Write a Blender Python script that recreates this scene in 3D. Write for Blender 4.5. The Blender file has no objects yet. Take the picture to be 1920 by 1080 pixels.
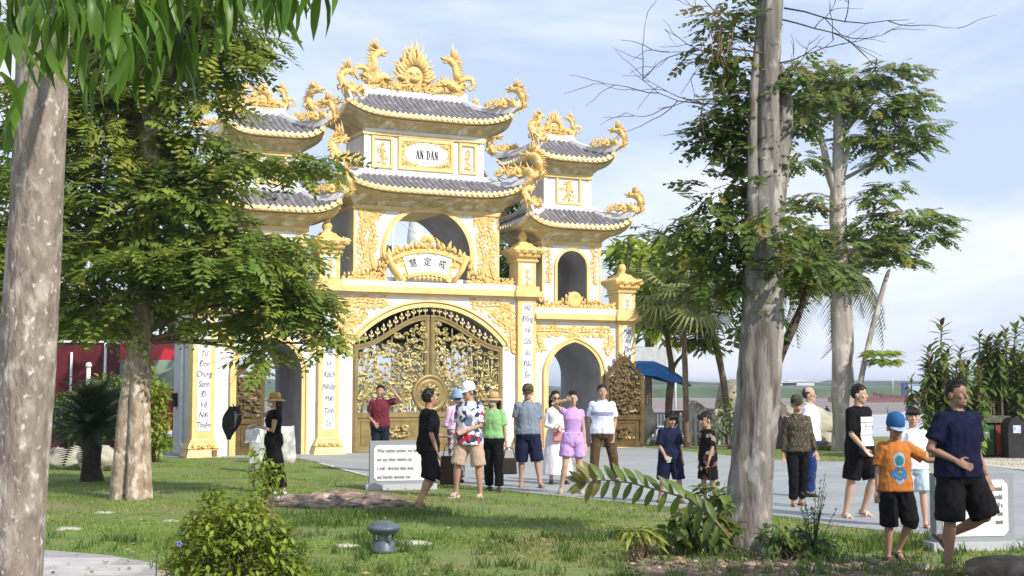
import bpy, math, random
import numpy as np
from mathutils import Vector, Matrix, Euler, noise as mnoise
from mathutils.bvhtree import BVHTree
rnd = random.Random(7); nrs = np.random.RandomState(7)
C = bpy.context.scene.collection
S = bpy.context.scene
# ------------------------------------------------------------------ camera
F, HC = 2500.0, 1.72                      # focal length in photo pixels, eye height
PITCH = math.atan(182 / F)
cam = bpy.data.cameras.new('camera'); camo = bpy.data.objects.new('camera', cam); C.objects.link(camo)
cam.sensor_width = 36; cam.lens = 36 * F / 1920; cam.clip_end = 6000; cam.clip_start = .1
camo.location = (0, 0, HC); camo.rotation_euler = (math.pi/2 + PITCH, 0, 0)
S.camera = camo
# ------------------------------------------------------------------ light
SUN_EL = math.radians(37); SX, SY = .72, -.69       # the sun stands right of and behind the viewer
w = bpy.data.worlds.new('World'); S.world = w; w.use_nodes = True
nt = w.node_tree; nt.nodes.clear()
def N(t, tree=nt, **kw):
    n = tree.nodes.new(t)
    for k, v in kw.items(): setattr(n, k, v)
    return n
out = N('ShaderNodeOutputWorld'); bg = N('ShaderNodeBackground'); sky = N('ShaderNodeTexSky', sky_type='NISHITA')
sky.sun_disc = False; sky.sun_elevation = SUN_EL; sky.sun_rotation = math.atan2(SX, SY); sky.air_density = 1.2; sky.dust_density = 1.0; sky.ozone_density = 2.5
tc = N('ShaderNodeTexCoord'); mp = N('ShaderNodeMapping'); mp.inputs['Scale'].default_value = (1, 1, 2.6); mp.inputs['Location'].default_value = (.3, .1, .35)
n1 = N('ShaderNodeTexNoise'); n1.inputs['Scale'].default_value = 3.2; n1.inputs['Detail'].default_value = 7; n1.inputs['Roughness'].default_value = .52; n1.inputs['Distortion'].default_value = .4
rp = N('ShaderNodeValToRGB'); rp.color_ramp.elements[0].position = .42; rp.color_ramp.elements[1].position = .66
rp.color_ramp.elements[0].color = (0, 0, 0, 1); rp.color_ramp.elements[1].color = (.92, .92, .92, 1)
mx = N('ShaderNodeMix', data_type='RGBA'); mx.inputs[7].default_value = (8.6, 8.9, 9.9, 1)
mb0 = N('ShaderNodeMix', data_type='RGBA'); mb0.inputs[0].default_value = .72; mb0.inputs[7].default_value = (5.7, 6.7, 9.2, 1)
L = nt.links.new
L(tc.outputs['Generated'], mp.inputs['Vector']); L(mp.outputs[0], n1.inputs['Vector']); L(n1.outputs['Fac'], rp.inputs[0])
L(rp.outputs[0], mx.inputs[0]); L(sky.outputs[0], mb0.inputs[6]); L(mb0.outputs[2], mx.inputs[6]); L(mx.outputs[2], bg.inputs['Color']); L(bg.outputs[0], out.inputs[0])
bg.inputs['Strength'].default_value = .092
sun = bpy.data.lights.new('sun', 'SUN'); suno = bpy.data.objects.new('sun', sun); C.objects.link(suno)
sun.energy = 3.8; sun.angle = math.radians(.55); sun.color = (1, .93, .82)
d = Vector((SX*math.cos(SUN_EL), SY*math.cos(SUN_EL), math.sin(SUN_EL))); suno.rotation_euler = d.to_track_quat('Z', 'Y').to_euler(); suno.location = (30, -20, 40)
S.view_settings.view_transform = 'Standard'; S.view_settings.look = 'None'; S.view_settings.exposure = .50; S.view_settings.gamma = 1
S.render.engine = 'CYCLES'; S.cycles.use_denoising = True; S.cycles.max_bounces = 6; S.cycles.transparent_max_bounces = 8
# ------------------------------------------------------------------ measuring: photo pixel -> place
def ray(px, py):
    x = (px-960)/F; y = (540-py)/F
    return Vector((x, math.cos(PITCH)-y*math.sin(PITCH), math.sin(PITCH)+y*math.cos(PITCH)))
def gp(px, py, z=0.0):
    r = ray(px, py); t = (z-HC)/r.z; return Vector((r.x*t, r.y*t, z))
def at(px, py, Y):
    r = ray(px, py); t = Y/r.y; return Vector((r.x*t, Y, HC+r.z*t))
WS = bpy.data.scenes.new('bench')            # small side scene: modifiers are worked out there, away from the big one
def bake(data):
    ob = bpy.data.objects.new('tmp', data[0] if isinstance(data,tuple) else data); WS.collection.objects.link(ob)
    if isinstance(data,tuple): data[1](ob)
    with bpy.context.temp_override(scene=WS, view_layer=WS.view_layers[0]):
        dg = bpy.context.evaluated_depsgraph_get(); dg.update(); r = bpy.data.meshes.new_from_object(ob.evaluated_get(dg))
    bpy.data.objects.remove(ob); return r
# ------------------------------------------------------------------ mesh helpers
class MB:
    def __init__(s): s.v = []; s.f = []; s.m = []; s.sm = []
    def add(s, V, Fs, m=0, smooth=False):
        o = len(s.v); s.v.extend([tuple(map(float, p)) for p in V])
        for f in Fs: s.f.append(tuple(i+o for i in f)); s.m.append(m); s.sm.append(smooth)
    def box(s, c, d, m=0, R=None, taper=1.0):
        x, y, z = d[0]/2, d[1]/2, d[2]/2; t = taper
        V = [Vector(p) for p in ((-x,-y,-z),(x,-y,-z),(x,y,-z),(-x,y,-z),(-x*t,-y*t,z),(x*t,-y*t,z),(x*t,y*t,z),(-x*t,y*t,z))]
        if R is not None: V = [R @ p for p in V]
        c = Vector(c)
        s.add([p+c for p in V], [(0,3,2,1),(4,5,6,7),(0,1,5,4),(1,2,6,5),(2,3,7,6),(3,0,4,7)], m)
    def bx(s, x0, x1, y0, y1, z0, z1, m=0): s.box(((x0+x1)/2,(y0+y1)/2,(z0+z1)/2), (x1-x0,y1-y0,z1-z0), m)
    def tube(s, pts, rad, n=8, m=0, smooth=True, flat=1.0, flatax=None):
        pts = [Vector(p) for p in pts]; k = len(pts)
        if not hasattr(rad, '__len__'): rad = [rad]*k
        T = [(pts[min(i+1,k-1)]-pts[max(i-1,0)]) for i in range(k)]
        T = [t.normalized() if t.length > 1e-9 else Vector((0,0,1)) for t in T]
        a = Vector((0,0,1)) if abs(T[0].z) < .9 else Vector((1,0,0))
        if flatax is not None: a = Vector(flatax)
        u = T[0].cross(a); u = u.normalized() if u.length > 1e-6 else Vector((1,0,0))
        V = []
        for i in range(k):
            u = (u - T[i]*u.dot(T[i])); u = u.normalized() if u.length > 1e-6 else T[i].orthogonal().normalized()
            w2 = T[i].cross(u)
            for j in range(n):
                q = 2*math.pi*j/n; V.append(pts[i] + (u*math.cos(q) + w2*math.sin(q)*flat)*rad[i])
        Fs = [(i*n+j, i*n+(j+1)%n, (i+1)*n+(j+1)%n, (i+1)*n+j) for i in range(k-1) for j in range(n)]
        Fs.append(tuple(range(n-1,-1,-1))); Fs.append(tuple((k-1)*n+j for j in range(n)))
        s.add(V, Fs, m, smooth)
    def lathe(s, prof, c=(0,0,0), n=20, m=0, smooth=True, sq=False, sx=1, sy=1, R=None):
        V = []; c = Vector(c)
        for r, z in prof:
            for j in range(n):
                q = 2*math.pi*(j+.5 if sq else j)/n
                k = 1/max(abs(math.cos(q)), abs(math.sin(q))) if sq else 1
                p = Vector((r*k*math.cos(q)*sx, r*k*math.sin(q)*sy, z))
                if R is not None: p = R @ p
                V.append(p+c)
        k = len(prof)
        Fs = [(i*n+j, i*n+(j+1)%n, (i+1)*n+(j+1)%n, (i+1)*n+j) for i in range(k-1) for j in range(n)]
        Fs.append(tuple(range(n-1,-1,-1))); Fs.append(tuple((k-1)*n+j for j in range(n)))
        s.add(V, Fs, m, smooth)
    def ell(s, c, r, m=0, nu=10, nv=7, R=None, smooth=True):
        V = []; c = Vector(c)
        for i in range(nv+1):
            th = math.pi*i/nv
            rr = max(math.sin(th), 1e-3)
            for j in range(nu):
                q = 2*math.pi*j/nu
                p = Vector((r[0]*rr*math.cos(q), r[1]*rr*math.sin(q), -r[2]*math.cos(th)))
                if R is not None: p = R @ p
                V.append(p+c)
        Fs = [(i*nu+j, i*nu+(j+1)%nu, (i+1)*nu+(j+1)%nu, (i+1)*nu+j) for i in range(nv) for j in range(nu)]
        Fs.append(tuple(range(nu-1,-1,-1))); Fs.append(tuple(nv*nu+j for j in range(nu)))
        s.add(V, Fs, m, smooth)
    def loft(s, rings, m=0, smooth=True, closed=True):
        n = len(rings[0]); V = [p for r in rings for p in r]; k = len(rings)
        Fs = [(i*n+j, i*n+(j+1)%n, (i+1)*n+(j+1)%n, (i+1)*n+j) for i in range(k-1) for j in range(n)]
        if closed: Fs.append(tuple(range(n-1,-1,-1))); Fs.append(tuple((k-1)*n+j for j in range(n)))
        s.add(V, Fs, m, smooth)
    def prism(s, poly, y0, y1, m=0):      # polygon in x,z, pushed from y0 to y1
        n = len(poly)
        V = [(x, y0, z) for x, z in poly] + [(x, y1, z) for x, z in poly]
        s.add(V, [tuple(range(n)), tuple(range(2*n-1, n-1, -1))] + [(i, i+n, (i+1)%n+n, (i+1)%n) for i in range(n)], m)
    def mesh(s, name):
        me = bpy.data.meshes.new(name); me.from_pydata(s.v, [], s.f)
        me.polygons.foreach_set('material_index', s.m); me.polygons.foreach_set('use_smooth', s.sm)
        me.update(); return me
    def build(s, name, mats, parent=None, kind=None, fix=False):
        me = s.mesh(name)
        if fix:
            import bmesh
            b = bmesh.new(); b.from_mesh(me); bmesh.ops.recalc_face_normals(b, faces=b.faces); b.to_mesh(me); b.free()
        return link(name, me, mats, parent, kind)
def link(name, me, mats, parent=None, kind=None):
    o = bpy.data.objects.new(name, me); C.objects.link(o)
    if mats is not None and not me.materials:
        for q in (mats if isinstance(mats, (list, tuple)) else [mats]): me.materials.append(q)
    if parent: o.parent = parent
    if kind: o['kind'] = kind
    return o
def tag(o, label, cat, group=None):
    o['label'] = label; o['category'] = cat
    if group: o['group'] = group
    return o
def thing(name, label, cat, loc=(0,0,0), rz=0, group=None):
    o = bpy.data.objects.new(name, None); C.objects.link(o); o.empty_display_size = .2
    o.location = loc; o.rotation_euler = (0,0,rz); return tag(o, label, cat, group)
def joined(name, mesh, mats_list, matrices):      # many copies of one mesh as one mesh, fast
    nv = len(mesh.vertices); co = np.empty(nv*3); mesh.vertices.foreach_get('co', co); co = co.reshape(-1,3)
    faces = [tuple(p.vertices) for p in mesh.polygons]
    M = np.array([[list(r) for r in m] for m in matrices])
    V = np.einsum('kij,nj->kni', M[:,:3,:3], co) + M[:,None,:3,3]
    return V.reshape(-1,3), faces, nv
def join_many(name, items, mats, parent=None, kind='stuff'):   # items: [(mesh, matrices)]
    allV = []; loops = []; sizes = []; off = 0
    for mesh, ms in items:
        if not ms: continue
        V, faces, nv = joined(name, mesh, None, ms); k = len(ms)
        fl = np.array([i for f in faces for i in f]); sz = np.array([len(f) for f in faces])
        loops.append((fl[None,:] + (np.arange(k)*nv)[:,None] + off).ravel()); sizes.append(np.tile(sz, k))
        allV.append(V); off += len(V)
    if not allV: return None
    V = np.concatenate(allV); lp = np.concatenate(loops); sz = np.concatenate(sizes)
    me = bpy.data.meshes.new(name)
    me.vertices.add(len(V)); me.vertices.foreach_set('co', V.ravel().astype(np.float32))
    me.loops.add(len(lp)); me.loops.foreach_set('vertex_index', lp.astype(np.int32))
    me.polygons.add(len(sz)); st = np.concatenate([[0], np.cumsum(sz)[:-1]]); me.polygons.foreach_set('loop_start', st.astype(np.int32))
    me.update(calc_edges=True); me.validate()
    return link(name, me, mats, parent, kind)
# ------------------------------------------------------------------ materials
def hexc(h): return tuple(((int(h[i:i+2],16)/255)**2.2) for i in (0,2,4))
def mat(name, col, col2=None, rough=.7, scale=6, bump=0, bscale=None, stretch=(1,1,1), spec=.3, metal=0, trans=0, lo=.35, hi=.65, detail=5, rand=0, coord='Object', dist=0, sheen=0):
    m = bpy.data.materials.new(name); m.use_nodes = True; t = m.node_tree; P = t.nodes['Principled BSDF']; lk = t.links.new
    P.inputs['Roughness'].default_value = rough; P.inputs['Specular IOR Level'].default_value = spec; P.inputs['Metallic'].default_value = metal
    if sheen: P.inputs['Sheen Weight'].default_value = sheen
    tcn = N('ShaderNodeTexCoord', t); mpn = N('ShaderNodeMapping', t); mpn.inputs['Scale'].default_value = stretch
    lk(tcn.outputs[coord], mpn.inputs['Vector'])
    if col2 is None: col2 = tuple(c*.82 for c in col)
    nz = N('ShaderNodeTexNoise', t); nz.inputs['Scale'].default_value = scale; nz.inputs['Detail'].default_value = detail; nz.inputs['Distortion'].default_value = dist
    lk(mpn.outputs[0], nz.inputs['Vector'])
    cr = N('ShaderNodeValToRGB', t); cr.color_ramp.elements[0].position = lo; cr.color_ramp.elements[1].position = hi
    cr.color_ramp.elements[0].color = (*col2, 1); cr.color_ramp.elements[1].color = (*col, 1)
    lk(nz.outputs['Fac'], cr.inputs[0]); cs = cr.outputs[0]
    if rand:
        oi = N('ShaderNodeObjectInfo', t); hs = N('ShaderNodeHueSaturation', t); mr = N('ShaderNodeMapRange', t)
        mr.inputs[3].default_value = 1-rand; mr.inputs[4].default_value = 1+rand; lk(oi.outputs['Random'], mr.inputs[0]); lk(mr.outputs[0], hs.inputs['Value']); lk(cs, hs.inputs['Color']); cs = hs.outputs[0]
    lk(cs, P.inputs['Base Color'])
    if bump:
        nb = N('ShaderNodeTexNoise', t); nb.inputs['Scale'].default_value = bscale or scale*3; nb.inputs['Detail'].default_value = 6; lk(mpn.outputs[0], nb.inputs['Vector'])
        bp = N('ShaderNodeBump', t); bp.inputs['Strength'].default_value = min(bump,1); bp.inputs['Distance'].default_value = .03; lk(nb.outputs['Fac'], bp.inputs['Height']); lk(bp.outputs[0], P.inputs['Normal'])
    if trans:
        tr = N('ShaderNodeBsdfTranslucent', t); ms = N('ShaderNodeMixShader', t); ms.inputs[0].default_value = trans
        hs2 = N('ShaderNodeHueSaturation', t); hs2.inputs['Value'].default_value = 1.35; hs2.inputs['Hue'].default_value = .485; lk(cs, hs2.inputs['Color']); lk(hs2.outputs[0], tr.inputs['Color'])
        lk(P.outputs[0], ms.inputs[1]); lk(tr.outputs[0], ms.inputs[2]); lk(ms.outputs[0], t.nodes['Material Output'].inputs[0])
    return m
def layer(m, col, scale, lo, hi, stretch=(1,1,1), detail=4, seed=0.0):   # a second patchy colour on top (lichen, stains, dry patches)
    t = m.node_tree; lk = t.links.new; P = t.nodes['Principled BSDF']; src = P.inputs['Base Color'].links[0].from_socket
    tcn = N('ShaderNodeTexCoord', t); mpn = N('ShaderNodeMapping', t); mpn.inputs['Scale'].default_value = stretch; mpn.inputs['Location'].default_value = (seed, seed*.7, seed*1.3)
    lk(tcn.outputs['Object'], mpn.inputs['Vector'])
    nz = N('ShaderNodeTexNoise', t); nz.inputs['Scale'].default_value = scale; nz.inputs['Detail'].default_value = detail; lk(mpn.outputs[0], nz.inputs['Vector'])
    cr = N('ShaderNodeValToRGB', t); cr.color_ramp.elements[0].position = lo; cr.color_ramp.elements[1].position = hi
    mxn = N('ShaderNodeMix', t, data_type='RGBA'); mxn.inputs[7].default_value = (*col, 1)
    lk(nz.outputs['Fac'], cr.inputs[0]); lk(cr.outputs[0], mxn.inputs[0]); lk(src, mxn.inputs[6]); lk(mxn.outputs[2], P.inputs['Base Color']); return m
M = {}
M['white'] = layer(mat('white_plaster', (.80,.80,.80), (.70,.70,.69), .75, 2.5, .08, 40), (.56,.54,.49), 2.2, .60, .82, (1,1,.16), seed=3)
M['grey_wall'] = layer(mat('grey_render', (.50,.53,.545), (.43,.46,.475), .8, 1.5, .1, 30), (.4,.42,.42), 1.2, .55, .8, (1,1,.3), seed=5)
M['inner'] = layer(mat('shaded_inner_wall', (.36,.35,.355), (.29,.285,.29), .85, 1.8, .1, 30), (.22,.215,.21), 1.4, .52, .8, (1,1,.3), seed=7)  # passage and window shade put into a darker copy of the wall colour
M['gold'] = layer(mat('gold_paint', (.77,.54,.215), (.65,.42,.125), .48, 5, .25, 22, spec=.5), (.86,.68,.36), 9, .56, .75)
M['goldlite'] = layer(mat('gold_trim_paint', (.78,.58,.27), (.71,.495,.19), .5, 3, .1, 30, spec=.4), (.5,.36,.18), 1.6, .60, .85, (1,1,.5), seed=2)
M['teeth'] = mat('cream_tile_end', (.80,.74,.56), (.74,.62,.36), .55, 7)
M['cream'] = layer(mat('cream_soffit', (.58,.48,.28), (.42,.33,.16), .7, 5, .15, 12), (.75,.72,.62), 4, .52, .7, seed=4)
M['tile'] = layer(mat('grey_roof_tile', (.19,.186,.20), (.13,.128,.14), .75, 6, .2, 40, rand=.12), (.38,.37,.38), 5, .55, .8, seed=8)
M['tilebase'] = mat('grey_tile_bed', (.15,.15,.165), (.10,.10,.11), .8, 6, .2, 30)
M['ridge'] = layer(mat('white_ridge_plaster', (.72,.71,.73), (.6,.59,.6), .8, 5, .2, 25), (.36,.35,.36), 4, .56, .8, seed=6)
M['bronze'] = mat('bronze_gold_metal', (.29,.215,.085), (.20,.145,.05), .45, 4, .1, 30, spec=.5, metal=.35)
M['bronzel'] = mat('polished_brass_relief', (.50,.425,.19), (.26,.20,.07), .42, 9, .15, 25, spec=.6, metal=.35)
M['oldbronze'] = mat('dark_bronze_metal', (.15,.10,.038), (.09,.06,.022), .5, 6, .2, 30, metal=.3)
M['ink'] = mat('blue_grey_ink', (.13,.155,.25), None, .6)
M['inkb'] = mat('black_ink', (.02,.022,.03), None, .6)
M['inkg'] = mat('grey_engraved_ink', (.25,.25,.27), None, .7)
M['pipe'] = mat('white_plastic', (.75,.76,.76), None, .4)
M['dark'] = mat('dark_plastic', (.03,.03,.033), (.02,.02,.02), .5)
M['stone'] = layer(mat('pale_grey_stone', (.44,.46,.45), (.30,.32,.31), .85, 4, .5, 18), (.62,.62,.58), 3, .5, .62, seed=2)
M['signstone'] = mat('grey_granite', (.30,.32,.35), (.24,.26,.29), .7, 60, .05, 90)
M['signlight'] = mat('light_granite', (.50,.51,.53), (.42,.43,.45), .75, 50, .05, 90)
M['panelwhite'] = mat('white_marble_panel', (.82,.82,.80), (.76,.76,.74), .5, 4)
M['lampgreen'] = mat('slate_green_paint', (.085,.115,.135), (.06,.085,.10), .45, 8, .1, 60, spec=.5)
M['rock'] = layer(mat('pinkish_rock', (.35,.245,.185), (.17,.125,.10), .9, 7, .8, 20), (.55,.48,.38), 6, .5, .68, seed=1)
M['rock2'] = layer(mat('brown_grey_rock', (.16,.12,.09), (.08,.065,.05), .9, 5, .8, 20), (.2,.2,.16), 5, .5, .7, seed=1)
M['sandrock'] = mat('beige_concrete_rock', (.44,.42,.34), (.30,.28,.22), .9, 3, .5, 12)
def bark(name, c1, c2, lich, s=1.0, st=(1,1,.22), lo=.53, hi=.62, b=.8):
    m = mat(name, c1, c2, .9, 9*s, b, 22*s, stretch=st, spec=.15); return layer(m, lich, 6*s, lo, hi, (1,1,.6), seed=1.7)
M['bark1'] = layer(bark('mottled_brown_bark', (.28,.23,.195), (.18,.148,.125), (.40,.35,.305), 1.6, (1,1,.3), .50, .66), (.60,.56,.52), 22, .60, .72, (1,1,.7), seed=5)
M['bark2'] = bark('pale_flaking_bark', (.42,.34,.26), (.24,.18,.13), (.58,.51,.42), 1.3, (1,1,.5))
M['bark3'] = layer(bark('grey_furrowed_bark', (.26,.24,.22), (.125,.113,.10), (.35,.33,.30), 1.0, (1,1,.13)), (.09,.075,.06), 7, .60, .70, (1,1,.16), seed=9)
M['bark4'] = bark('light_grey_bark', (.42,.38,.33), (.26,.23,.2), (.52,.48,.43), .6, (1,1,.12))
M['twig'] = mat('dark_twig_bark', (.10,.075,.055), (.06,.045,.035), .9, 14, .4)
M['barkb'] = mat('brown_trunk_bark', (.24,.17,.11), (.13,.09,.06), .9, 8, .6, 20, stretch=(1,1,.4))
def leafm(name, a, b, tr=.32, sc=1.6, rand=.18, rough=.5, lo=.38, hi=.62): return mat(name, a, b, rough, sc, 0, trans=tr, rand=rand, spec=.35, coord='Object', lo=lo, hi=hi)
M['frond'] = leafm('feathery_leaf_green', (.26,.34,.06), (.08,.16,.03), .42)
M['frondy'] = leafm('feathery_leaf_yellow', (.36,.38,.08), (.24,.31,.05), .4)
M['frondf'] = leafm('feathery_leaf_mass', (.26,.33,.06), (.07,.14,.028), .42, .9)
M['mango'] = leafm('long_leaf_green', (.14,.25,.03), (.045,.12,.016), .42, 2.2, .3, .38)
M['vine'] = leafm('broad_leaf_green', (.20,.27,.055), (.07,.13,.03), .38, 2, .25, .45)
M['viney'] = leafm('broad_leaf_yellowing', (.30,.24,.06), (.15,.17,.04), .35, 2, .2)
M['rubber'] = leafm('glossy_leaf_green', (.17,.235,.05), (.06,.105,.028), .26, 1.5, .35, .3)
M['rubberr'] = leafm('young_red_leaf', (.16,.05,.035), (.10,.06,.03), .25, 1.5, .2, .4)
M['bushl'] = leafm('small_leaf_bright_green', (.36,.43,.06), (.16,.25,.03), .45, 3, .25)
M['cycad'] = leafm('dark_cycad_green', (.03,.055,.015), (.015,.03,.01), .12, 2, .2, .4)
M['palm'] = leafm('palm_leaf_green', (.26,.29,.10), (.12,.16,.05), .36, 1.2, .2)
M['palmd'] = leafm('dry_palm_leaf', (.30,.22,.11), (.18,.13,.07), .25, 1.5, .2)
M['bgleaf'] = leafm('background_leaf_green', (.12,.19,.04), (.05,.10,.025), .32, .7, .1)
M['weed'] = leafm('weed_green', (.10,.17,.05), (.045,.09,.028), .3, 2, .2)
def cloth(name, col, col2=None, scale=14, bump=.12, **k): return mat(name, col, tuple(.35*q+.65*p for p,q in zip(col,col2)) if col2 else None, .85, scale, bump, 16, spec=.15, **k)
M['fabric_cache'] = M['dark']
# ------------------------------------------------------------------ ground
GRASSM = layer(mat('lawn_green', (.17,.235,.055), (.095,.15,.035), .95, 2.2, .5, 40, lo=.3, hi=.7), (.20,.19,.085), .55, .46, .66, seed=3.3)
layer(GRASSM, (.17,.13,.075), 1.1, .62, .72, seed=8.1)
mb = MB()
GX = [-900,-300,-120,-60,-40]+list(range(-30,31,3))+[40,60,120,300,900]; GY = [-30,-10,0]+list(range(3,46,3))+[48,52,56,62,75,95]
def gh(y): return 0 if y <= 46 else -2.3*min(1,(y-46)/14)
nx = len(GX)
mb.add([(x,y,gh(y)) for y in GY for x in GX], [(j*nx+i, j*nx+i+1, (j+1)*nx+i+1, (j+1)*nx+i) for j in range(len(GY)-1) for i in range(nx-1)])
g = mb.build('ground', GRASSM, kind='structure')
MUD = layer(mat('wet_mud', (.22,.16,.125), (.15,.11,.09), .55, .02, .2, .4, stretch=(1,4,1)), (.30,.23,.19), .03, .5, .65, (1,5,1), seed=2)
mb = MB(); ys = [94,120,150,190,240,330,480,700,1500,4000]
mb.add([(x,y,-2.3+.0*(y)) for y in ys for x in (-4000,-600,0,600,4000)], [(j*5+i,j*5+i+1,(j+1)*5+i+1,(j+1)*5+i) for j in range(len(ys)-1) for i in range(4)])
mb.build('mud_flat', MUD, kind='structure')
WAT = mat('shallow_grey_water', (.42,.43,.43), (.33,.34,.34), .25, .05, .25, 1.2, stretch=(1,3,1), spec=.5)
mb = MB(); pts = []
for i in range(61):
    x = -300+i*10; pts.append((x, 200+16*math.sin(i*.7)+9*math.sin(i*1.9+1), -2.285))
V = [(p[0],62,-2.285) for p in pts]+pts
mb.add(V, [(i,i+1,i+62,i+61) for i in range(60)])
mb.build('water', WAT, kind='structure')
# concrete forecourt in front of the gate
PAVE = layer(mat('pale_concrete', (.315,.335,.335), (.26,.28,.285), .8, .9, .08, 30, stretch=(1,1,1)), (.24,.25,.25), .6, .55, .75, (1,2,1), seed=2)
near = [(330,858),(560,860),(600,868),(690,892),(830,906),(1000,926),(1150,941),(1300,956),(1450,967),(1560,986),(1740,1004),(1930,1032)]
far = [(1990,892),(1920,884),(1850,872),(1700,862),(1560,866),(1440,862),(1300,848),(1200,839)]
poly_px = near+far
PP = [gp(*p) for p in poly_px]
# the far side reaches through under the gate
PP += [Vector((5.0,44,0)), Vector((-9.5,38.5,0)), Vector((-9.2,33,0))]
mb = MB(); mb.add([(p.x,p.y,.008) for p in PP], [tuple(range(len(PP)))])
pv = mb.build('pavement', PAVE, kind='structure')
LINE = mat('pale_joint_line', (.55,.56,.55), (.45,.46,.46), .8, 4)
mb = MB()
for a, b, hw in (((1010,888),(1420,896),.045),((1000,905),(1560,925),.012),((900,880),(1200,862),.012),((1440,945),(1920,985),.012),((1250,872),(1920,935),.012),((1440,893),(1900,905),.03),((600,869),(690,893),.05)):
    A, B = gp(*a), gp(*b); dv = (B-A).normalized(); pn = Vector((-dv.y,dv.x,0))*hw
    mb.add([(*(q.xy),.012) for q in (A-pn,B-pn,B+pn,A+pn)], [(0,1,2,3)])
mb.build('joint_line', LINE, pv)
mb = MB(); mb.add([(*gp(x,y).xy,.014) for x,y in ((1835,873),(1935,884),(1990,870),(1930,858),(1840,860))], [(0,1,2,3,4)])
mb.build('sand_strip', mat('pale_sand', (.55,.50,.43), (.45,.40,.34), .9, 3, .3, 20), kind='structure')
# paved stone path, bottom left: separate slabs
SLAB = layer(mat('pale_slab_stone', (.50,.48,.46), (.40,.385,.37), .85, 3, .2, 25, rand=.06), (.33,.29,.26), 3.5, .58, .72, seed=4)
edge = [gp(x,y) for x,y in ((-60,1026),(75,1031),(200,1041),(300,1058),(330,1085))]
pth = [(p.x,p.y) for p in edge]+[(-1.9,6),(-7,6)]
mb = MB(); mb.add([(x,y,.004) for x,y in pth], [tuple(range(len(pth)))][:1])
fp = mb.build('stone_path', mat('path_grout', (.33,.32,.30), None, .95, 5), kind='structure')
def inpoly(x, y, poly):
    r = False; n = len(poly)
    for i in range(n):
        x1,y1 = poly[i][0],poly[i][1]; x2,y2 = poly[(i+1)%n][0],poly[(i+1)%n][1]
        if (y1 > y) != (y2 > y) and x < (x2-x1)*(y-y1)/(y2-y1)+x1: r = not r
    return r
rd = random.Random(3)
for j in range(9):
    for i in range(7):
        sx0 = -7+i*.9+(.45 if j%2 else 0); sy0 = 10.0+j*.55
        q = [(sx0+.015,sy0+.015),(sx0+.885,sy0+.015),(sx0+.885,sy0+.535),(sx0+.015,sy0+.535)]
        if all(inpoly(x,y,pth) for x,y in q):
            m2 = MB(); h = .022+rd.random()*.006; m2.bx(q[0][0],q[1][0],q[0][1],q[2][1],.0,h); m2.build('slab', SLAB, fp)
# far shore
FARW = leafm('mangrove_green', (.085,.13,.05), (.05,.085,.035), .1, .08, 0)
mb = MB(); xs = np.linspace(-700,900,400)
def farband(Y, h, amp, d, seed, nm, m_, z0=-2.3):
    mb = MB(); V = []
    for i, x in enumerate(xs):
        t = mnoise.fractal(Vector((x*.02+seed,seed,0)), 1, 2, 5)
        hh = h+amp*t
        V += [(x,Y,z0),(x,Y+2,z0+hh*.7),(x,Y+d*.3,z0+hh),(x,Y+d,z0+hh*1.02+amp*.5*mnoise.noise(Vector((x*.05,seed,3))))]
    mb.add(V, [(i*4+k,(i+1)*4+k,(i+1)*4+k+1,i*4+k+1) for i in range(len(xs)-1) for k in range(3)], 0, True)
    return mb.build(nm, m_, kind='stuff')
farband(420, 3.6, 1.2, 120, 1.1, 'mangrove_wood', FARW)
farband(560, 5.2, 2.6, 150, 7.1, 'far_wood', leafm('far_wood_green', (.05,.085,.04), (.035,.06,.03), .1, .05, 0))
# ================================================================== the gate
O = gp(805, 847.3); TH = math.radians(26.03)
gate = thing('temple_gate', 'white and gold three-arched temple gate with tiled pagoda roofs', 'gate', O, TH)
def part(mb, name, m, parent=gate, kind=None, fix=True): return mb.build(name, m, parent, kind, fix)
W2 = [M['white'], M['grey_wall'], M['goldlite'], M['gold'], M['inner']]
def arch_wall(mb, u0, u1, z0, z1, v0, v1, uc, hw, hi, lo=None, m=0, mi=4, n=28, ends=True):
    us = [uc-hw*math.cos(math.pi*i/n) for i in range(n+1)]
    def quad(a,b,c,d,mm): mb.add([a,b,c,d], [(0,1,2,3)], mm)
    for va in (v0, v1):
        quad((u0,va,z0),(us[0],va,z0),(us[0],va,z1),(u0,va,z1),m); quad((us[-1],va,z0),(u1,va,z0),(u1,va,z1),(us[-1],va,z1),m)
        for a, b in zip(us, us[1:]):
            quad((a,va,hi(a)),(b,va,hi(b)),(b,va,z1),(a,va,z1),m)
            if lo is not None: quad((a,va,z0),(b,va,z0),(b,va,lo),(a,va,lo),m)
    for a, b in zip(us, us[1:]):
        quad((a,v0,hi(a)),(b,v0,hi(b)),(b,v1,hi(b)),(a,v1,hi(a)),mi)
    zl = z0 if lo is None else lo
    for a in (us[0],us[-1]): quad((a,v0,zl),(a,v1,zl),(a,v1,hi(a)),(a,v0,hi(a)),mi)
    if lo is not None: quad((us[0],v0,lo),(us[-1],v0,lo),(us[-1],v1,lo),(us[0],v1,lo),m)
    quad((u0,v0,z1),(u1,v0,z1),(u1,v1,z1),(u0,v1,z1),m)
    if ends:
        quad((u0,v0,z0),(u0,v1,z0),(u0,v1,z1),(u0,v0,z1),1); quad((u1,v0,z0),(u1,v1,z0),(u1,v1,z1),(u1,v0,z1),1)
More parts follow.
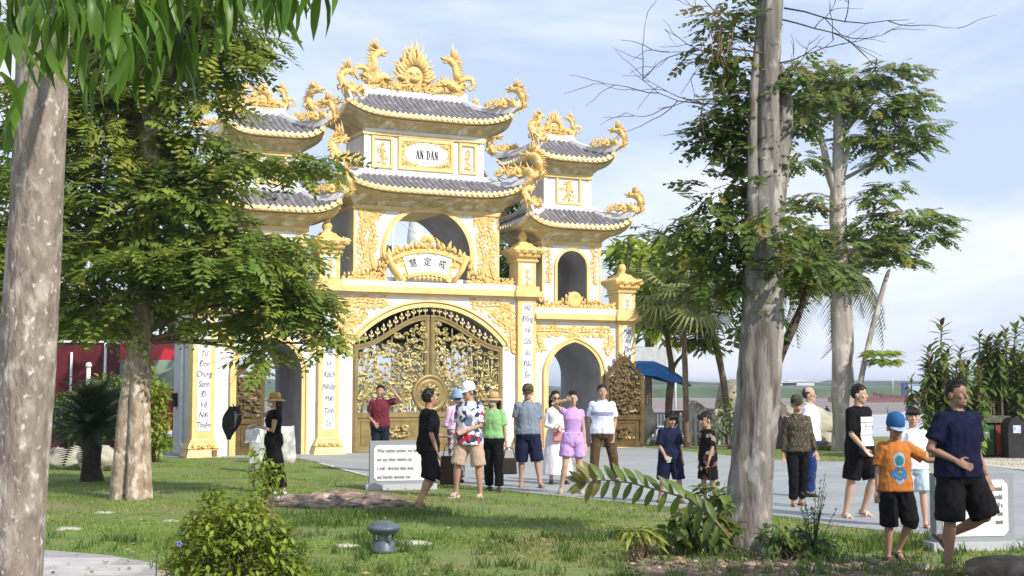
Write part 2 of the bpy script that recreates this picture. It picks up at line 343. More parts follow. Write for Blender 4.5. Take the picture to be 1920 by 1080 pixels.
def sweep(mb, path, wdt, v0, v1, m=0):      # flat band along a path in the u,z plane, standing between v0 and v1
    p = [Vector((a,0,b)) for a,b in path]; k = len(p); rings = []
    for i in range(k):
        t = (p[min(i+1,k-1)]-p[max(i-1,0)]).normalized(); nn = Vector((-t.z,0,t.x))
        a = p[i]; b = p[i]+nn*wdt
        rings.append([(a.x,v0,a.z),(b.x,v0,b.z),(b.x,v1,b.z),(a.x,v1,a.z)])
    mb.loft(rings, m, False)
def arcpts(uc, hw, hi, n=28): return [(uc-hw*math.cos(math.pi*i/n), hi(uc-hw*math.cos(math.pi*i/n))) for i in range(n+1)]
HM = 2.1
hi_main = lambda u: 2.74 + (math.sqrt(max(0,2.705**2-u*u))-1.705)
def hi_side(uc):
    def f(u):
        t = min(1,abs(u-uc)/.82); return 2.02 + .80*math.sqrt(max(0,1-t*t)) + .07*(1-t)**2
    return f
hi_win = lambda u: 5.12+math.sqrt(max(0,1.19**2-(u+0)**2))
DEP = 2.3
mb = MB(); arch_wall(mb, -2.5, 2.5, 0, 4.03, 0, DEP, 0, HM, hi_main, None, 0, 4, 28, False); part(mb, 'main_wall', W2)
mb = MB(); mb.bx(-2.09,2.09,1.5,1.58,2.85,3.74,0); part(mb,'passage_shade_panel',mat('passage_shade',(.035,.034,.022),(.02,.02,.014),.4,3))  # dark sheet added to stand for the passage shade above the doors
for sg in (-1, 1):
    mb = MB(); uc = 4.26*sg; u0, u1 = sorted((2.5*sg, 6.08*sg))
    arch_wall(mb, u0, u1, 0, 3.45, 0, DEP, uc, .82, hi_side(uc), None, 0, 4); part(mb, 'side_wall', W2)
# cornices: stepped mouldings
def cornice(u0, u1, z, vb, ends=.0, sc=1.0):
    mb = MB()
    mb.bx(u0-ends,u1+ends,-.10,vb,z,z+.05*sc,2); mb.bx(u0-ends-.04*(ends>0),u1+ends+.04*(ends>0),-.20,vb,z+.05*sc,z+.17*sc,2); mb.bx(u0-ends,u1+ends,-.15,vb,z+.17*sc,z+.21*sc,2); mb.bx(u0-ends,u1+ends,-.13,vb,z+.21*sc,z+.34*sc,0)
    part(mb, 'cornice', W2)
cornice(-2.47, 2.47, 4.03, DEP+.1)
cornice(-6.05, -3.01, 3.45, DEP+.1); cornice(3.01, 6.05, 3.45, DEP+.1)
# pillars
WORDS = {(-1,1): ['Cõi','Phật','Rày','Từ','Đón','Chúng','Sanh','Đi','Về','Nơi','Thiền'],
         (-1,0): ['Rồi','Tâm','Từ','Bi','Hỷ','Lý','Rạch','Nhập','Mới','Tịnh','Ly'],
         (1,0): ['Hữ','Đồng','Vẽ','Gốc','Sư','Đầu','Êm','Khổ','Bốn','Tu','Lý'],
         (1,1): ['Mặc','Áo','Tâm','Đời','Nở','Hoa','Sen','Về','Nơi','Cõi','An']}
def textmesh(body, size, sx=1.0, bold=0.0, ext=.004, align='CENTER', shear=0):
    cu = bpy.data.curves.new('letters', 'FONT'); cu.body = body; cu.size = size; cu.align_x = align; cu.align_y = 'CENTER'; cu.extrude = ext; cu.offset = bold; cu.resolution_u = 3; cu.shear = shear
    me = bake(cu); bpy.data.curves.remove(cu)
    me.transform(Matrix(((sx,0,0,0),(0,0,-1,0),(0,1,0,0),(0,0,0,1)))); me.materials.clear(); return me
def put_text(body, size, u, v, z, m, parent, sx=1.0, bold=0, name='lettering', shear=0, align='CENTER'):
    o = link(name, textmesh(body, size, sx, bold, shear=shear, align=align), m, parent); o.location = (u,v,z); return o
def curl(mb, x, z, r, a0, turn, v, th, m=0, n=11, taper=.35):    # a spiral scroll lying on the wall
    pts = []; rad = []
    for i in range(n):
        t = i/(n-1); rr = r*(1-.82*t); a = a0+turn*t*4.4
        pts.append((x+rr*math.cos(a), v-th*.5, z+rr*math.sin(a))); rad.append(th*(1-.5*t)+.004)
    mb.tube(pts, rad, 5, m)
    mb.ell(pts[-1], (th*1.3,th*1.1,th*1.3), m, 6, 4)
def leafblob(mb, x, z, a, l, wd, v, th, m=0):
    c, s2 = math.cos(a), math.sin(a)
    P = [(0,0),(.35,.5),(.75,.32),(1,0),(.75,-.32),(.35,-.5)]
    V = [(x+(p*l)*c-(q*wd)*s2, v-.006, z+(p*l)*s2+(q*wd)*c) for p,q in P]+[(x+.4*l*c, v-th, z+.4*l*s2),(x+.05*l*c,v-th*.6,z+.05*l*s2)]
    mb.add(V, [(0,1,6,7),(1,2,6),(2,3,6),(3,4,6),(4,5,6),(5,0,7,6)], m, True)
def vine(mb, path, v, th, rng, cr=.12, m=0, step=.13, leaf=.16):
    P = [Vector((a,0,b)) for a,b in path]; pts = []
    for a, b in zip(P, P[1:]):
        k = max(1,int((b-a).length/.06))
        pts += [a.lerp(b,i/k) for i in range(k)]
    pts.append(P[-1])
    mb.tube([(p.x,v-th*.5,p.z) for p in pts], [th*(1-.5*i/len(pts)) for i in range(len(pts))], 5, m)
    st = max(1,int(step/.06)); sg = 1
    for i in range(0, len(pts)-1, st):
        t = (pts[min(i+1,len(pts)-1)]-pts[max(0,i-1)]); a = math.atan2(t.z,t.x); p = pts[i]; sg = -sg
        r = cr*(.7+.6*rng.random()); nx_, nz_ = -math.sin(a)*sg, math.cos(a)*sg
        if rng.random() < .6: curl(mb, p.x+nx_*r*.95, p.z+nz_*r*.95, r, math.atan2(-nz_,-nx_), sg*rng.choice((1,1,-1)), v, th*.75, m)
        for q in range(2):
            leafblob(mb, p.x+nx_*th, p.z+nz_*th, a+sg*(.5+.7*rng.random())+(q*1.1*sg), leaf*(.7+.7*rng.random()), leaf*.5, v, th*1.3, m)
rg = random.Random(11)
for sg in (-1,1):
    for k, (uc, wd, zc) in enumerate(((2.765,.53,4.03),(5.88,.53,3.45))):
        u = uc*sg
        p = thing('pillar','', '', (u,-.0,0)); del p['label']; del p['category']; p.parent = gate
        mb = MB(); h = wd/2; vb = .34
        mb.bx(-h,h,-.12,vb,.42,zc,2); mb.bx(-h-.07,h+.07,-.19,vb+.05,zc+.0,zc+.05,2); mb.bx(-h-.13,h+.13,-.27,vb+.08,zc+.05,zc+.2,2); mb.bx(-h-.07,h+.07,-.2,vb+.06,zc+.2,zc+.33,2)
        zt = zc+.33; ph = .66 if k == 0 else .50
        mb.bx(-h,h,-.13,.42,zt,zt+ph,2); part(mb,'shaft',W2,p)
        mb = MB(); mb.bx(-h+.11,h-.11,-.131,-.105,.62,zc-.12,0); part(mb,'white_panel',W2,p)
        mb = MB()                                  # flared, carved base
        for a,z0,z1,tp in ((.15,0,.17,.86),(.085,.17,.22,1),(.115,.22,.34,.9),(.05,.34,.385,1.0),(.035,.385,.43,.92)):
            mb.box((0,-.12+(vb+.12)/2,(z0+z1)/2),(wd+2*a,vb+.12+2*a,z1-z0),3,None,tp)
        for i in range(5): curl(mb,-h+.03+i*.115,.28,.05,rg.random()*6,1,-.235,.018,3)
        part(mb,'base',W2,p)
        for i, wrd in enumerate(WORDS[(sg,k)]):
            z = zc-.25-i*((zc-.25-.72)/10.2)
            put_text(wrd,.2,0,-.137,z,M['ink'],p,.72,0,shear=.25)
        mb = MB(); mb.bx(-h+.12,h-.12,-.142,-.12,zt+.05,zt+ph-.05,0); part(mb,'white_panel',W2,p)
        mb = MB()
        for i in range(10): leafblob(mb,0,zt+ph*.62,i*.63,.085,.05,-.142,.03,3)
        mb.ell((0,-.15,zt+ph*.62),(.04,.02,.04),3,8,4); vine(mb,[(-.03,zt+.08),(.04,zt+ph*.3),(0,zt+ph*.5)],-.142,.014,rg,.045,3,.1,.07); part(mb,'flower_relief',W2,p)
        zt += ph; s = 1.0 if k == 0 else .88         # lantern cap: tray, dome, bud
        mb = MB(); cv = .145
        mb.lathe([(h+.04,zt),(h+.06*s,zt+.03),(h+.06*s,zt+.06)],(0,cv,0),4,2,False,True)
        mb.lathe([(h+.03,zt+.06),(h+.06,zt+.14),(h+.17*s,zt+.25),(h+.22*s,zt+.31),(h+.19*s,zt+.36),(h+.06,zt+.39),(h-.03,zt+.44),(h-.09,zt+.52)],(0,cv,0),4,3,False,True)
        mb.lathe([(.17*s,zt+.48),(.2*s,zt+.53),(.12*s,zt+.57),(.09*s,zt+.60),(.13*s,zt+.66),(.135*s,zt+.72),(.08*s,zt+.82),(.02,zt+.90*s+.02)],(0,cv,0),14,3)
        for i in range(9): leafblob(mb,(-h+.06+i*.058)*1.25,zt+.10,1.57,.17,.08,cv-h-.10,.05,3)
        for a in (0,1,2,3):
            q = math.pi/4+a*math.pi/2; cx, cy = math.cos(q)*1.41, math.sin(q)*1.41
            mb.tube([(cx*(h-.03),cv+cy*(h-.03),zt+.24),(cx*(h+.08*s),cv+cy*(h+.08*s),zt+.26),(cx*(h+.14*s),cv+cy*(h+.14*s),zt+.34),(cx*(h+.09*s),cv+cy*(h+.09*s),zt+.41)],[.07,.06,.05,.015],5,3)
            for b in range(3):
                mb.tube([(cx*(h-.1+.07*b),cv+cy*(h-.1+.07*b),zt+.3),(cx*(h-.09+.08*b),cv+cy*(h-.09+.08*b),zt+.44)],[.04,.008],4,3)
        for fx in (-1,1):
            for b in range(4):
                leafblob(mb,(h+.16*s)*(b-1.5)/1.7,zt+.2,1.57+rg.uniform(-.3,.3),.2,.15,cv-(h+.17*s),.06,3)
        part(mb,'lantern_cap',W2,p)
# arch mouldings
mb = MB(); sweep(mb,arcpts(0,HM,hi_main),.1,-.06,.05,2); sweep(mb,arcpts(0,HM+.11,lambda u:2.76+(math.sqrt(max(0,2.815**2-u*u))-1.705)),.05,-.09,.05,2); part(mb,'arch_moulding',W2)
for sg in (-1,1):
    uc = 4.26*sg; f = hi_side(uc); pa = [(uc-.82,0.0)]+arcpts(uc,.82,f)+[(uc+.82,0.0)]
    mb = MB(); sweep(mb,pa,.09,-.06,.06,2); sweep(mb,[(a+(.0 if abs(a-uc)<1e-6 else .10*(1 if a>uc else -1)*min(1,abs(a-uc)/.6)),b+(.1*(1-min(1,abs(a-uc)/.82)) if b>1 else 0)) for a,b in pa],.05,-.09,.04,2); part(mb,'arch_moulding',W2)
# gold relief in the spandrels
rg = random.Random(5)
for sg in (-1,1):
    mb = MB()
    vine(mb,[(sg*2.36,2.65),(sg*2.33,3.1),(sg*2.3,3.55),(sg*2.2,3.85)],-.0,.035,rg,.13,3,.11,.2)
    vine(mb,[(sg*2.28,3.78),(sg*1.9,3.84),(sg*1.5,3.80),(sg*1.15,3.86)],-.0,.03,rg,.085,3,.11,.15)
    vine(mb,[(sg*2.2,3.3),(sg*1.95,3.45),(sg*1.75,3.66)],-.0,.03,rg,.1,3,.11,.17)
    for i in range(16): leafblob(mb,sg*(2.3-.5*rg.random()**2),3.4+.4*rg.random(),rg.random()*6,.2,.1,0,.06,3)
    part(mb,'spandrel_relief',W2)
    uc = 4.26*sg; mb = MB()
    vine(mb,[(uc-1.15,3.18),(uc-.6,3.2),(uc,3.16),(uc+.6,3.2),(uc+1.15,3.18)],0,.03,rg,.1,3,.1,.16)
    for s2 in (-1,1): vine(mb,[(uc+s2*1.12,3.1),(uc+s2*1.08,2.8),(uc+s2*.98,2.6)],0,.03,rg,.1,3,.11,.18)
    for i in range(8): leafblob(mb,uc,3.12,i*.785,.16,.1,0,.07,3)
    mb.ell((uc,-.03,3.12),(.07,.05,.08),3,8,5); part(mb,'spandrel_relief',W2)
# door leaves with lotus openwork
DOORM = [M['bronze'], M['bronzel'], M['oldbronze'], mat('cream_gold_finial',(.72,.60,.34),None,.45)]
def door_top(x): return 2.74+.80*(.5-.5*math.cos(math.pi*min(1,max(0,x)/2.02)))      # x from hinge
def lotus(mb, x, z, r, v, rng, m=1):
    k = rng.random()
    if k < .5:                                                   # a wavy leaf dish
        n = 11; V = [(x,v-.01,z)]
        for i in range(n):
            a = 2*math.pi*i/n; rr = r*(.8+.3*rng.random()); V.append((x+rr*math.cos(a), v-.035-.05*rng.random(), z+rr*.72*math.sin(a)))
        for i in range(n):
            a = 2*math.pi*i/n; V.append((x+r*.55*math.cos(a), v-.055, z+r*.4*math.sin(a)))
        mb.add(V, [(0,1+n+i,1+n+(i+1)%n) for i in range(n)]+[(1+n+i,1+i,1+(i+1)%n,1+n+(i+1)%n) for i in range(n)], m)
    elif k < .85:
        for i in range(7): leafblob(mb,x,z-r*.4,.35+i*.41,r*1.25,r*.55,v-.02*(i%2),.06,m)
        leafblob(mb,x,z-r*.4,1.57,r*1.1,r*.6,v-.05,.05,m)
    else:
        curl(mb,x,z,r*.8,rng.random()*6,rng.choice((-1,1)),v,.028,m); leafblob(mb,x,z,rng.random()*6,r*1.3,r*.5,v,.05,m)
def door_leaf(wd, topf, zlow, medal=None, seed=1, mt=DOORM, flip=1, dens=1.0, inset=False):
    rng = random.Random(seed)
    root = bpy.data.objects.new('door_leaf',None); C.objects.link(root); root.parent = gate
    xx = lambda x: x*flip
    mb = MB(); fw = .13
    n = 14; xs2 = [wd*i/n for i in range(n+1)]
    for a,b in ((0,fw),(wd-fw,wd)):
        za, zb = topf(a), topf(b)
        mb.prism([(xx(a),.03),(xx(b),.03),(xx(b),zb),(xx(a),za)],-.045,.045,0)
        mb.prism([(xx(a+.035),.06),(xx(b-.035),.06),(xx(b-.035),zb-.05),(xx(a+.035),za-.05)],-.062,-.045,0)
    pa = [(xx(x),topf(x)-.15) for x in xs2]; 
    rings = [[(xx(x),-.05,topf(x)),(xx(x),-.05,topf(x)-.14),(xx(x),.05,topf(x)-.14),(xx(x),.05,topf(x))] for x in xs2]; mb.loft(rings,0,False)
    rings = [[(xx(x),-.068,topf(x)-.02),(xx(x),-.068,topf(x)-.06),(xx(x),-.048,topf(x)-.06),(xx(x),-.048,topf(x)-.02)] for x in xs2]; mb.loft(rings,0,False)
    for z0,z1 in ((.03,.15),(zlow-.08,zlow+.05)): mb.bx(min(xx(fw),xx(wd-fw)),max(xx(fw),xx(wd-fw)),-.05,.05,z0,z1,0)
    part(mb,'frame',mt,root)
    mb = MB(); mb.bx(min(xx(fw),xx(wd-fw)),max(xx(fw),xx(wd-fw)),-.012,.03,.15,zlow-.08,0)
    a,b = sorted((xx(fw+.09),xx(wd-fw-.09)))
    for q in ((a,b,.22,.25),(a,b,zlow-.18,zlow-.15)): mb.bx(q[0],q[1],-.03,-.01,q[2],q[3],0)
    for q in ((a,a+.03),(b-.03,b)): mb.bx(q[0],q[1],-.031,-.01,.25,zlow-.18,0)
    part(mb,'lower_panel',mt,root)
    mb = MB(); cz = (.15+zlow-.08)/2
    for i in range(int(9*wd/2)+2): lotus(mb,xx(wd/2+(rng.random()-.5)*wd*.38),cz+(rng.random()-.5)*.24,.11,-.03,rng)
    part(mb,'panel_relief',mt,root)
    mb = MB(); cnt = int(62*wd/2*dens*(topf(wd/2)-zlow)/2.2)*2
    for i in range(int(13*wd*dens)):
        x0 = fw+(wd-2*fw)*rng.random(); z0 = zlow; x1 = min(wd-fw-.03,max(fw+.03,x0+rng.uniform(-.25,.25))); z1 = min(topf(x1)-.2,zlow+.5+rng.random()*1.9)
        mb.tube([(xx(x0),0,z0),(xx((x0+x1)/2+rng.uniform(-.08,.08)),-.01,(z0+z1)/2),(xx(x1),-.02,z1)],.017,5,1)
    pts = []
    for i in range(cnt*6):
        x = fw+.03+(wd-2*fw-.06)*rng.random(); z = zlow+.1+(topf(x)-zlow-.32)*rng.random()
        if medal and (x-medal[0])**2+(z-medal[1])**2 < (medal[2]*.9)**2: continue
        if all((x-p)**2+(z-q)**2 > .118**2 for p,q in pts):
            pts.append((x,z)); lotus(mb,xx(x),z,.068+.05*rng.random()*(1.5 if z < zlow+.9 else 1),.015-.035*rng.random(),rng)
        if len(pts) >= cnt: break
    if inset: mb.bx(min(xx(fw),xx(wd-fw)),max(xx(fw),xx(wd-fw)),.02,.03,zlow,topf(0)-.1,2)
    part(mb,'lotus_openwork',mt,root,fix=False)
    if wd > 1: nf = int(wd/.17)
    else: nf = int(wd/.14)
    mb = MB(); fs_ = 1 if wd > 1.5 else .6
    for i in range(nf):
        x = .08+(wd-.1)*(i+.5)/nf; z = topf(x)
        for j in ((x,z),): 
            mb.tube([(xx(x),0,z-.02),(xx(x),0,z+.2*fs_)],[.018*fs_,.014*fs_],5,3); mb.tube([(xx(x),0,z+.14*fs_),(xx(x),0,z+.2*fs_),(xx(x),0,z+.27*fs_)],[.014*fs_,.042*fs_,.004],5,3)
            for s2 in (-1,1): mb.tube([(xx(x),0,z+.08*fs_),(xx(x)+s2*.05*fs_,0,z+.12*fs_),(xx(x)+s2*.062*fs_,0,z+.17*fs_)],[.018*fs_,.026*fs_,.004],5,3)
    part(mb,'finial_row',mt,root,kind='stuff')
    return root
r1 = door_leaf(2.07, door_top, .98, (2.05,1.5,.5), 3); r1.location = (-2.085,.03,0)
r2 = door_leaf(2.07, door_top, .98, (2.05,1.5,.5), 8, flip=-1); r2.location = (2.085,.03,0)
mb = MB()                                        # round boss across both leaves
for r,y0 in ((.50,-.075),(.43,-.095)): mb.lathe([(r-.03,0),(r,.01),(r,.03),(r-.03,.04)],(0,0,0),36,0)
V = MB(); Rb = Matrix.Rotation(math.pi/2,3,'X')
V.lathe([(.05,.0),(.50,.0),(.51,.03),(.47,.06),(.40,.055),(.38,.03),(.36,.045),(.30,.04),(.02,.05)],(0,.06,1.5),40,0,True,R=Rb)
for i in range(12): leafblob(V,.0,1.5,i*.524,.27,.13,.02,.05,1)
for i in range(14): lotus(V,.21*math.cos(i*.9),1.5+.21*math.sin(i*.9),.07,.01,rg)
part(V,'round_boss',DOORM,r1,fix=True).location = (2.085,-.09,0)
tops = lambda x: 2.02+.50*(.5-.5*math.cos(2*math.pi*min(1,max(0,x/1.2))))
r3 = door_leaf(1.2, tops, .85, None, 21, [M['oldbronze'],mat('worn_bronze_relief',(.19,.14,.065),(.09,.06,.025),.45,9,.1,25,metal=.3),M['oldbronze'],M['oldbronze']], dens=.9, inset=True); r3.location = (5.10,-.19,0); r3.rotation_euler.z = -.06
tops2 = lambda x: 2.02+.62*(.5-.5*math.cos(math.pi*min(1,max(0,x/.8))))
r4 = door_leaf(.8, tops2, .85, None, 22, [M['oldbronze'],mat('worn_bronze_relief',(.19,.14,.065),(.09,.06,.025),.45,9,.1,25,metal=.3),M['oldbronze'],M['oldbronze']], dens=1.2, inset=True); r4.location = (-5.07,.35,0)
# storeys
def body(name, u0,u1,v0,v1,z0,z1, frame=True):
    mb = MB(); mb.bx(u0,u1,v0,v1,z0,z1,0); part(mb,name,W2)
VM = 1.12
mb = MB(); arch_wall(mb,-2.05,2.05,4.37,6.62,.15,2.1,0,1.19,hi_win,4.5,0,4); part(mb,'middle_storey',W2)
mb = MB()
for s2 in (-1,1): mb.bx(s2*2.05-.06 if s2>0 else -2.06, 2.06 if s2>0 else -2.05+.06, .135,.16,4.37,6.5,2)
mb.bx(-2.0,2.0,.13,.16,6.46,6.58,2)
sweep(mb,[(-1.19,4.45)]+arcpts(0,1.19,hi_win)+[(1.19,4.45)],.10,.09,.2,2); sweep(mb,[(-1.29,4.45)]+arcpts(0,1.29,lambda u:5.12+math.sqrt(max(0,1.29**2-u*u)))+[(1.29,4.45)],.04,.12,.2,2)
part(mb,'window_moulding',W2)
mb = MB(); rg = random.Random(9)
for s2 in (-1,1):
    for p in ([(1.9,4.5),(1.75,5.0),(1.88,5.5),(1.72,6.0),(1.85,6.4)],[(1.5,4.6),(1.62,5.1),(1.48,5.5),(1.6,5.9),(1.4,6.3)],[(1.85,6.3),(1.4,6.35),(1.0,6.4),(.7,6.45)],[(1.3,6.1),(1.6,6.2),(1.9,6.1)]):
        vine(mb,[(s2*a,b) for a,b in p],.15,.028,rg,.09,3,.11,.15)
    part(mb,'wall_relief',W2,fix=False); mb = MB()
def frame_panel(u0,u1,z0,z1,v,w_=.07,seed=1,plain=False):
    root = bpy.data.objects.new('relief_panel',None); C.objects.link(root); root.parent = gate
    mb = MB(); mb.bx(u0,u1,v-.05,v,z0,z0+w_,2); mb.bx(u0,u1,v-.05,v,z1-w_,z1,2); mb.bx(u0,u0+w_,v-.05,v,z0+w_,z1-w_,2); mb.bx(u1-w_,u1,v-.05,v,z0+w_,z1-w_,2); part(mb,'panel_frame',W2,root)
    rng = random.Random(seed); mb = MB()
    if not plain:
        cx = (u0+u1)/2; hz = z1-z0-2*w_; hw = (u1-u0)/2-w_
        vine(mb,[(cx,z0+w_+.04),(cx+hw*.3,z0+hz*.35),(cx-hw*.2,z0+hz*.6),(cx,z1-w_-.06)],v,.022,rng,hw*.24,3,.09,hw*.36)
        for s2 in (-1,1): vine(mb,[(cx+s2*hw*.3,z0+w_+.06),(cx+s2*hw*.6,z0+w_+.08)],v,.02,rng,.05,3,.08,hw*.3)
        for i in range(5): leafblob(mb,cx+(rng.random()-.5)*hw,z0+w_+hz*(.3+.4*rng.random()),rng.random()*6,hw*.6,hw*.3,v,.05,3)
        part(mb,'figure_relief',W2,root,fix=False)
    return root
# upper middle storey with the name board
body('upper_storey',-1.7,1.7,.4,1.85,6.7,8.5)
mb = MB()
for u in (-1.71,1.60): mb.bx(u,u+.11,.375,.42,7.15,8.42,0)
mb.bx(-1.71,1.71,.33,.42,8.3,8.5,0); mb.bx(-1.72,1.72,.34,.41,7.12,7.25,0)
for z in (7.3,8.25): mb.bx(-1.703,-1.69,.55,1.7,z,z+.07,2)
for v in (.5,1.7): mb.bx(-1.703,-1.69,v,v+.06,7.3,8.32,2)
part(mb,'storey_trim',W2)
frame_panel(-1.5,-.9,7.37,8.2,.4,.075,1); frame_panel(.98,1.5,7.37,8.2,.4,.075,2)
fp2 = frame_panel(-.76,.82,7.37,8.22,.4,.09,3,True)
mb = MB(); rg = random.Random(4)
out2 = []; cx, cz = .03,7.8
for i in range(64):
    a = 2*math.pi*i/64; ca,sa = math.cos(a),math.sin(a)
    rr = 1/((abs(ca)/.62)**3.2+(abs(sa)/.33)**3.2)**(1/3.2)*(1-.10*abs(math.sin(4*a)))
    out2.append((cx+rr*ca,cz+rr*sa))
mb.prism(out2,.368,.398,0); part(mb,'name_cartouche',W2,fp2)
mb = MB()
mb.bx(-.68,.74,.386,.401,7.45,8.14,2)
for a in (-1,1):
    for b in (-1,1):
        for i in range(16):
            leafblob(mb,cx+a*(.68-.55*rg.random()**1.5),cz+b*(.30-.2*rg.random()**2*0),rg.random()*6.3,.12,.06,.386,.045,3)
        for i in range(4): curl(mb,cx+a*(.30+.11*i),cz+b*(.29-.025*i),.05,rg.random()*6,1,.38,.02,3)
for a in (-1,1):
    for i in range(8): leafblob(mb,cx+a*.66,cz-.2+.05*i,rg.random()*6,.1,.05,.386,.04,3)
part(mb,'cartouche_scrolls',W2,fp2,fix=False)
# name board: tall condensed capitals with slab serifs, each letter a piece of its own
def stroke(mb,x0,z0,x1,z1,w_):
    mb.prism([(x0-w_/2,z0),(x0+w_/2,z0),(x1+w_/2,z1),(x1-w_/2,z1)],-.007,.0)
def slab(mb,x,z,w_): mb.bx(x-w_/2,x+w_/2,-.0075,.0,z-.007,z+.007)
LT,LW = .235,.105
def capital(ch,x):
    mb = MB(); tk,tn = .034,.016
    if ch in 'AÂ':
        stroke(mb,x+.012,0,x+LW/2,LT,tn); stroke(mb,x+LW-.016,0,x+LW/2,LT,tk); mb.bx(x+.025,x+LW-.03,-.0065,.0,.07,.085); slab(mb,x+.012,.007,.042); slab(mb,x+LW-.016,.007,.05)
        if ch == 'Â': stroke(mb,x+.022,LT+.012,x+LW/2,LT+.05,.013); stroke(mb,x+LW-.022,LT+.012,x+LW/2,LT+.05,.013)
    elif ch == 'N':
        mb.bx(x+.010,x+.026,-.007,.0,0,LT); mb.bx(x+LW-.026,x+LW-.010,-.007,.0,0,LT); stroke(mb,x+LW-.022,0,x+.022,LT,tk); slab(mb,x+.018,.007,.044); slab(mb,x+.014,LT-.007,.042); slab(mb,x+LW-.018,LT-.007,.044)
    elif ch == 'D':
        mb.bx(x+.012,x+.046,-.007,.0,0,LT); slab(mb,x+.03,.007,.058); slab(mb,x+.03,LT-.007,.058)
        rings=[]
        for i in range(15):
            a=-math.pi/2+math.pi*i/14; c_,s_=math.cos(a),math.sin(a); ro=.06; ri=.06-.012-.02*c_
            rings.append([(x+.044+ri*c_,-.007,LT/2+(LT/2-.016)*s_),(x+.044+ro*c_,-.007,LT/2+LT/2*s_),(x+.044+ro*c_,0,LT/2+LT/2*s_),(x+.044+ri*c_,0,LT/2+(LT/2-.016)*s_)])
        mb.loft(rings,0,False)
    o = part(mb,'letter',M['inkb'],fp2); o.location = (0,.368,7.675)
for ch_,x_ in (('A',-.27),('N',-.155),('D',.03),('Â',.145),('N',.26)): capital(ch_,x_)
# fan-shaped tablet in front of the round window
tab = bpy.data.objects.new('fan_tablet',None); C.objects.link(tab); tab.parent = gate
def fan(r0,r1,a,n=18,cz0=3.15): return [(math.sin(-a+2*a*i/n)*r1, cz0+math.cos(-a+2*a*i/n)*r1) for i in range(n+1)]+[(math.sin(a-2*a*i/n)*r0, cz0+math.cos(a-2*a*i/n)*r0) for i in range(n+1)]
def fanstrip(mb,r0,r1,a,v0,v1,m,cz0=3.15,n=16,du=-.09):
    rings=[]
    for i in range(n+1):
        q=-a+2*a*i/n; s_,c_=math.sin(q),math.cos(q)
        rings.append([(s_*r0+du,v0,cz0+c_*r0),(s_*r1+du,v0,cz0+c_*r1),(s_*r1+du,v1,cz0+c_*r1),(s_*r0+du,v1,cz0+c_*r0)])
    mb.loft(rings,m,False)
mb = MB(); fanstrip(mb,1.4,2.15,.58,-.0,.1,2); part(mb,'gold_back',W2,tab)
mb = MB(); fanstrip(mb,1.5,2.0,.36,-.03,.0,0); 
for s2 in (-1,1): mb.box((s2*.78-.09,-.012,4.64),(.2,.024,.22),0)
part(mb,'white_face',W2,tab)
mb = MB(); fanstrip(mb,2.0,2.1,.5,-.06,.02,3); fanstrip(mb,1.42,1.5,.4,-.06,.02,3)
for s2 in (-1,1):
    mb.tube([(s2*.72-.09,-.03,4.38),(s2*.98-.09,-.03,4.75),(s2*1.12-.09,-.03,5.1)],[.07,.075,.09],7,3)
rg = random.Random(15)
for i in range(17):
    a = -.58+1.16*i/16; h = (.10+.14*math.cos(a*2.2))*(.6+.8*rg.random())
    x, z = math.sin(a)*2.15-.09, 3.15+math.cos(a)*2.15
    curl(mb,x,z+.05,.09,rg.random()*6,rg.choice((-1,1)),.0,.032,3)
    mb.tube([(x,-.0,z),(x+.05*rg.uniform(-1,1),-.02,z+h*.6),(x+.09*rg.uniform(-1,1),0,z+h)],[.07,.05,.01],5,3)
    leafblob(mb,x,z-.08,rg.random()*6,.16,.09,-.03,.06,3)
for i in range(9): leafblob(mb,-.09,5.42,.3+i*.32,.25,.1,-.02,.08,3)
for s2 in (-1,1):
    for i in range(12): leafblob(mb,s2*(.55+.35*rg.random())-.09,4.5+.6*rg.random(),rg.random()*6,.16,.09,0,.06,3)
for i in range(7): mb.tube([(-.45+i*.12,-.04,4.42),(-.45+i*.12,-.04,4.50+.1*math.sin(i*.52))],[.05,.03],5,3)
part(mb,'tablet_scrolls',W2,tab,fix=False)
for ch,a in (('慧',-.235),('定',0.0),('戒',.235)):
    o = put_text(ch,.24,math.sin(a)*1.75-.09,-.036,3.15+math.cos(a)*1.75-.0,M['inkb'],tab,.95); o.rotation_euler = (0,a,0)
tab.location = (0,-.02,0)
# openwork crests standing on the cornices
def crest(u0,u1,z,hf,v,seed,name='openwork_crest'):
    rng = random.Random(seed); mb = MB(); L_ = u1-u0
    mb.bx(u0,u1,v-.04,v+.04,z,z+.045,3)
    n = int(L_/.115)
    for i in range(n):
        u = u0+L_*(i+.5)/n; h = hf((u-u0)/L_); k = max(1,int(h/.13))
        for j in range(k):
            curl(mb,u+rng.uniform(-.02,.02),z+.07+j*.115,.065,rng.random()*6,rng.choice((-1,1)),v+.02,.03,3,8)
            mb.ell((u+rng.uniform(-.06,.06),v-.01,z+.08+j*.115),(.035,.04,.035),3,6,4)
        for j in range(2): mb.tube([(u,v,z+h*.75),(u+rng.uniform(-.05,.05),v,z+h+.05)],[.04,.012],5,3)
        leafblob(mb,u,z+h*.6,rng.random()*6,.14,.08,v-.02,.06,3)
    part(mb,name,W2,fix=False)
crest(-2.4,-1.22,4.37,lambda t:.16+.5*max(0,t-.35)**1.1/.65*.9,.0,1); crest(1.05,2.42,4.37,lambda t:.16+.5*max(0,.65-t)**1.1/.65*.9,.0,2)
for sg in (-1,1):
    crest(4.26*sg-1.22,4.26*sg+1.34 if sg>0 else 4.26*sg+1.2,3.79,lambda t:.2+.22*math.exp(-((t-.5)/.13)**2)+.06*math.sin(t*19),.0,3+sg)
    mb = MB(); mb.lathe([(.05,0),(.2,.0),(.23,.04),(.18,.07),(.1,.05)],(4.26*sg,.0,4.05),18,3,True,R=Rb); part(mb,'crest_medallion',W2)
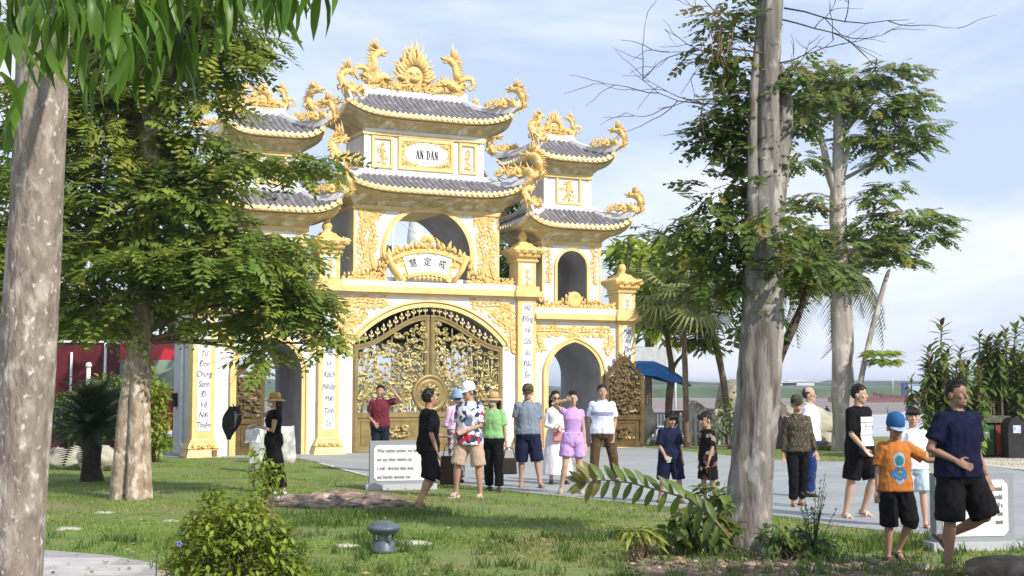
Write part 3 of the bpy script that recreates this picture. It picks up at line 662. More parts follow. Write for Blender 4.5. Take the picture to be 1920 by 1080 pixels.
# side towers
for sg in (-1,1):
    uc = 4.22*sg
    mb = MB(); hw = lambda u,uc=uc: 4.95+.45*math.sqrt(max(0,1-((u-uc)/.46)**2))
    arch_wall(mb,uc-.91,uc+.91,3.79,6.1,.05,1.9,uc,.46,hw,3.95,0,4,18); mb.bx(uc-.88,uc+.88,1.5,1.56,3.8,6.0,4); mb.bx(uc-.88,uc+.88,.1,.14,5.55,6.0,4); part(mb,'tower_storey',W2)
    mb = MB(); sweep(mb,[(uc-.46,3.9)]+arcpts(uc,.46,hw,18)+[(uc+.46,3.9)],.08,-.0,.08,2)
    for s2 in (-1,1): mb.bx(uc+s2*.885-.03,uc+s2*.885+.03,.035,.06,3.79,5.95,2)
    mb.bx(uc-.85,uc+.85,.03,.06,5.8,5.92,2); part(mb,'window_moulding',W2)
    mb = MB(); rg = random.Random(30+sg)
    for s2 in (-1,1): vine(mb,[(uc+s2*.72,4.5),(uc+s2*.68,5.0),(uc+s2*.74,5.4),(uc+s2*.66,5.62)],.05,.022,rg,.06,3,.1,.1); vine(mb,[(uc+s2*.74,5.66),(uc+s2*.4,5.66),(uc+s2*.2,5.6)],.05,.022,rg,.06,3,.1,.1); part(mb,'wall_relief',W2,fix=False); mb = MB()
    body('tower_upper_storey',uc-.73,uc+.73,.28,1.7,6.2,7.85)
    mb = MB()
    for s2 in (-1,1): mb.bx(uc+s2*.70-.045,uc+s2*.70+.045,.255,.3,6.6,7.75,0)
    mb.bx(uc-.75,uc+.75,.24,.3,7.68,7.85,0); part(mb,'storey_trim',W2)
    frame_panel(uc-.36,uc+.42,6.72,7.52,.28,.06,40+sg)
# ------------------------------------------------------------------ roofs
RM = [M['tilebase'],M['ridge'],M['goldlite'],M['cream'],M['teeth']]
PT = .15
def lerp(a,b,t): return a+(b-a)*t
def roof(uc,vc,a,b,z0,up,a1,b1,z1,ab,bb,zb,left_rows=True,skirt=True):
    root = bpy.data.objects.new('roof',None); C.objects.link(root); root.parent = gate; root.location = (uc,vc,0)
    def zz(s,t): return z0+(z1-z0)*(.62*t+.38*t*t)+up*(abs(s)**5)*(1-t)**2
    def P(face,s,t,off=0):
        x = s*lerp(a,a1,t); y = -lerp(b,b1,t)
        if face in (1,3): x, y = s*lerp(b,b1,t), -lerp(a,a1,t)
        z = zz(s,t)+off
        return Vector((x,y,z)) if face==0 else Vector((y,-x,z)) if face==1 else Vector((-x,-y,z)) if face==2 else Vector((-y,x,z))
    mb = MB(); ns, nt_ = 24, 7
    for fc in range(4):
        o = [[P(fc,-1+2*i/ns,j/nt_) for i in range(ns+1)] for j in range(nt_+1)]
        mb.add([p for r in o for p in r], [(j*(ns+1)+i,j*(ns+1)+i+1,(j+1)*(ns+1)+i+1,(j+1)*(ns+1)+i) for j in range(nt_) for i in range(ns)], 0, True)
    part(mb,'tile_bed',RM,root)
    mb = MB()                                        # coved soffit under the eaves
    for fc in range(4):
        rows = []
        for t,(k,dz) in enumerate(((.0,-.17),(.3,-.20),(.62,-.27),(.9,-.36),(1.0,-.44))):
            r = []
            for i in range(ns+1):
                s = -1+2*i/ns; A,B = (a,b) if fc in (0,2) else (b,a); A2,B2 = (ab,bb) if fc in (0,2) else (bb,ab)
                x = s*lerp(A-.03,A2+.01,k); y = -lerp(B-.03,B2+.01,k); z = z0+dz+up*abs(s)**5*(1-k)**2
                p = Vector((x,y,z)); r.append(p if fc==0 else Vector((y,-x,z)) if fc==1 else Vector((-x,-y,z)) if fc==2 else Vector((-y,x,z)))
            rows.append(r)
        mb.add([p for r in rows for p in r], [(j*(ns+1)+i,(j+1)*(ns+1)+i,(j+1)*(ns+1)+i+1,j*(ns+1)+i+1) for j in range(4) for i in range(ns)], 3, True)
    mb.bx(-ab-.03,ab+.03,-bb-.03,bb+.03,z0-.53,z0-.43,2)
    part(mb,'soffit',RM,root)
    mb = MB()                                        # eave band with scalloped tile ends
    for fc in range(4):
        A = a if fc in (0,2) else b; rings = []
        for i in range(ns+1):
            s = -1+2*i/ns; p = P(fc,s,0); q = P(fc,s,.02)
            d_ = (p-q); d_.z = 0; d_ = d_.normalized()*.035
            rings.append([p+d_+Vector((0,0,-.015)),p+d_+Vector((0,0,-.125)),p-d_*2+Vector((0,0,-.16)),p-d_*2+Vector((0,0,-.03))])
        mb.loft(rings,2,False)
        n = max(4,int(2*A/PT))
        for i in range(n):
            s = -1+2*(i+.5)/n; p = P(fc,s,0); q = P(fc,s,.05); d_ = (p-q); d_.z=0; d_.normalize(); e = Vector((-d_.y,d_.x,0))*PT*.44
            up_ = Vector((0,0,1)); c = p+d_*.045
            tri = [c-e-up_*.075,c-e*.55-up_*.0,c+up_*.028,c+e*.55-up_*.0,c+e-up_*.075,c-up_*.12]
            V_ = [x-d_*.05 for x in tri]+[x+d_*.012 for x in tri]; k=6
            mb.add(V_,[tuple(range(k)),tuple(range(2*k-1,k-1,-1))]+[(j,j+k,(j+1)%k+k,(j+1)%k) for j in range(k)],4)
    part(mb,'eave_band',RM,root)
    rest = MB()                                      # tile rolls, each row its own piece on the faces in view
    for fc in (0,3,1,2):
        A,A1 = (a,a1) if fc in (0,2) else (b,b1); n = int(2*A/PT)
        for i in range(n):
            x0 = -A+2*A*(i+.5)/n
            te = 1.0 if abs(x0) <= A1 else (A-abs(x0))/(A-A1)
            if te < .06: continue
            own = fc == 0 or (fc == 3 and left_rows)
            mb = MB() if own else rest; rings = []; kk = max(2,int(9*te))
            for j in range(kk+1):
                for sub in ((0,1) if 0<j<kk else (0,)):
                    t = te*j/kk; s = x0/lerp(A,A1,t); r = PT*.40*(1.0 if sub==0 else .86)
                    c = P(fc,max(-1,min(1,s)),t); nrm = (P(fc,s,min(1,t+.05))-P(fc,s,max(0,t-.05))).normalized(); si = P(fc,min(1,s+.02),t)-P(fc,max(-1,s-.02),t); si.normalize(); up_ = si.cross(nrm); up_ = up_ if up_.z>0 else -up_
                    rings.append([c+si*r*math.cos(q)+up_*r*math.sin(q)*.55 for q in (0,.75,1.57,2.39,3.14)])
            mb.loft(rings,0,False,True)
            if own: part(mb,'tile_row',M['tile'],root)
    if rest.v: part(rest,'tile_rows',M['tile'],root,'stuff')
    # hip ribs with upturned ends, and the top ridge
    for fi,(fc,s) in enumerate(((0,-1),(0,1),(2,-1),(2,1))):
        pts = [P(fc,s,t) for t in (1,.8,.6,.4,.25,.12,0)]
        d_ = (pts[-1]-pts[-2]); e = pts[-1]
        pts += [e+Vector((d_.x*.6,d_.y*.6,.07)),e+Vector((d_.x*1.1,d_.y*1.1,.20)),e+Vector((d_.x*1.35,d_.y*1.35,.34))]
        wd = [.07,.075,.08,.085,.09,.10,.115,.10,.075,.03]; mb = MB(); rings = []
        for i,p in enumerate(pts):
            t = (pts[min(i+1,len(pts)-1)]-pts[max(0,i-1)]); h = Vector((t.y,-t.x,0)).normalized()*wd[i]*.8; u_ = Vector((0,0,wd[i]*1.5)); dn = Vector((0,0,-.05))
            rings.append([p-h+dn,p+h+dn,p+h*.9+u_*.7,p+h*.5+u_,p-h*.5+u_,p-h*.9+u_*.7])
        mb.loft(rings,1,False); part(mb,'hip_rib',RM,root)
    mb = MB()
    if skirt:
        for v in (-b1,b1): mb.bx(-a1-.1,a1+.1,v-.06,v+.05,z1-.1,z1+.1,1)
        for u in (-a1,a1): mb.bx(u-.06,u+.05,-b1+.06,b1-.06,z1-.1,z1+.095,1)
    else:
        rings = []
        for i in range(13):
            x = (-1+2*i/12); z = z1+.10*abs(x)**4; xx_ = x*(a1+.12)
            rings.append([(xx_,-.09,z-.12),(xx_,-.075,z+.16),(xx_,.075,z+.16),(xx_,.09,z-.12)])
        mb.loft(rings,1,False)
    part(mb,'ridge',RM,root)
    tips = [P(0,-1,0),P(0,1,0),P(2,-1,0),P(2,1,0)]
    return root, [Vector((uc,vc,0))+t for t in tips]
# dragons -----------------------------------------------------------
def spikes(mb,p,dr,l,r,m=0): mb.tube([p,p+dr*l*.55+Vector((0,0,-.02*l)),p+dr*l],[r,r*.6,r*.08],4,m)
def dragon(path, rad, fw, sc, seed, name, parent, loc, rz, legs=True):
    rng = random.Random(seed); mb = MB()
    P = [Vector((x,0.06*math.sin(i*2.1),z)) for i,(x,z) in enumerate(path)]; pts = []
    for i in range(len(P)-1):
        p0,p1,p2,p3 = P[max(0,i-1)],P[i],P[i+1],P[min(len(P)-1,i+2)]
        for k in range(5):
            t=k/5; pts.append(.5*((2*p1)+(p2-p0)*t+(2*p0-5*p1+4*p2-p3)*t*t+(3*p1-p0-3*p2+p3)*t**3))
    pts.append(P[-1]); n = len(pts)
    R_ = [rad*(.35+.9*min(1,i/n*2.2)*(1 if i<n*.8 else .85)) for i in range(n)]
    mb.tube(pts,R_,8,3)
    for i in range(1,n-1,1):                          # back fins and scales
        t = (pts[i+1]-pts[i-1]).normalized(); nr = Vector((-t.z,0,t.x))
        if nr.z < 0 and fw*nr.x > .3: nr = -nr
        sg = -1 if (nr.x*fw > 0 and i > n*.55) else 1
        spikes(mb,pts[i]+nr*sg*R_[i]*.7,(nr*sg-t*.5).normalized(),rad*(1.5+1.0*rng.random()),rad*.4,3); spikes(mb,pts[i]+Vector((0,rng.choice((-1,1))*R_[i]*.7,0)),(nr*sg*rng.uniform(-.4,1)-t*.8+Vector((0,rng.uniform(-.5,.5),0))).normalized(),rad*(1.1+.9*rng.random()),rad*.34,3)
        for q in (-1,1): mb.ell(pts[i]+Vector((rng.uniform(-.2,.2)*rad,q*R_[i]*.8,rng.uniform(-.3,.3)*rad)),(rad*.42,rad*.3,rad*.42),3,5,3)
    h = pts[-1]; f = Vector((fw,0,0))
    mb.ell(h+Vector((fw*rad*.5,0,rad*.3)),(rad*1.7,rad*1.1,rad*1.15),3,8,6)
    mb.ell(h+Vector((fw*rad*2.0,0,rad*.35)),(rad*1.1,rad*.75,rad*.5),3,7,5); mb.ell(h+Vector((fw*rad*1.7,0,-rad*.65)),(rad*1.0,rad*.6,rad*.32),3,7,5)
    mb.ell(h+Vector((fw*rad*2.9,0,rad*.7)),(rad*.35,rad*.6,rad*.35),3,6,4)
    for q in (-1,1):
        mb.ell(h+Vector((fw*rad*.9,q*rad*.8,rad*1.1)),(rad*.4,rad*.3,rad*.4),3,6,4)
        mb.tube([h+Vector((0,q*rad*.6,rad*1.2)),h+Vector((-fw*rad*1.2,q*rad*.9,rad*2.2)),h+Vector((-fw*rad*1.8,q*rad,rad*3.4))],[rad*.36,rad*.26,rad*.05],5,3)
    for i in range(15):
        a = -1.0+2.5*i/14
        spikes(mb,h+Vector((-fw*rad*.7*math.cos(a),rng.uniform(-.8,.8)*rad,rad*.3+rad*math.sin(a))),Vector((-fw*math.cos(a),rng.uniform(-.3,.3),math.sin(a)+.25)).normalized(),rad*(2.6+1.6*rng.random()),rad*.38,3)
    if legs:
        for i,sd in ((int(n*.45),1),(int(n*.7),-1)):
            p = pts[i]; 
            for q in (-1,1):
                k = p+Vector((fw*rad*1.8*sd,q*rad*1.5,-rad*.8)); e = k+Vector((fw*rad*1.2,q*rad*.4,rad*.9*sd))
                mb.tube([p,k,e],[rad*.6,rad*.42,rad*.3],6,3)
                for c in range(3): spikes(mb,e,Vector((fw*.7,(c-1)*.6,-.5+.3*c)).normalized(),rad*1.2,rad*.22,3)
    for i in range(6): spikes(mb,pts[0],Vector((-fw*math.cos(i*.5-.9),rng.uniform(-.3,.3),math.sin(i*.5-.2))).normalized(),rad*3,rad*.35,3)
    o = part(mb,name,W2,parent,fix=False); o.location = loc; o.rotation_euler.z = rz; o.scale = (sc,sc,sc); return o
def corner_dragon(parent, tip, sx, sy, sc=1.0, seed=1):
    sc *= 1.12
    # coils on the hip rib, head up and turned outward over the corner
    path = [(-.74,.04),(-.56,.2),(-.4,.04),(-.24,.22),(-.1,.05),(.08,.16),(.2,.02),(.33,.18),(.36,.38),(.26,.55),(.10,.58)]
    az = math.atan2(sy*.75,sx)
    dragon(path,.088,-1,sc,seed,'corner_dragon',parent,tip-parent.location+Vector((-.05*sx,-.03*sy,.10)),az,legs=True)
def ridge_group(root, a1, z, sc):
    p1 = [(1.15,.10),(.95,.22),(.72,.08),(.52,.2),(.36,.42),(.12,.30),(-.06,.22),(-.16,.46),(.0,.66),(.02,.92),(.16,1.10)]
    mb = MB(); rng = random.Random(int(sc*100)); n_ = int(2*a1/.11)
    for i in range(n_):
        u = -a1+2*a1*(i+.5)/n_
        for j in range(2): curl(mb,u+rng.uniform(-.03,.03),.08+.15*j,.085,rng.random()*6,rng.choice((-1,1)),.04*rng.choice((-1,1)),.036,3,8); mb.tube([(u+rng.uniform(-.05,.05),0,.1),(u+rng.uniform(-.06,.06),0,.28),(u+rng.uniform(-.1,.1),0,.44)],[.05,.035,.006],5,3)
    o = part(mb,'ridge_openwork',W2,root,fix=False); o.location = (0,0,z+.02); o.scale = (1,1,sc*.95)
    for sg in (-1,1):
        path = [(-sg*0+x*(-sg)*-1*(1 if sg<0 else 1),zq) for x,zq in p1] if False else [((x)*(1 if sg<0 else -1),zq) for x,zq in p1]
        dragon(path,.10,1 if sg<0 else -1,sc,50+sg,'ridge_dragon',root,Vector((sg*a1*.86,0,z+.02)),0)
        mb = MB(); k = 1 if sg>0 else -1              # tail loop behind the dragon
        mb.tube([(0,0,.35),(k*.22,0,.52),(k*.45,0,.52),(k*.52,0,.32),(k*.4,0,.17),(k*.3,0,.24)],[.1,.09,.075,.06,.05,.02],7,3)
        for i in range(8):
            a = -.6+i*.4; spikes(mb,Vector((k*(.36+.14*math.cos(a)),0,.36+.16*math.sin(a))),Vector((k*math.cos(a),0,math.sin(a))).normalized(),.16,.035,3)
        o = part(mb,'dragon_tail',W2,root,fix=False); o.location = (sg*a1*.9,0,z+.1); o.scale=(sc,sc,sc)
def sun_flame(root, z, sc):
    mb = MB(); rng = random.Random(77)
    mb.lathe([(.02,-.09),(.3,-.08),(.36,-.02),(.36,.02),(.3,.08),(.02,.09)],(0,0,.52),22,3,True,R=Rb)
    for k in range(3):
        for i in range(27):
            a = -.45+(math.pi+.9)*i/26; l = (.26+.2*rng.random()+.36*max(0,math.sin(a))**6)*(1-.25*k)
            p = Vector((.30*math.cos(a),(k-1)*.07,.52+.30*math.sin(a))); dv = Vector((math.cos(a)+rng.uniform(-.2,.2),rng.uniform(-.15,.15),math.sin(a)*.8+.55)).normalized(); sd = Vector((-math.sin(a),0,math.cos(a)))*.06*(1 if i%2 else -1)
            mb.tube([p,p+dv*l*.45+sd,p+dv*l*.75-sd*.6,p+dv*l],[.09,.06,.035,.006],5,3)
    mb.ell((0,-.12,.40),(.15,.10,.09),3,9,6); mb.ell((0,-.15,.49),(.07,.06,.06),3,8,5); mb.ell((-.1,-.1,.58),(.06,.05,.04),3,7,5); mb.ell((.1,-.1,.58),(.06,.05,.04),3,7,5)
    for i in range(80): 
        q=6.28*rng.random(); rr=.10+.25*rng.random(); leafblob(mb,rr*math.cos(q),.52+rr*math.sin(q),q+rng.uniform(-.5,.5),.15,.07,-.06,.05,3)
    for sg in (-1,1):
        for i in range(5):
            curl(mb,sg*(.15+.12*i),.10+.03*(i%2),.09,rng.random()*6,sg,.03,.04,3); mb.tube([(sg*(.16+.1*i),0,.0),(sg*(.2+.1*i),0,.16),(sg*(.14+.1*i),0,.3-.03*i)],[.05,.045,.02],5,3)
    o = part(mb,'flaming_pearl',W2,root,fix=False); o.location = (-.05,0,z); o.scale = (sc,sc,sc)
R1,T1 = roof(0,VM,2.62,1.58,6.76,.40,1.80,.80,7.2,2.06,1.0,0)
R2,T2 = roof(0,VM,2.34,1.22,8.76,.32,1.40,.06,9.45,1.72,.75,0,True,False)
for i,t in enumerate(T1): corner_dragon(R1,t,1 if i in (1,2) else -1,-1 if i<2 else 1,.92,60+i)
for i,t in enumerate(T2): corner_dragon(R2,t,1 if i in (1,2) else -1,-1 if i<2 else 1,.78,70+i)
ridge_group(R2,1.40,9.58,.92); sun_flame(R2,9.58,.95)
for sg in (-1,1):
    uc = 4.22*sg
    Ra,Ta = roof(uc,.98,1.58,1.52,6.08,.32,.78,.76,6.58,.92,.93,0)
    Rc,Tc = roof(uc,.98,1.24,1.2,7.98,.28,.46,.05,8.62,.75,.74,0,True,False)
    for i,t in enumerate(Ta): corner_dragon(Ra,t,1 if i in (1,2) else -1,-1 if i<2 else 1,.72,80+i)
    for i,t in enumerate(Tc): corner_dragon(Rc,t,1 if i in (1,2) else -1,-1 if i<2 else 1,.70,90+i)
    ridge_group(Rc,.62,8.72,.50); sun_flame(Rc,8.72,.52)
# small fittings on the shaded left end wall
mb = MB(); mb.tube([(-6.13,1.1,3.2),(-6.13,1.1,1.0),(-6.14,1.06,.35),(-6.14,.9,.22),(-6.14,.7,.2)],.03,7,0); part(mb,'drain_pipe',M['pipe'])
mb = MB(); mb.box((-6.15,1.9,1.35),(.08,.22,.36),0); mb.box((-6.2,1.9,1.4),(.03,.15,.2),0); part(mb,'meter_box',M['dark'])
mb = MB(); mb.bx(-5.68,-5.57,-.285,-.25,.03,.18,0); part(mb,'socket_box',M['barkb'])
# floor under the gate
mb = MB(); mb.bx(-6.3,6.4,-.25,2.9,.0,.02,0); part(mb,'threshold',PAVE)
# ================================================================== plants
def leaf_flat(name, L_, W_, fold=.25, droop=.15, n=3, tip=1.0):
    mb = MB(); V = []
    for i in range(n+1):
        t = i/n; wv = W_*math.sin(math.pi*min(1,(t*.86+.1)))**.8*.5*(1 if i<n else .05); z = -droop*L_*t*t
        V += [(L_*t,-wv,z+fold*wv),(L_*t,0,z),(L_*t,wv,z+fold*wv)]
    mb.add(V, [q for i in range(n) for q in ((i*3,i*3+3,i*3+4,i*3+1),(i*3+1,i*3+4,i*3+5,i*3+2))], 0, True)
    return mb.mesh(name)
def leaf_frond(name, L_, npair, ll, lw, seed, droop=.35, hang=.5):
    rng = random.Random(seed); mb = MB(); pts = []
    for i in range(npair+2):
        t = i/(npair+1); pts.append(Vector((L_*t,.03*math.sin(t*3+seed),-droop*L_*t*t)))
    mb.tube(pts,[.006*(1-.6*i/len(pts)) for i in range(len(pts))],3,0)
    for i in range(1,npair+2):
        p = pts[i]; sz = math.sin(math.pi*(.25+.65*i/(npair+1)))
        for sg in ((-1,1) if i <= npair else (0,)):
            a = sg*(1.0+rng.uniform(-.15,.15)) if sg else 0; l = ll*sz*rng.uniform(.85,1.15); dz = -hang*rng.uniform(.5,1.3)
            dx = Vector((math.cos(a),math.sin(a),dz)).normalized(); sd = Vector((-math.sin(a),math.cos(a),.3*sg)).normalized()*lw*.5
            mb.add([p,p+dx*l*.45+sd,p+dx*l,p+dx*l*.45-sd],[(0,1,2,3)],0)
    return mb.mesh(name)
def frame(p, ax, up, s=1.0):       # x along ax, z near up
    x = Vector(ax).normalized(); z = Vector(up); z = (z-x*z.dot(x)); z = z.normalized() if z.length>1e-4 else x.orthogonal().normalized(); y = z.cross(x)
    return Matrix(((x.x*s,y.x*s,z.x*s,p[0]),(x.y*s,y.y*s,z.y*s,p[1]),(x.z*s,y.z*s,z.z*s,p[2]),(0,0,0,1)))
def scatter(parent, nm, meshes, mats, items, nobj, massname, massmat):   # items: (matrix, variant, matindex); the nearest become parts, the rest one mass
    inv = parent.matrix_basis.inverted()
    items = sorted(items, key=lambda it: (it[0].translation-Vector((0,0,HC))).length)
    for k, me in enumerate(meshes):
        if not me.materials: me.materials.append(mats[0])
    cache = {}
    for mtx, v, mi in items[:nobj]:
        if mi not in cache: cache[mi] = {}
        me = cache[mi].get(v)
        if me is None:
            me = meshes[v].copy(); me.materials.clear(); me.materials.append(mats[mi]); cache[mi][v] = me
        o = bpy.data.objects.new(nm, me); C.objects.link(o); o.parent = parent; o.matrix_basis = inv @ mtx
    rest = items[nobj:]
    if rest:
        for mi in range(len(mats)):
            its = [(meshes[v],[inv @ m for m,vv,mm in rest if vv==v and mm==mi]) for v in range(len(meshes))]
            if any(x[1] for x in its): join_many(massname, its, mats[mi] if mi or massmat is None else massmat, parent)
def trunk_mesh(mb, pts, rad, n=14, ridge=.08, seed=0, m=0, k=8, fine=0):
    if fine: n, k = 44, 22
    pts = [Vector(p) for p in pts]; fp_=[]; fr=[]
    for i in range(len(pts)-1):
        p0,p1,p2,p3 = pts[max(0,i-1)],pts[i],pts[i+1],pts[min(len(pts)-1,i+2)]
        for q in range(k):
            t=q/k; fp_.append(.5*((2*p1)+(p2-p0)*t+(2*p0-5*p1+4*p2-p3)*t*t+(3*p1-p0-3*p2+p3)*t**3)); fr.append(lerp(rad[i],rad[i+1],t))
    fp_.append(pts[-1]); fr.append(rad[-1]); rings=[]
    for i,p in enumerate(fp_):
        t=(fp_[min(i+1,len(fp_)-1)]-fp_[max(i-1,0)]).normalized(); u=t.cross(Vector((0,1,0))).normalized() if abs(t.y)<.95 else Vector((1,0,0)); v=t.cross(u)
        ring=[]
        for j in range(n):
            a=2*math.pi*j/n; d_=u*math.cos(a)+v*math.sin(a)
            nz=fine*(mnoise.noise(Vector((math.cos(a)*9+seed,math.sin(a)*9,p.z*2.2)))+.6*mnoise.noise(Vector((math.cos(a)*20,math.sin(a)*20+seed,p.z*9))))+mnoise.noise(Vector((math.cos(a)*1.6+seed,math.sin(a)*1.6,p.z*.7)))+.5*mnoise.noise(Vector((math.cos(a)*4+seed,math.sin(a)*4,p.z*3)))
            ring.append(p+d_*fr[i]*(1+ridge*nz*1.6))
        rings.append(ring)
    mb.loft(rings,m,True)
def loc(parent, p): return Vector(p)-parent.location
def limb(mb, a, b, r0, r1, seed=0, bend=.15, n=7):
    a=Vector(a); b=Vector(b); rng=random.Random(seed); L_=(b-a).length
    c=a.lerp(b,.5)+Vector((rng.uniform(-1,1),rng.uniform(-1,1),rng.uniform(0,1)))*L_*bend
    pts=[a*(1-t)**2+c*2*t*(1-t)+b*t*t for t in [i/6 for i in range(7)]]
    mb.tube(pts,[lerp(r0,r1,i/6) for i in range(7)],n,0)
FR = [leaf_frond('leaf_frond',.34+.05*i,4+i%3,.20,.074,i,.35+.12*(i%3),.15+.2*(i%4)) for i in range(6)]
OV = [leaf_flat('leaf',.19,.10,.3,.25+.2*i) for i in range(3)]
LANCE = [leaf_flat('leaf',.23,.052,.35,.25+.3*i,4) for i in range(3)]
GLOSS = [leaf_flat('leaf',.24,.10,.25,.1+.15*i) for i in range(3)]
SMALL = [leaf_flat('leaf',.055,.03,.3,.2,2)]
def clump_items(cl, Y0, dens, rng, flat=.55, outw=.8, tilt=.35, nvar=6, yshare=.16, pxm=None, sz=(.8,1.25), depth=1.0, matsel=None):
    its=[]
    for (cx,cy,rx,ry,*o) in cl:
        dY = o[0] if o else 0; c = at(cx,cy,Y0+dY); s = F/(Y0+dY); RX, RZ = rx/s, ry/s; RY = (RX*.7+RZ*.3)*depth
        n = int(dens*(RX*RY*RZ)**.55*42)
        for i in range(n):
            d_=Vector((rng.gauss(0,1),rng.gauss(0,1),rng.gauss(0,1))).normalized(); k=rng.random()**.42
            p=c+Vector((d_.x*RX*k,d_.y*RY*k,d_.z*RZ*k))
            az=math.atan2(d_.y,d_.x)+rng.uniform(-.9,.9)
            ax=Vector((math.cos(az)*outw,math.sin(az)*outw,rng.uniform(-tilt,tilt)-.05)); up=Vector((rng.uniform(-.35,.35),rng.uniform(-.35,.35),1))
            mi = 1 if rng.random() < yshare*(1.6 if d_.z>.2 else .5) else 0
            its.append((frame(p,ax,up,rng.uniform(*sz)),rng.randrange(nvar),mi))
    return its
# --- foreground tree at the left edge: mottled trunk, long hanging leaves overhead
t1 = thing('mango_tree','thick mottled grey-brown trunk at the left edge with long glossy leaves hanging overhead','tree',gp(30,1230))
Y1 = t1.location.y
mb = MB(); trunk_mesh(mb,[loc(t1,at(x,y,Y1)) for x,y in ((20,1235),(26,1090),(38,900),(54,640),(69,400),(77,180),(86,-60),(96,-260),(104,-420))],[.215,.175,.175,.173,.168,.164,.16,.15,.14],18,.05,2,fine=.35)
mb.build('trunk',M['bark1'],t1)
mb = MB()
top=at(96,-200,Y1)
BR=[((96,-230,Y1),(420,-170,6.3)),((96,-230,Y1),(250,-130,5.6)),((98,-260,Y1),(-120,-120,6.2)),((96,-230,Y1),(180,-90,6.6)),((420,-170,6.3),(590,-60,6.0))]
for i,(a,b) in enumerate(BR): limb(mb,loc(t1,at(*a)),loc(t1,at(*b)),.06 if i<4 else .02,.012,i)
mb.build('branch',M['barkb'],t1)
rng=random.Random(21); its=[]
SP=[(15,20,5.6,16),(45,60,5.8,9),(20,170,5.2,5),(110,45,5.8,16),(160,30,6.2,22),(200,80,6.0,16),(240,60,5.4,12),(300,60,6.2,24),(330,100,6.4,16),(390,50,6.3,18),(440,20,6.4,16),(262,130,6.3,14),(205,120,6.4,12),(60,-10,6,20),(150,-30,6,20),(240,-30,6.1,24),(330,-20,6.1,24),(420,-30,6.2,24),(500,-20,6.0,16),(530,15,5.9,6),(565,-5,6.0,8),(575,10,6.0,4),(120,110,6.6,8),(-20,70,5.6,12),(180,160,6.6,8),(20,260,6.9,6)]
for x,y,Yq,n in SP:
    c=at(x,y-40,Yq)
    for i in range(n):
        p=c+Vector((rng.gauss(0,.07),rng.gauss(0,.12),rng.gauss(0,.05)))
        a=rng.uniform(0,6.28); dn=-rng.uniform(.25,2.0)
        its.append((frame(p,(math.cos(a),math.sin(a),dn),(math.cos(a),math.sin(a),.6),rng.uniform(.6,.98)),rng.randrange(3),0))
for x,y,Yq in ((528,-20,5.9),(232,80,5.4),(28,20,5.2),(90,60,5.8),(450,-60,6.2)):
    c=at(x,y-30,Yq)
    for i in range(4):
        a=rng.uniform(0,6.28); its.append((frame(c,(math.cos(a)*.3,math.sin(a)*.3,-1),(math.cos(a),math.sin(a),.2),1.2),rng.randrange(3),0))
scatter(t1,'leaf',LANCE,[M['mango']],its,300,'foliage',None)
# --- feathery tree left of the gate
t2 = thing('feathery_leaf_tree','tall tree with fluted pale trunk and tiers of feathery leaves in front of the gate','tree',gp(243,936))
Y2=t2.location.y
mb=MB(); q=lambda x,y,dy=0: loc(t2,at(x,y,Y2+dy))
for i,(pts,rr) in enumerate((([(224,942,0),(232,860,0),(240,760,0),(252,660,0),(262,560,0)],[.185,.16,.145,.13,.12]),([(252,945,-.14),(254,860,-.12),(257,760,-.1),(262,660,-.06),(268,560,0)],[.15,.125,.115,.115,.12]),([(274,938,0),(271,860,0),(270,760,0),(270,660,0),(270,560,0)],[.11,.10,.095,.10,.11]),([(262,700,0),(264,600,0),(268,470,0),(276,330,0),(290,220,0),(318,130,0),(345,40,0),(360,-70,0)],[.15,.20,.19,.185,.16,.10,.08,.05]),([(285,250,0),(262,140,.1),(245,40,.2),(235,-60,.3)],[.10,.09,.07,.05]))):
    trunk_mesh(mb,[q(*p) for p in pts],rr,12,.10,i*3)
mb.build('trunk',M['bark2'],t2)
CL=[(330,50,170,60),(440,75,70,50),(200,100,100,70),(410,130,50,30),(150,30,120,60),(350,110,120,40),(215,250,140,45),(60,320,110,90),(200,370,150,45),(150,440,130,45),(365,250,50,26),(520,298,75,18),(370,340,70,30),(580,318,30,12),(330,425,140,42),(465,460,110,38),(330,330,80,30),(550,505,60,45),(430,545,110,30),(520,580,70,40),(590,590,34,50),(330,500,130,45),(90,540,110,60),(170,600,100,28),(610,640,18,30),(500,660,32,28),(410,600,60,22),(380,190,60,25),(250,170,110,40),(70,200,110,70),(40,450,80,70),(230,310,110,30),(240,560,80,30),(340,375,80,28,-.6),(420,480,110,34,-.8),(250,480,110,40,-.6),(450,305,70,20,-.5),(300,15,150,50,-.4),(200,200,90,40,.6),(470,520,90,30,-.5),(300,270,60,26,.4),(550,560,60,40,.3),(612,300,14,14)]
mb=MB(); rngb=random.Random(4)
for i,(cx,cy,rx,ry,*o) in enumerate(CL):
    sy=min(640,max(-40,cy+rngb.uniform(20,90))); tx=268 if sy>330 else 268+(330-sy)*.22
    limb(mb,q(tx,sy),q(cx,cy+ry*.2,o[0] if o else rngb.uniform(-.6,.6)),.045,.008,i,.10)
mb.build('branches',M['barkb'],t2)
its=clump_items(CL,Y2,5.4,random.Random(5),yshare=.30,nvar=6)
scatter(t2,'leaf_frond',FR,[M['frond'],M['frondy']],its,290,'foliage',M['frondf'])
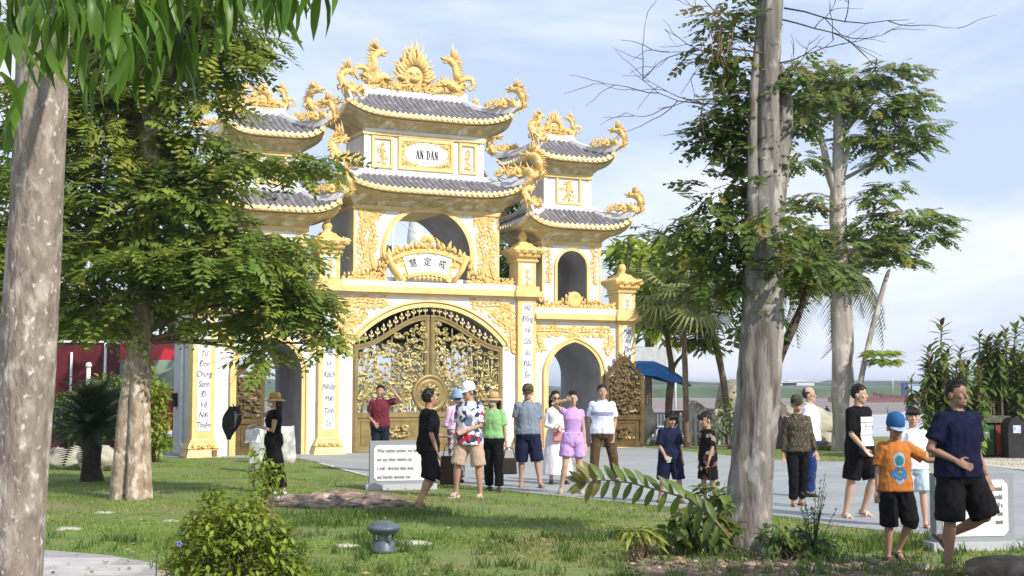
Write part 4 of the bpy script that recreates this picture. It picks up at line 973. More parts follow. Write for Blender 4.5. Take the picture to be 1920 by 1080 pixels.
# --- big tree right of centre: grey furrowed trunk wrapped by a broad-leaved climber
t3 = thing('vine_wrapped_tree','tall grey furrowed trunk wrapped in broad vine leaves right of the gate','tree',gp(1402,1032))
Y3=t3.location.y; q=lambda x,y,dy=0: loc(t3,at(x,y,Y3+dy))
mb=MB()
trunk_mesh(mb,[q(*p) for p in ((1397,1042,0),(1404,940,0),(1416,800,0),(1426,650,0),(1430,500,0),(1432,390,0),(1438,270,0),(1440,150,0),(1447,20,0),(1452,-90,0))],[.29,.232,.225,.22,.21,.20,.135,.125,.12,.11],18,.10,5,fine=.5)
trunk_mesh(mb,[q(*p) for p in ((1442,430,.05),(1455,350,.1),(1466,270,.15),(1470,190,.2),(1462,120,.3))],[.16,.13,.11,.09,.03],12,.12,8)
trunk_mesh(mb,[q(*p) for p in ((1428,560,-.1),(1412,330,-.1),(1412,190,-.08),(1424,60,0),(1430,-80,0))],[.09,.06,.05,.045,.04],10,.15,9)
mb.build('trunk',M['bark3'],t3)
mb=MB(); rngb=random.Random(12)
limb(mb,q(1436,760),q(1475,640,.1),.055,.045,1,.05); limb(mb,q(1475,640,.1),q(1510,545,.2),.045,.03,2,.1); limb(mb,q(1510,545,.2),q(1560,500,.2),.03,.012,3,.1)
mb.build('side_branch',M['twig'],t3)
def twig(mb,p,dr,L_,r,dep,rng):
    pts=[p]; d_=dr.normalized()
    for i in range(6):
        d_=(d_+Vector((rng.uniform(-1,1),rng.uniform(-.6,.6),rng.uniform(-1,1)))*.28).normalized(); pts.append(pts[-1]+d_*L_/6)
        if dep>0 and i>0 and rng.random()<.55: twig(mb,pts[-1],(d_+Vector((rng.uniform(-1,1),rng.uniform(-.6,.6),rng.uniform(-1,1)))*.9),L_*.55,r*.55,dep-1,rng)
    mb.tube(pts,[r*(1-.8*i/6)+.0012 for i in range(7)],4,0)
for (x,y,dx,dz,l) in ((1420,185,-1,.05,1.3),(1430,100,-1,.15,1.0),(1470,15,1,-.1,1.35),(1460,35,1,-.05,1.2),(1450,120,1,.3,.7),(1400,170,-1,-.5,1.1),(1440,180,1,.5,.6),(1400,60,-1,.6,.9)): mb=MB(); twig(mb,q(x,y,rngb.uniform(-.2,.2)),Vector((dx,rngb.uniform(-.3,.3),dz)),l,.009,2,rngb); mb.build('bare_branch',M['twig'],t3)
CL=[(1375,30,60,50),(1330,100,45,35),(1380,130,50,60),(1370,220,60,50),(1350,260,50,40),(1400,300,50,60),(1340,240,40,30),(1385,270,45,35),(1400,400,35,50),(1345,365,50,25),(1420,330,35,60),(1340,400,60,28),(1300,440,90,30),(1370,450,90,45),(1330,490,70,34),(1400,520,80,40),(1480,470,80,45),(1330,545,70,35),(1470,530,70,35),(1420,590,45,30),(1545,510,50,26),(1400,190,30,70),(1520,180,60,20),(1490,140,60,22),(1500,240,40,30),(1440,430,60,35,-.4),(1500,500,60,30,-.3)]
rngv=random.Random(8)
its=clump_items([(c[0],c[1],c[2],c[3],(c[4] if len(c)>4 else .22)) for c in CL],Y3,13,rngv,nvar=6,yshare=.10,outw=.8,tilt=.6,sz=(.55,1.0),depth=.9)
scatter(t3,'leaf',OV+[leaf_frond('leaf',.36,3,.15,.08,i+40,.3,.3) for i in range(3)],[M['vine'],M['viney']],its,300,'foliage',None)
mb=MB(); rngb=random.Random(5)               # dead hanging leaves caught in the fork
for i in range(22):
    p=q(1345+rngb.gauss(0,14),60+rngb.gauss(20,30),-.2); mb.tube([p,p+Vector((rngb.uniform(-.05,.05),0,-.12)),p+Vector((rngb.uniform(-.08,.08),0,-.26))],[.012,.022,.004],4,0,flat=.3)
mb.build('dead_leaves',M['palmd'],t3)
# --- second pale trunk with spreading crown
t4 = thing('pale_forked_tree','pale forked tree with spreading leafy crown behind the man in white shirt','tree',gp(1578,846))
Y4=t4.location.y; q=lambda x,y,dy=0: loc(t4,at(x,y,Y4+dy))
mb=MB()
trunk_mesh(mb,[q(*p) for p in ((1580,850),(1582,800),(1580,700),(1578,600),(1574,500),(1571,380),(1573,300),(1571,220),(1568,130))],[.36,.29,.29,.27,.23,.20,.16,.11,.05],14,.12,3)
trunk_mesh(mb,[q(*p) for p in ((1572,375),(1556,330),(1545,280),(1536,235))],[.13,.11,.09,.05],9,.12,7); trunk_mesh(mb,[q(*p) for p in ((1578,330),(1588,290),(1592,262))],[.12,.08,.03],8,.12,7)
for i,(x,y) in enumerate(((1500,140),(1660,180),(1720,250),(1700,360),(1750,420),(1650,470),(1690,500),(1500,490),(1600,140))): limb(mb,q(1573,min(480,y+90)),q(x,y,rngb.uniform(-.8,.8)),.06,.012,i,.12)
mb.build('trunk',M['bark4'],t4)
CL=[(1530,135,60,26),(1600,150,70,26),(1670,140,60,28),(1700,185,50,20),(1550,190,80,30),(1640,205,70,30),(1720,235,46,34),(1690,270,60,24),(1620,260,50,24),(1500,200,40,40),(1660,300,40,14),(1640,370,40,14),(1670,350,30,12),(1700,405,60,18),(1760,412,36,16),(1740,440,40,12),(1640,420,40,16),(1600,470,110,30),(1690,480,50,20),(1520,440,60,30),(1540,520,80,26),(1650,440,60,18),(1500,300,40,20),(1520,380,40,20),(1480,470,40,40)]
OV2=[leaf_frond('leaf_spray',.45,5,.17,.085,i+20,.3,.35) for i in range(4)]
its=clump_items(CL,Y4,4.6,random.Random(6),nvar=4,yshare=.2,sz=(.8,1.3))
scatter(t4,'leaf_spray',OV2,[M['vine'],M['viney']],its,260,'foliage',None)
# --- thin leaning trunk
t5 = thing('leaning_bare_trunk','thin leaning bare grey trunk with one green tuft, beside the pale forked tree','tree',gp(1603,848))
Y5=t5.location.y; q=lambda x,y,dy=0: loc(t5,at(x,y,Y5+dy))
mb=MB(); trunk_mesh(mb,[q(*p) for p in ((1603,850),(1608,750),(1625,660),(1645,580),(1662,520),(1668,505))],[.085,.08,.075,.07,.06,.03],8,.1,1); limb(mb,q(1626,660),q(1660,668),.03,.01,1)
mb.build('trunk',M['bark4'],t5)
its=clump_items([(1650,661,34,6),(1655,676,30,6)],Y5,22,random.Random(3),nvar=4,yshare=.1,tilt=.15,sz=(.4,.7))
scatter(t5,'leaf_spray',OV2,[M['bushl'],M['frondy']],its,60,'foliage',None)
# --- palms
def fan(name,R_,seed,n=26,spread=2.5):
    rng=random.Random(seed); mb=MB()
    mb.tube([(0,0,0),(.35,0,.02),(.7,0,-.0)],[.02,.015,.012],4,0)
    for i in range(n):
        a=-spread+2*spread*i/(n-1); l=R_*(1-.18*abs(a)/spread)*rng.uniform(.9,1.08); d_=Vector((math.cos(a),math.sin(a),.05)); sd=Vector((-math.sin(a),math.cos(a),0))*.035
        p=Vector((.7,0,0)); m1=p+d_*l*.55+Vector((0,0,.02)); e=p+d_*l+Vector((0,0,-.35*l*rng.uniform(.6,1.4)))
        mb.add([p,m1+sd,m1-sd,e],[(0,2,1),(1,2,3)],0)
    return mb.mesh(name)
FANS=[fan('fan_leaf',.95,i) for i in range(3)]
def plume(name,L_,seed,n=34,droop=.9,ll=.6):
    rng=random.Random(seed); mb=MB(); pts=[Vector((L_*t,0,.28*L_*math.sin(t*1.9)-droop*L_*t**2.4*.55)) for t in [i/n for i in range(n+1)]]
    mb.tube(pts,[.025*(1-.9*i/n)+.003 for i in range(n+1)],4,0)
    for i in range(4,n+1):
        t=(pts[i]-pts[i-1]).normalized(); l=ll*math.sin(math.pi*(.15+.8*i/n))
        for sg in (-1,1):
            d_=(t*.55+Vector((0,sg*.75,-.35-.5*rng.random()))).normalized(); p=pts[i]; sd=t*.02
            mb.add([p-sd,p+sd,p+d_*l+Vector((0,0,-.1*l))],[(0,1,2)],0)
    return mb.mesh(name)
PLUMES=[plume('palm_frond',2.0,i) for i in range(3)]
def palm(nm,label,base,pts,rad,top,n,meshes,pname,sd,drylow=4,sc=1.0,elev=(-.5,1.1)):
    t=thing(nm,label,'palm tree',gp(*base)); Yp=t.location.y; rng=random.Random(sd)
    mb=MB(); trunk_mesh(mb,[loc(t,at(x,y,Yp)) for x,y in pts],rad,10,.1,sd); mb.build('trunk',M['barkb'],t)
    for k in range(n):
        a=k*2.4+rng.uniform(-.3,.3); e=lerp(elev[0],elev[1],rng.random()); dry = k < drylow
        if dry: e=-1.5
        c=at(top[0],top[1],Yp)+Vector((0,0,-.25 if dry else .1*rng.random()))
        me=meshes[k%len(meshes)].copy(); me.materials.clear(); me.materials.append(M['palmd'] if dry else M['palm'])
        o=bpy.data.objects.new(pname,me); C.objects.link(o); o.parent=t
        o.matrix_basis=t.matrix_basis.inverted() @ frame(c,(math.cos(a)*math.cos(e),math.sin(a)*math.cos(e),math.sin(e)),(0,0,1) if abs(e)<1.2 else (math.cos(a),math.sin(a),.1),sc*rng.uniform(.85,1.1)*(.75 if dry else 1))
    return t
palm('fan_palm','fan palm with dry brown skirt behind the vine-wrapped trunk',(1362,832),((1362,834),(1364,790),(1360,740),(1352,690),(1340,640),(1322,590)),[.13,.11,.10,.10,.11,.1],(1318,575),20,FANS,'fan_leaf',3,3,1.15,(-.7,.9))
palm('small_fan_palm','smaller fan palm with long stalks close beside the gate',(1288,838),((1288,840),(1286,760),(1284,680),(1282,610)),[.09,.08,.08,.08],(1272,560),15,FANS,'fan_leaf',9,1,1.1,(-.6,.9))
palm('coconut_palm','coconut palm with drooping fronds between the two grey trunks',(1430,832),((1430,834),(1432,760),(1452,680),(1520,540)),[.13,.11,.10,.09],(1560,520),22,PLUMES,'palm_frond',5,1,1.35,(-.75,.55))
# small tree with forked stem by the parasol
t6=thing('forked_sapling','slim forked tree with large pale leaves beside the blue parasol','tree',gp(1255,832)); Y6=t6.location.y; q=lambda x,y,dy=0: loc(t6,at(x,y,Y6+dy))
mb=MB(); trunk_mesh(mb,[q(*p) for p in ((1254,834),(1253,790),(1256,740),(1260,692),(1252,640),(1250,580))],[.11,.10,.105,.10,.075,.04],9,.15,4); limb(mb,q(1260,692),q(1300,650),.06,.03,1,.1); limb(mb,q(1300,650),q(1345,640),.03,.015,2,.1); limb(mb,q(1252,640),q(1225,560),.05,.02,3,.1)
mb.build('trunk',M['barkb'],t6)
its=clump_items([(1300,640,50,14),(1240,590,50,30),(1280,560,60,30),(1230,520,50,30),(1330,650,25,14),(1300,600,50,25)],Y6,7,random.Random(2),nvar=3,yshare=.2,sz=(1.2,2.0),tilt=.5)
scatter(t6,'leaf',GLOSS,[M['bushl'],M['viney']],its,140,'foliage',None)
# background trees
def bgtree(label,base,cl,Yd,seed,m='bgleaf',dens=5,name='broadleaf_tree',n=3,sz=(1.4,2.6),group=None,trunk=.14):
    b=at(base[0],base[1],Yd); b.z=0 if Yd<48 else -2
    t=thing(name,label,'tree',b,0,group); mb=MB(); rng=random.Random(seed); q=lambda x,y,dy=0: loc(t,at(x,y,Yd+dy))
    cx=sum(c[0] for c in cl)/len(cl); cy=min(c[1] for c in cl)
    trunk_mesh(mb,[Vector((0,0,0)),q(base[0],(base[1]+cy)/2),q(cx,cy+10)],[trunk,trunk*.75,trunk*.3],8,.1,seed)
    for i,c in enumerate(cl): limb(mb,q(lerp(base[0],cx,.5),min(base[1]-20,c[1]+c[3]+20)),q(c[0],c[1]),trunk*.4,.02,i,.1)
    mb.build('trunk',M['barkb'],t)
    its=clump_items(cl,Yd,dens,rng,nvar=3,yshare=0,sz=sz,tilt=.8)
    scatter(t,'leaf',GLOSS,[M[m]],its,0,'crown',None); return t
G2='trees behind the gate'
bgtree('bushy bright green tree behind the right end of the gate',(1215,800),[(1200,500,60,50),(1250,480,60,40),(1225,560,60,60),(1180,560,30,40),(1240,610,50,40),(1165,470,30,25),(1290,500,40,40)],46,1,'bushl',6)
bgtree('dark green tree whose crown shows between middle and right towers',(960,800),[(955,380,40,40),(965,450,40,50),(985,500,50,60),(940,520,30,40)],52,2,'bgleaf',6)
bgtree('dark tree standing behind the fluted trunk at the left',(330,820),[(330,560,60,60),(300,470,70,60),(230,600,60,50),(360,620,30,40)],44,3,'bgleaf',6)
bgtree('broad dark tree filling the left edge behind the mottled trunk',(60,830),[(40,560,80,60),(0,470,80,70),(90,480,70,60),(-40,560,80,80),(120,590,60,40)],40,4,'bgleaf',5)
bgtree('yellow-green palm-like tree above the red stall',(190,820),[(180,640,50,24),(140,625,50,22),(215,610,40,24),(110,600,40,30)],52,5,'bushl',6)
bgtree('low dark trees seen through the round window',(760,800),[(715,480,40,20),(760,480,40,16),(700,470,30,16),(800,495,50,20),(850,490,50,26)],75,6,'bgleaf',6)
bgtree('leafy tree seen through the gate behind the closed doors',(830,830),[(700,620,60,40),(770,600,70,40),(860,620,70,40),(930,640,40,50)],60,7,'bgleaf',6)
# bare twiggy tree just right of the lower tower roof
t7=thing('bare_twig_tree','sparse twiggy tree showing beside the right tower roof','tree',gp(1190,834)+Vector((0,4,0))); Y7=t7.location.y; q=lambda x,y,dy=0: loc(t7,at(x,y,Y7+dy))
mb=MB(); trunk_mesh(mb,[Vector((0,0,0)),q(1185,640),q(1175,520),q(1180,440)],[.1,.08,.05,.02],7,.1,2)
for x,y in ((1180,440),(1178,470),(1176,500)): twig(mb,q(x,y),Vector((1,0,.25)),.9,.012,2,rngb)
mb.build('trunk',M['twig'],t7)
its=clump_items([(1195,425,18,5),(1210,440,14,4),(1170,455,20,6)],Y7,10,random.Random(2),nvar=3,yshare=0,sz=(.5,.9)); scatter(t7,'leaf',GLOSS,[M['bgleaf']],its,40,'foliage',None)
# rubber plants at the right edge: whorls of glossy leaves with reddish tips
def rubber(label,stems,Yd,seed,group):
    b=at(stems[0][0],790,Yd); b.z=0; t=thing('rubber_plant',label,'bush',b,0,group); rng=random.Random(seed); mb=MB(); its=[]
    for x,y,h in stems:
        p=at(x,y,Yd+rng.uniform(-.7,.7)); root_=Vector((lerp(p.x,b.x,.12),p.y,.0)); limb(mb,root_-b,p-b,.035,.012,int(x),.05,6)
        steps=int(h/.03)
        for i in range(steps):
            c=p.lerp(root_,i*.03/max(.1,(p-root_).length)); a=i*2.4+rng.uniform(-.3,.3); e=lerp(1.1,-.45,min(1,i/max(8,steps*.45)))
            its.append((frame(c,(math.cos(a)*math.cos(e),math.sin(a)*math.cos(e),math.sin(e)),(0,0,1),rng.uniform(.95,1.5)*(.75 if i<4 else 1)),rng.randrange(3),1 if i<4 and rng.random()<.6 else 0))
    mb.build('stems',M['barkb'],t)
    scatter(t,'leaf',GLOSS,[M['rubber'],M['rubberr']],its,290,'foliage',None)
rngs=random.Random(31)
st=[(1765,605,1.3),(1740,655,1.2),(1708,712,.6),(1775,660,1.6),(1800,655,1.5),(1815,680,1.6),(1760,700,1.5),(1785,720,1.6),(1735,735,.9)]+[(1735+rngs.random()*105,672+rngs.random()*95,1.0) for i in range(46)]
rubber('rubber plant with upright reddish-tipped shoots left of the litter bins',st,31.5,3,'rubber plants at the right edge')
st=[(1850,645,1.4),(1885,620,1.6),(1905,610,1.7),(1925,600,1.7),(1870,660,1.5),(1840,680,1.5),(1900,660,1.6),(1945,620,1.6)]+[(1835+rngs.random()*110,628+rngs.random()*140,1.1) for i in range(64)]
rubber('rubber plant at the right edge growing over the litter bins',st,33.2,4,'rubber plants at the right edge')
# cycad
def cyc(name,L_,seed):
    mb=MB(); n=26; pts=[Vector((L_*t,0,.25*L_*math.sin(t*2.2)-.25*L_*t*t)) for t in [i/n for i in range(n+1)]]; mb.tube(pts,[.012*(1-.8*i/n) for i in range(n+1)],4,0)
    for i in range(3,n+1):
        t=(pts[i]-pts[i-1]).normalized(); l=.30*L_*math.sin(math.pi*(.2+.75*i/n))
        for sg in (-1,1):
            d_=(t*.5+Vector((0,sg*.8,.25))).normalized(); sd=t*.018; mb.add([pts[i]-sd,pts[i]+sd,pts[i]+d_*l],[(0,1,2)],0)
    return mb.mesh(name)
t8=thing('cycad','dark cycad with stout trunk and a spray of stiff fronds left of the fluted trunk','cycad',gp(172,903)); CY=[cyc('cycad_frond',1.0,i) for i in range(3)]; rng=random.Random(8)
mb=MB(); trunk_mesh(mb,[(0,0,-.02),(0,0,.25),(.02,0,.6),(0,0,.85)],[.24,.19,.2,.17],12,.25,3); mb.build('trunk',mat('cycad_bark',(.06,.045,.03),(.03,.02,.015),.9,12,.8),t8)
for k in range(64):
    a=k*2.4; e=lerp(-.55,1.35,(k/64)**.8); me=CY[k%3]
    if not me.materials: me.materials.append(M['cycad'])
    o=bpy.data.objects.new('cycad_frond',me); C.objects.link(o); o.parent=t8; o.matrix_basis=frame((0,0,.84),(math.cos(a)*math.cos(e),math.sin(a)*math.cos(e),math.sin(e)),(0,0,1),rng.uniform(.9,1.15))
# shrubs
def shrub(label,base,cl,Yd,seed,mats,sz,dens,nobj,name='shrub',meshes=SMALL,flowers=0,tilt=.9,flat=.5):
    b=at(base[0],base[1],Yd); b.z=0; t=thing(name,label,'bush',b); rng=random.Random(seed); mb=MB()
    its=clump_items(cl,Yd,dens,rng,nvar=len(meshes),yshare=.14 if len(mats)>1 else 0,sz=sz,tilt=tilt,depth=1.0)
    for i in range(0,len(its),max(1,len(its)//(60 if len(its)>1500 else 16))):
        p=its[i][0].translation; limb(mb,Vector((rng.gauss(0,.06),rng.gauss(0,.06),0)),p-b,.009,.003,i,.12,4)
    mb.build('stems',M['barkb'],t); scatter(t,'leaf',meshes,mats,its,nobj,'foliage',None)
    if flowers:
        fm=mat('blue_petal',(.2,.2,.42),None,.6)
        for i in range(flowers):
            p=its[rng.randrange(len(its))][0].translation-b+Vector((0,-.05,.04)); m2=MB()
            for k in range(5): m2.ell(p+Vector((.016*math.cos(k*1.26),0,.016*math.sin(k*1.26))),(.012,.006,.012),0,6,4)
            m2.build('flower',fm,t)
    return t
Yb=10.6
shrub('low bright-green bush with a few blue flowers at the bottom edge',(440,1085),[(420,960,60,28),(450,1000,100,50),(390,1020,70,50),(520,1040,60,50),(350,1060,50,40),(430,1080,110,50),(540,1080,50,40),(380,985,40,30),(470,950,30,26),(500,1000,50,40),(400,930,16,20)],Yb,4,[M['bushl'],M['frondy']],(.8,1.4),120,280,flowers=3)
shrub('light-green sprig growing in front of the woman with the straw hat',(505,925),[(480,850,14,14),(500,875,26,18),(525,885,20,18),(478,895,18,20),(505,910,26,18),(505,922,30,10),(490,880,20,30)],16.5,5,[M['bushl'],M['frondy']],(1.2,2.0),22,120)
shrub('feathery green shrub against the shaded end wall of the gate',(290,840),[(290,740,30,34),(285,790,34,40),(300,830,26,20),(265,700,26,26)],30,6,[M['bushl'],M['frond']],(1.8,3.2),45,0)
shrub('pale feathery shrub behind the cycad crown',(170,830),[(200,730,50,28),(160,750,40,26),(230,750,30,36),(120,770,30,40),(140,790,50,40),(210,790,50,40)],31,16,[M['bgleaf'],M['bushl']],(1.8,3.0),45,0)
shrub('leafy creeper growing up against the foot of the vine-wrapped trunk',(1330,1020),[(1310,970,40,26),(1340,1000,50,30),(1280,990,40,22),(1350,940,20,34),(1330,930,20,26),(1260,1010,40,18)],13.6,7,[M['vine'],M['viney']],(.6,1.05),22,220,name='creeper',meshes=OV,tilt=.7)
shrub('yellowing star-leaved seedling left of the creeper',(1200,1015),[(1190,995,30,9),(1215,1005,26,9)],13.2,8,[M['frondy'],M['bushl']],(.5,.9),40,90,name='seedling',meshes=LANCE,tilt=.5)
shrub('low weeds at the right foot of the vine-wrapped trunk',(1480,1010),[(1470,1000,50,18),(1510,1020,50,16),(1450,1015,30,14)],13.3,9,[M['weed'],M['bushl']],(.3,.65),40,150,name='weeds',meshes=OV,tilt=.9)
shrub('bush with sparse leaves beside the white fence',(1370,835),[(1370,770,20,40),(1355,800,24,24),(1385,790,20,30)],36,10,[M['bgleaf'],M['viney']],(.5,.9),10,60,meshes=GLOSS)
# upright wiry weed
def wiry(label,base,top,Yd,n,seed,m,name='wiry_weed',ls=.04,spread=.16):
    b=gp(*base) if Yd is None else at(base[0],base[1],Yd); b.z=0; t=thing(name,label,'weed',b); rng=random.Random(seed); mb=MB(); its=[]; Yq=b.y; H_=at(top[0],top[1],Yq).z
    for i in range(n):
        d_=Vector((rng.gauss(0,spread),rng.gauss(0,spread),1)); L_=H_*rng.uniform(.55,1.0); pts=[Vector((rng.gauss(0,.04),rng.gauss(0,.04),0))]
        for k in range(6): pts.append(pts[-1]+Vector((d_.x*(.3+.25*k)+rng.gauss(0,.03),d_.y*(.3+.25*k),1))*L_/6)
        mb.tube(pts,[.006*(1-.12*k) for k in range(7)],4,0)
        for k in range(1,7):
            for _ in range(4):
                p=pts[k].lerp(pts[k-1],rng.random()); a=rng.uniform(0,6.28); its.append((frame(p+b,(math.cos(a),math.sin(a),rng.uniform(.2,1.2)),(0,0,1),ls/.055*rng.uniform(.7,1.3)),0,0))
    mb.build('stems',m,t); scatter(t,'leaf',SMALL,[m],its,80,'foliage',None)
wiry('dark upright wiry weed in front of the camouflage jacket',(1525,1030),(1530,880),13.2,14,2,M['weed'])
wiry('fine dark-budded sprays rising before the small boy in the floral shirt',(1330,1000),(1310,860),13.4,9,3,M['weed'],'seed_spray',.028,.2)
wiry('thin brown stalks standing left of the flowering bush',(310,1062),(306,985),11.4,3,4,M['twig'],'dry_stalks',.02,.03)
# arching branch of big leaves reaching left
t9=thing('arching_leaf_branch','long arching branch of paired dark leaves reaching left across the pavement','plant',gp(1368,1008)); rng=random.Random(3); mb=MB(); Y9=13.0
cp=[at(x,y,Y9+.9*i/6) - t9.location for i,(x,y) in enumerate(((1368,1010),(1335,968),(1290,935),(1230,918),(1180,905),(1130,900),(1098,905)))][::1]
mb.tube(cp,[.014,.012,.011,.009,.008,.006,.004],5,0); mb.build('stem',M['barkb'],t9)
its=[]
for i in range(26):
    t=.10+.9*i/26; f=t*6; k=min(5,int(f)); p=cp[k].lerp(cp[k+1],f-k); a=(cp[k+1]-cp[k]).normalized(); sg=1 if i%2 else -1
    its.append((frame(p+t9.location,Vector((a.x*.5,rng.uniform(-.35,.15),sg*.75-.05)),(rng.uniform(-.3,.3),-1,.5),rng.uniform(.75,1.0)),rng.randrange(3),1 if t>.86 else 0))
for i in range(6):
    a=rng.uniform(1.6,4.6); its.append((frame(cp[6]+t9.location,(math.cos(a),-.3,math.sin(a)),(0,-1,.3),.8),rng.randrange(3),1))
scatter(t9,'leaf',[leaf_flat('leaf',.24,.082,.3,.25+.2*i,4) for i in range(3)],[M['vine'],M['viney']],its,60,'foliage',None)
# tree standing outside the frame on the right, whose shade falls on the right foreground
tS=thing('shade_tree','leafy tree standing outside the frame and shading the right foreground','tree',(10.2,5.0,0)); mb=MB()
trunk_mesh(mb,[(0,0,0),(0,0,2.5),(.1,0,5)],[.2,.17,.1],9,.1,1); mb.build('trunk',M['bark4'],tS)
its=[]; rng=random.Random(5)
for i in range(2600):
    d_=Vector((rng.gauss(0,1),rng.gauss(0,1),rng.gauss(0,1))).normalized()*rng.random()**.4; p=Vector((9.3,5.3,6.4))+Vector((d_.x*2.6,d_.y*1.2,d_.z*.9)); a=rng.uniform(0,6.28)
    its.append((frame(p,(math.cos(a),math.sin(a),-.2),(0,0,1),1.7),rng.randrange(3),0))
scatter(tS,'leaf',GLOSS,[M['bgleaf']],its,0,'crown',None)
# grass blades
rng=np.random.RandomState(4); pav=[(p.x,p.y) for p in PP]
def blades(n, xy, hmin, hmax, name, m_):
    X=xy; k=len(X); a=rng.rand(k)*6.28; h=hmin+(hmax-hmin)*rng.rand(k)**1.6; wd=.004+.004*rng.rand(k); le=(rng.rand(k,2)-.5)*h[:,None]*1.3
    b0=np.c_[X[:,0]+np.cos(a)*wd,X[:,1]+np.sin(a)*wd,np.zeros(k)-.003]; b1=np.c_[X[:,0]-np.cos(a)*wd,X[:,1]-np.sin(a)*wd,np.zeros(k)-.003]
    mid0=np.c_[b0[:,:2]*.5+b1[:,:2]*.5+le*.35+np.c_[np.cos(a),np.sin(a)]*wd[:,None]*.7,h*.6]; mid1=np.c_[b0[:,:2]*.5+b1[:,:2]*.5+le*.35-np.c_[np.cos(a),np.sin(a)]*wd[:,None]*.7,h*.6]; tp=np.c_[X+le,h*.95]
    V=np.stack([b0,b1,mid1,mid0,tp],1).reshape(-1,3); base=np.arange(k)*5
    me=bpy.data.meshes.new(name); me.vertices.add(len(V)); me.vertices.foreach_set('co',V.ravel().astype(np.float32))
    lp=np.concatenate([np.stack([base,base+1,base+2,base+3,base+3,base+2,base+4],1).ravel()]); me.loops.add(len(lp)); me.loops.foreach_set('vertex_index',lp.astype(np.int32))
    st=(np.arange(k)[:,None]*7+np.array([0,4])[None,:]).ravel(); me.polygons.add(2*k); me.polygons.foreach_set('loop_start',st.astype(np.int32)); me.update(calc_edges=True)
    return link(name,me,m_,None,'stuff')
# lawn points, denser close to the camera, patchy
pts=[]; pth_a=pth
Np=420000; yy=10.2*(3.3**rng.rand(Np)); xx=(rng.rand(Np)*2-1)*yy*.43
def in_np(x,y,poly):
    r=np.zeros(len(x),bool); n=len(poly)
    for i in range(n):
        x1,y1=poly[i]; x2,y2=poly[(i+1)%n]
        if y1==y2: continue
        c=((y1>y)!=(y2>y))&(x<(x2-x1)*(y-y1)/(y2-y1)+x1); r^=c
    return r
ok=~in_np(xx,yy,pav)&~in_np(xx,yy,pth)
noi=np.array([0]); 
pat=np.sin(xx*1.7+2*np.sin(yy*.9))+np.sin(yy*2.3+1.5*np.sin(xx*1.1))+.8*np.sin(xx*4.1+yy*3.3)
ok&=(rng.rand(Np)<np.clip(.35+.25*pat,.06,1))
# bare dirt along the bottom right
dirt=(yy<13.2+.25*np.sin(xx*3))&(xx>1.0)&(rng.rand(Np)<.86); ok&=~dirt
xy=np.c_[xx,yy][ok]
GBL=leafm('grass_blade_green',(.23,.32,.065),(.13,.215,.04),.35,.7,0,.6); layer(GBL,(.33,.29,.13),.6,.52,.70,seed=3.3)
blades(len(xy),xy,.012,.055,'grass_blades',GBL)
tuft=[]
for i in range(420):
    y0=10.3*(1.5**rng.rand()); x0=(rng.rand()*2-1)*y0*.42
    if in_np(np.array([x0]),np.array([y0]),pth)[0] or in_np(np.array([x0]),np.array([y0]),pav)[0]: continue
    tuft.append(np.c_[x0+rng.randn(26)*.05,y0+rng.randn(26)*.05])
for (x,y,n,s) in ((1230,1010,900,.45),(1420,1030,900,.5),(1480,1015,700,.4),(640,970,900,.8),(600,985,600,.6),(780,965,500,.5),(1780,1010,300,.4),(1690,1030,300,.3),(1570,845,300,.5)):
    c=gp(x,y); tuft.append(np.c_[c.x+rng.randn(n)*s*.8,c.y+rng.randn(n)*s*.35])
tuft=np.concatenate(tuft); tuft=tuft[~in_np(tuft[:,0],tuft[:,1],pav)]
blades(len(tuft),tuft,.05,.16,'tall_grass',leafm('tall_grass_green',(.11,.18,.035),(.06,.12,.022),.35,1.5,0,.6))
# ================================================================== things standing about
def rockmesh(r, seed, n=3, sc=(1,1,1), rough=.35):
    import bmesh
    b = bmesh.new(); bmesh.ops.create_icosphere(b, subdivisions=n, radius=1)
    for v in b.verts:
        d_ = v.co.normalized(); k = 1+rough*mnoise.fractal(d_*1.3+Vector((seed,seed*.3,0)),1,2,5)+.06*mnoise.noise(d_*7+Vector((seed,0,0)))
        v.co = Vector((d_.x*sc[0],d_.y*sc[1],d_.z*sc[2]))*r*k
    for f in b.faces: f.smooth = True
    me = bpy.data.meshes.new('rock'); b.to_mesh(me); b.free(); return me
# engraved stone signs
def stone_sign(label, a, b, ztop, lines, emb=False, tilt=0, sidew=.14, fs=.068):
    A, B = gp(*a), gp(*b); dv = B-A; rz = math.atan2(dv.y,dv.x); wd = dv.length
    t = thing('stone_sign',label,'sign',A,rz)
    mb = MB(); mb.bx(-.06,wd+.06,-.06,sidew+.06,0,.09,0); mb.build('plinth',M['signlight'],t)
    mb = MB(); mb.bx(0,wd,0,sidew,.09,ztop,0); mb.build('slab',M['signstone'],t)
    x0,x1,z0,z1,c = .07,wd-.07,.15,ztop-.07,.05
    mb = MB(); mb.prism([(x0+c,z0),(x1-c,z0),(x1,z0+c),(x1,z1-c),(x1-c,z1),(x0+c,z1),(x0,z1-c),(x0,z0+c)],-.008,.002,0); mb.build('white_panel',M['panelwhite'],t,fix=True)
    n = len(lines)
    for i,(tx,al) in enumerate(lines):
        z = z1-.09-(z1-z0-.15)*i/max(1,n-1)
        put_text(tx,fs,x0+.05 if al=='LEFT' else x1-.06,-.010,z,M['inkg'],t,.62,.0015,'lettering',0,al)
    if emb:
        mb = MB(); mb.lathe([(.075,0),(.075,.004)],(x1-.03,-.009,z0+.11),18,0,False,R=Rb,sy=.8); mb.build('oval_emblem',mat('blue_grey_enamel',(.30,.38,.47),None,.5),t,fix=True)
    return t
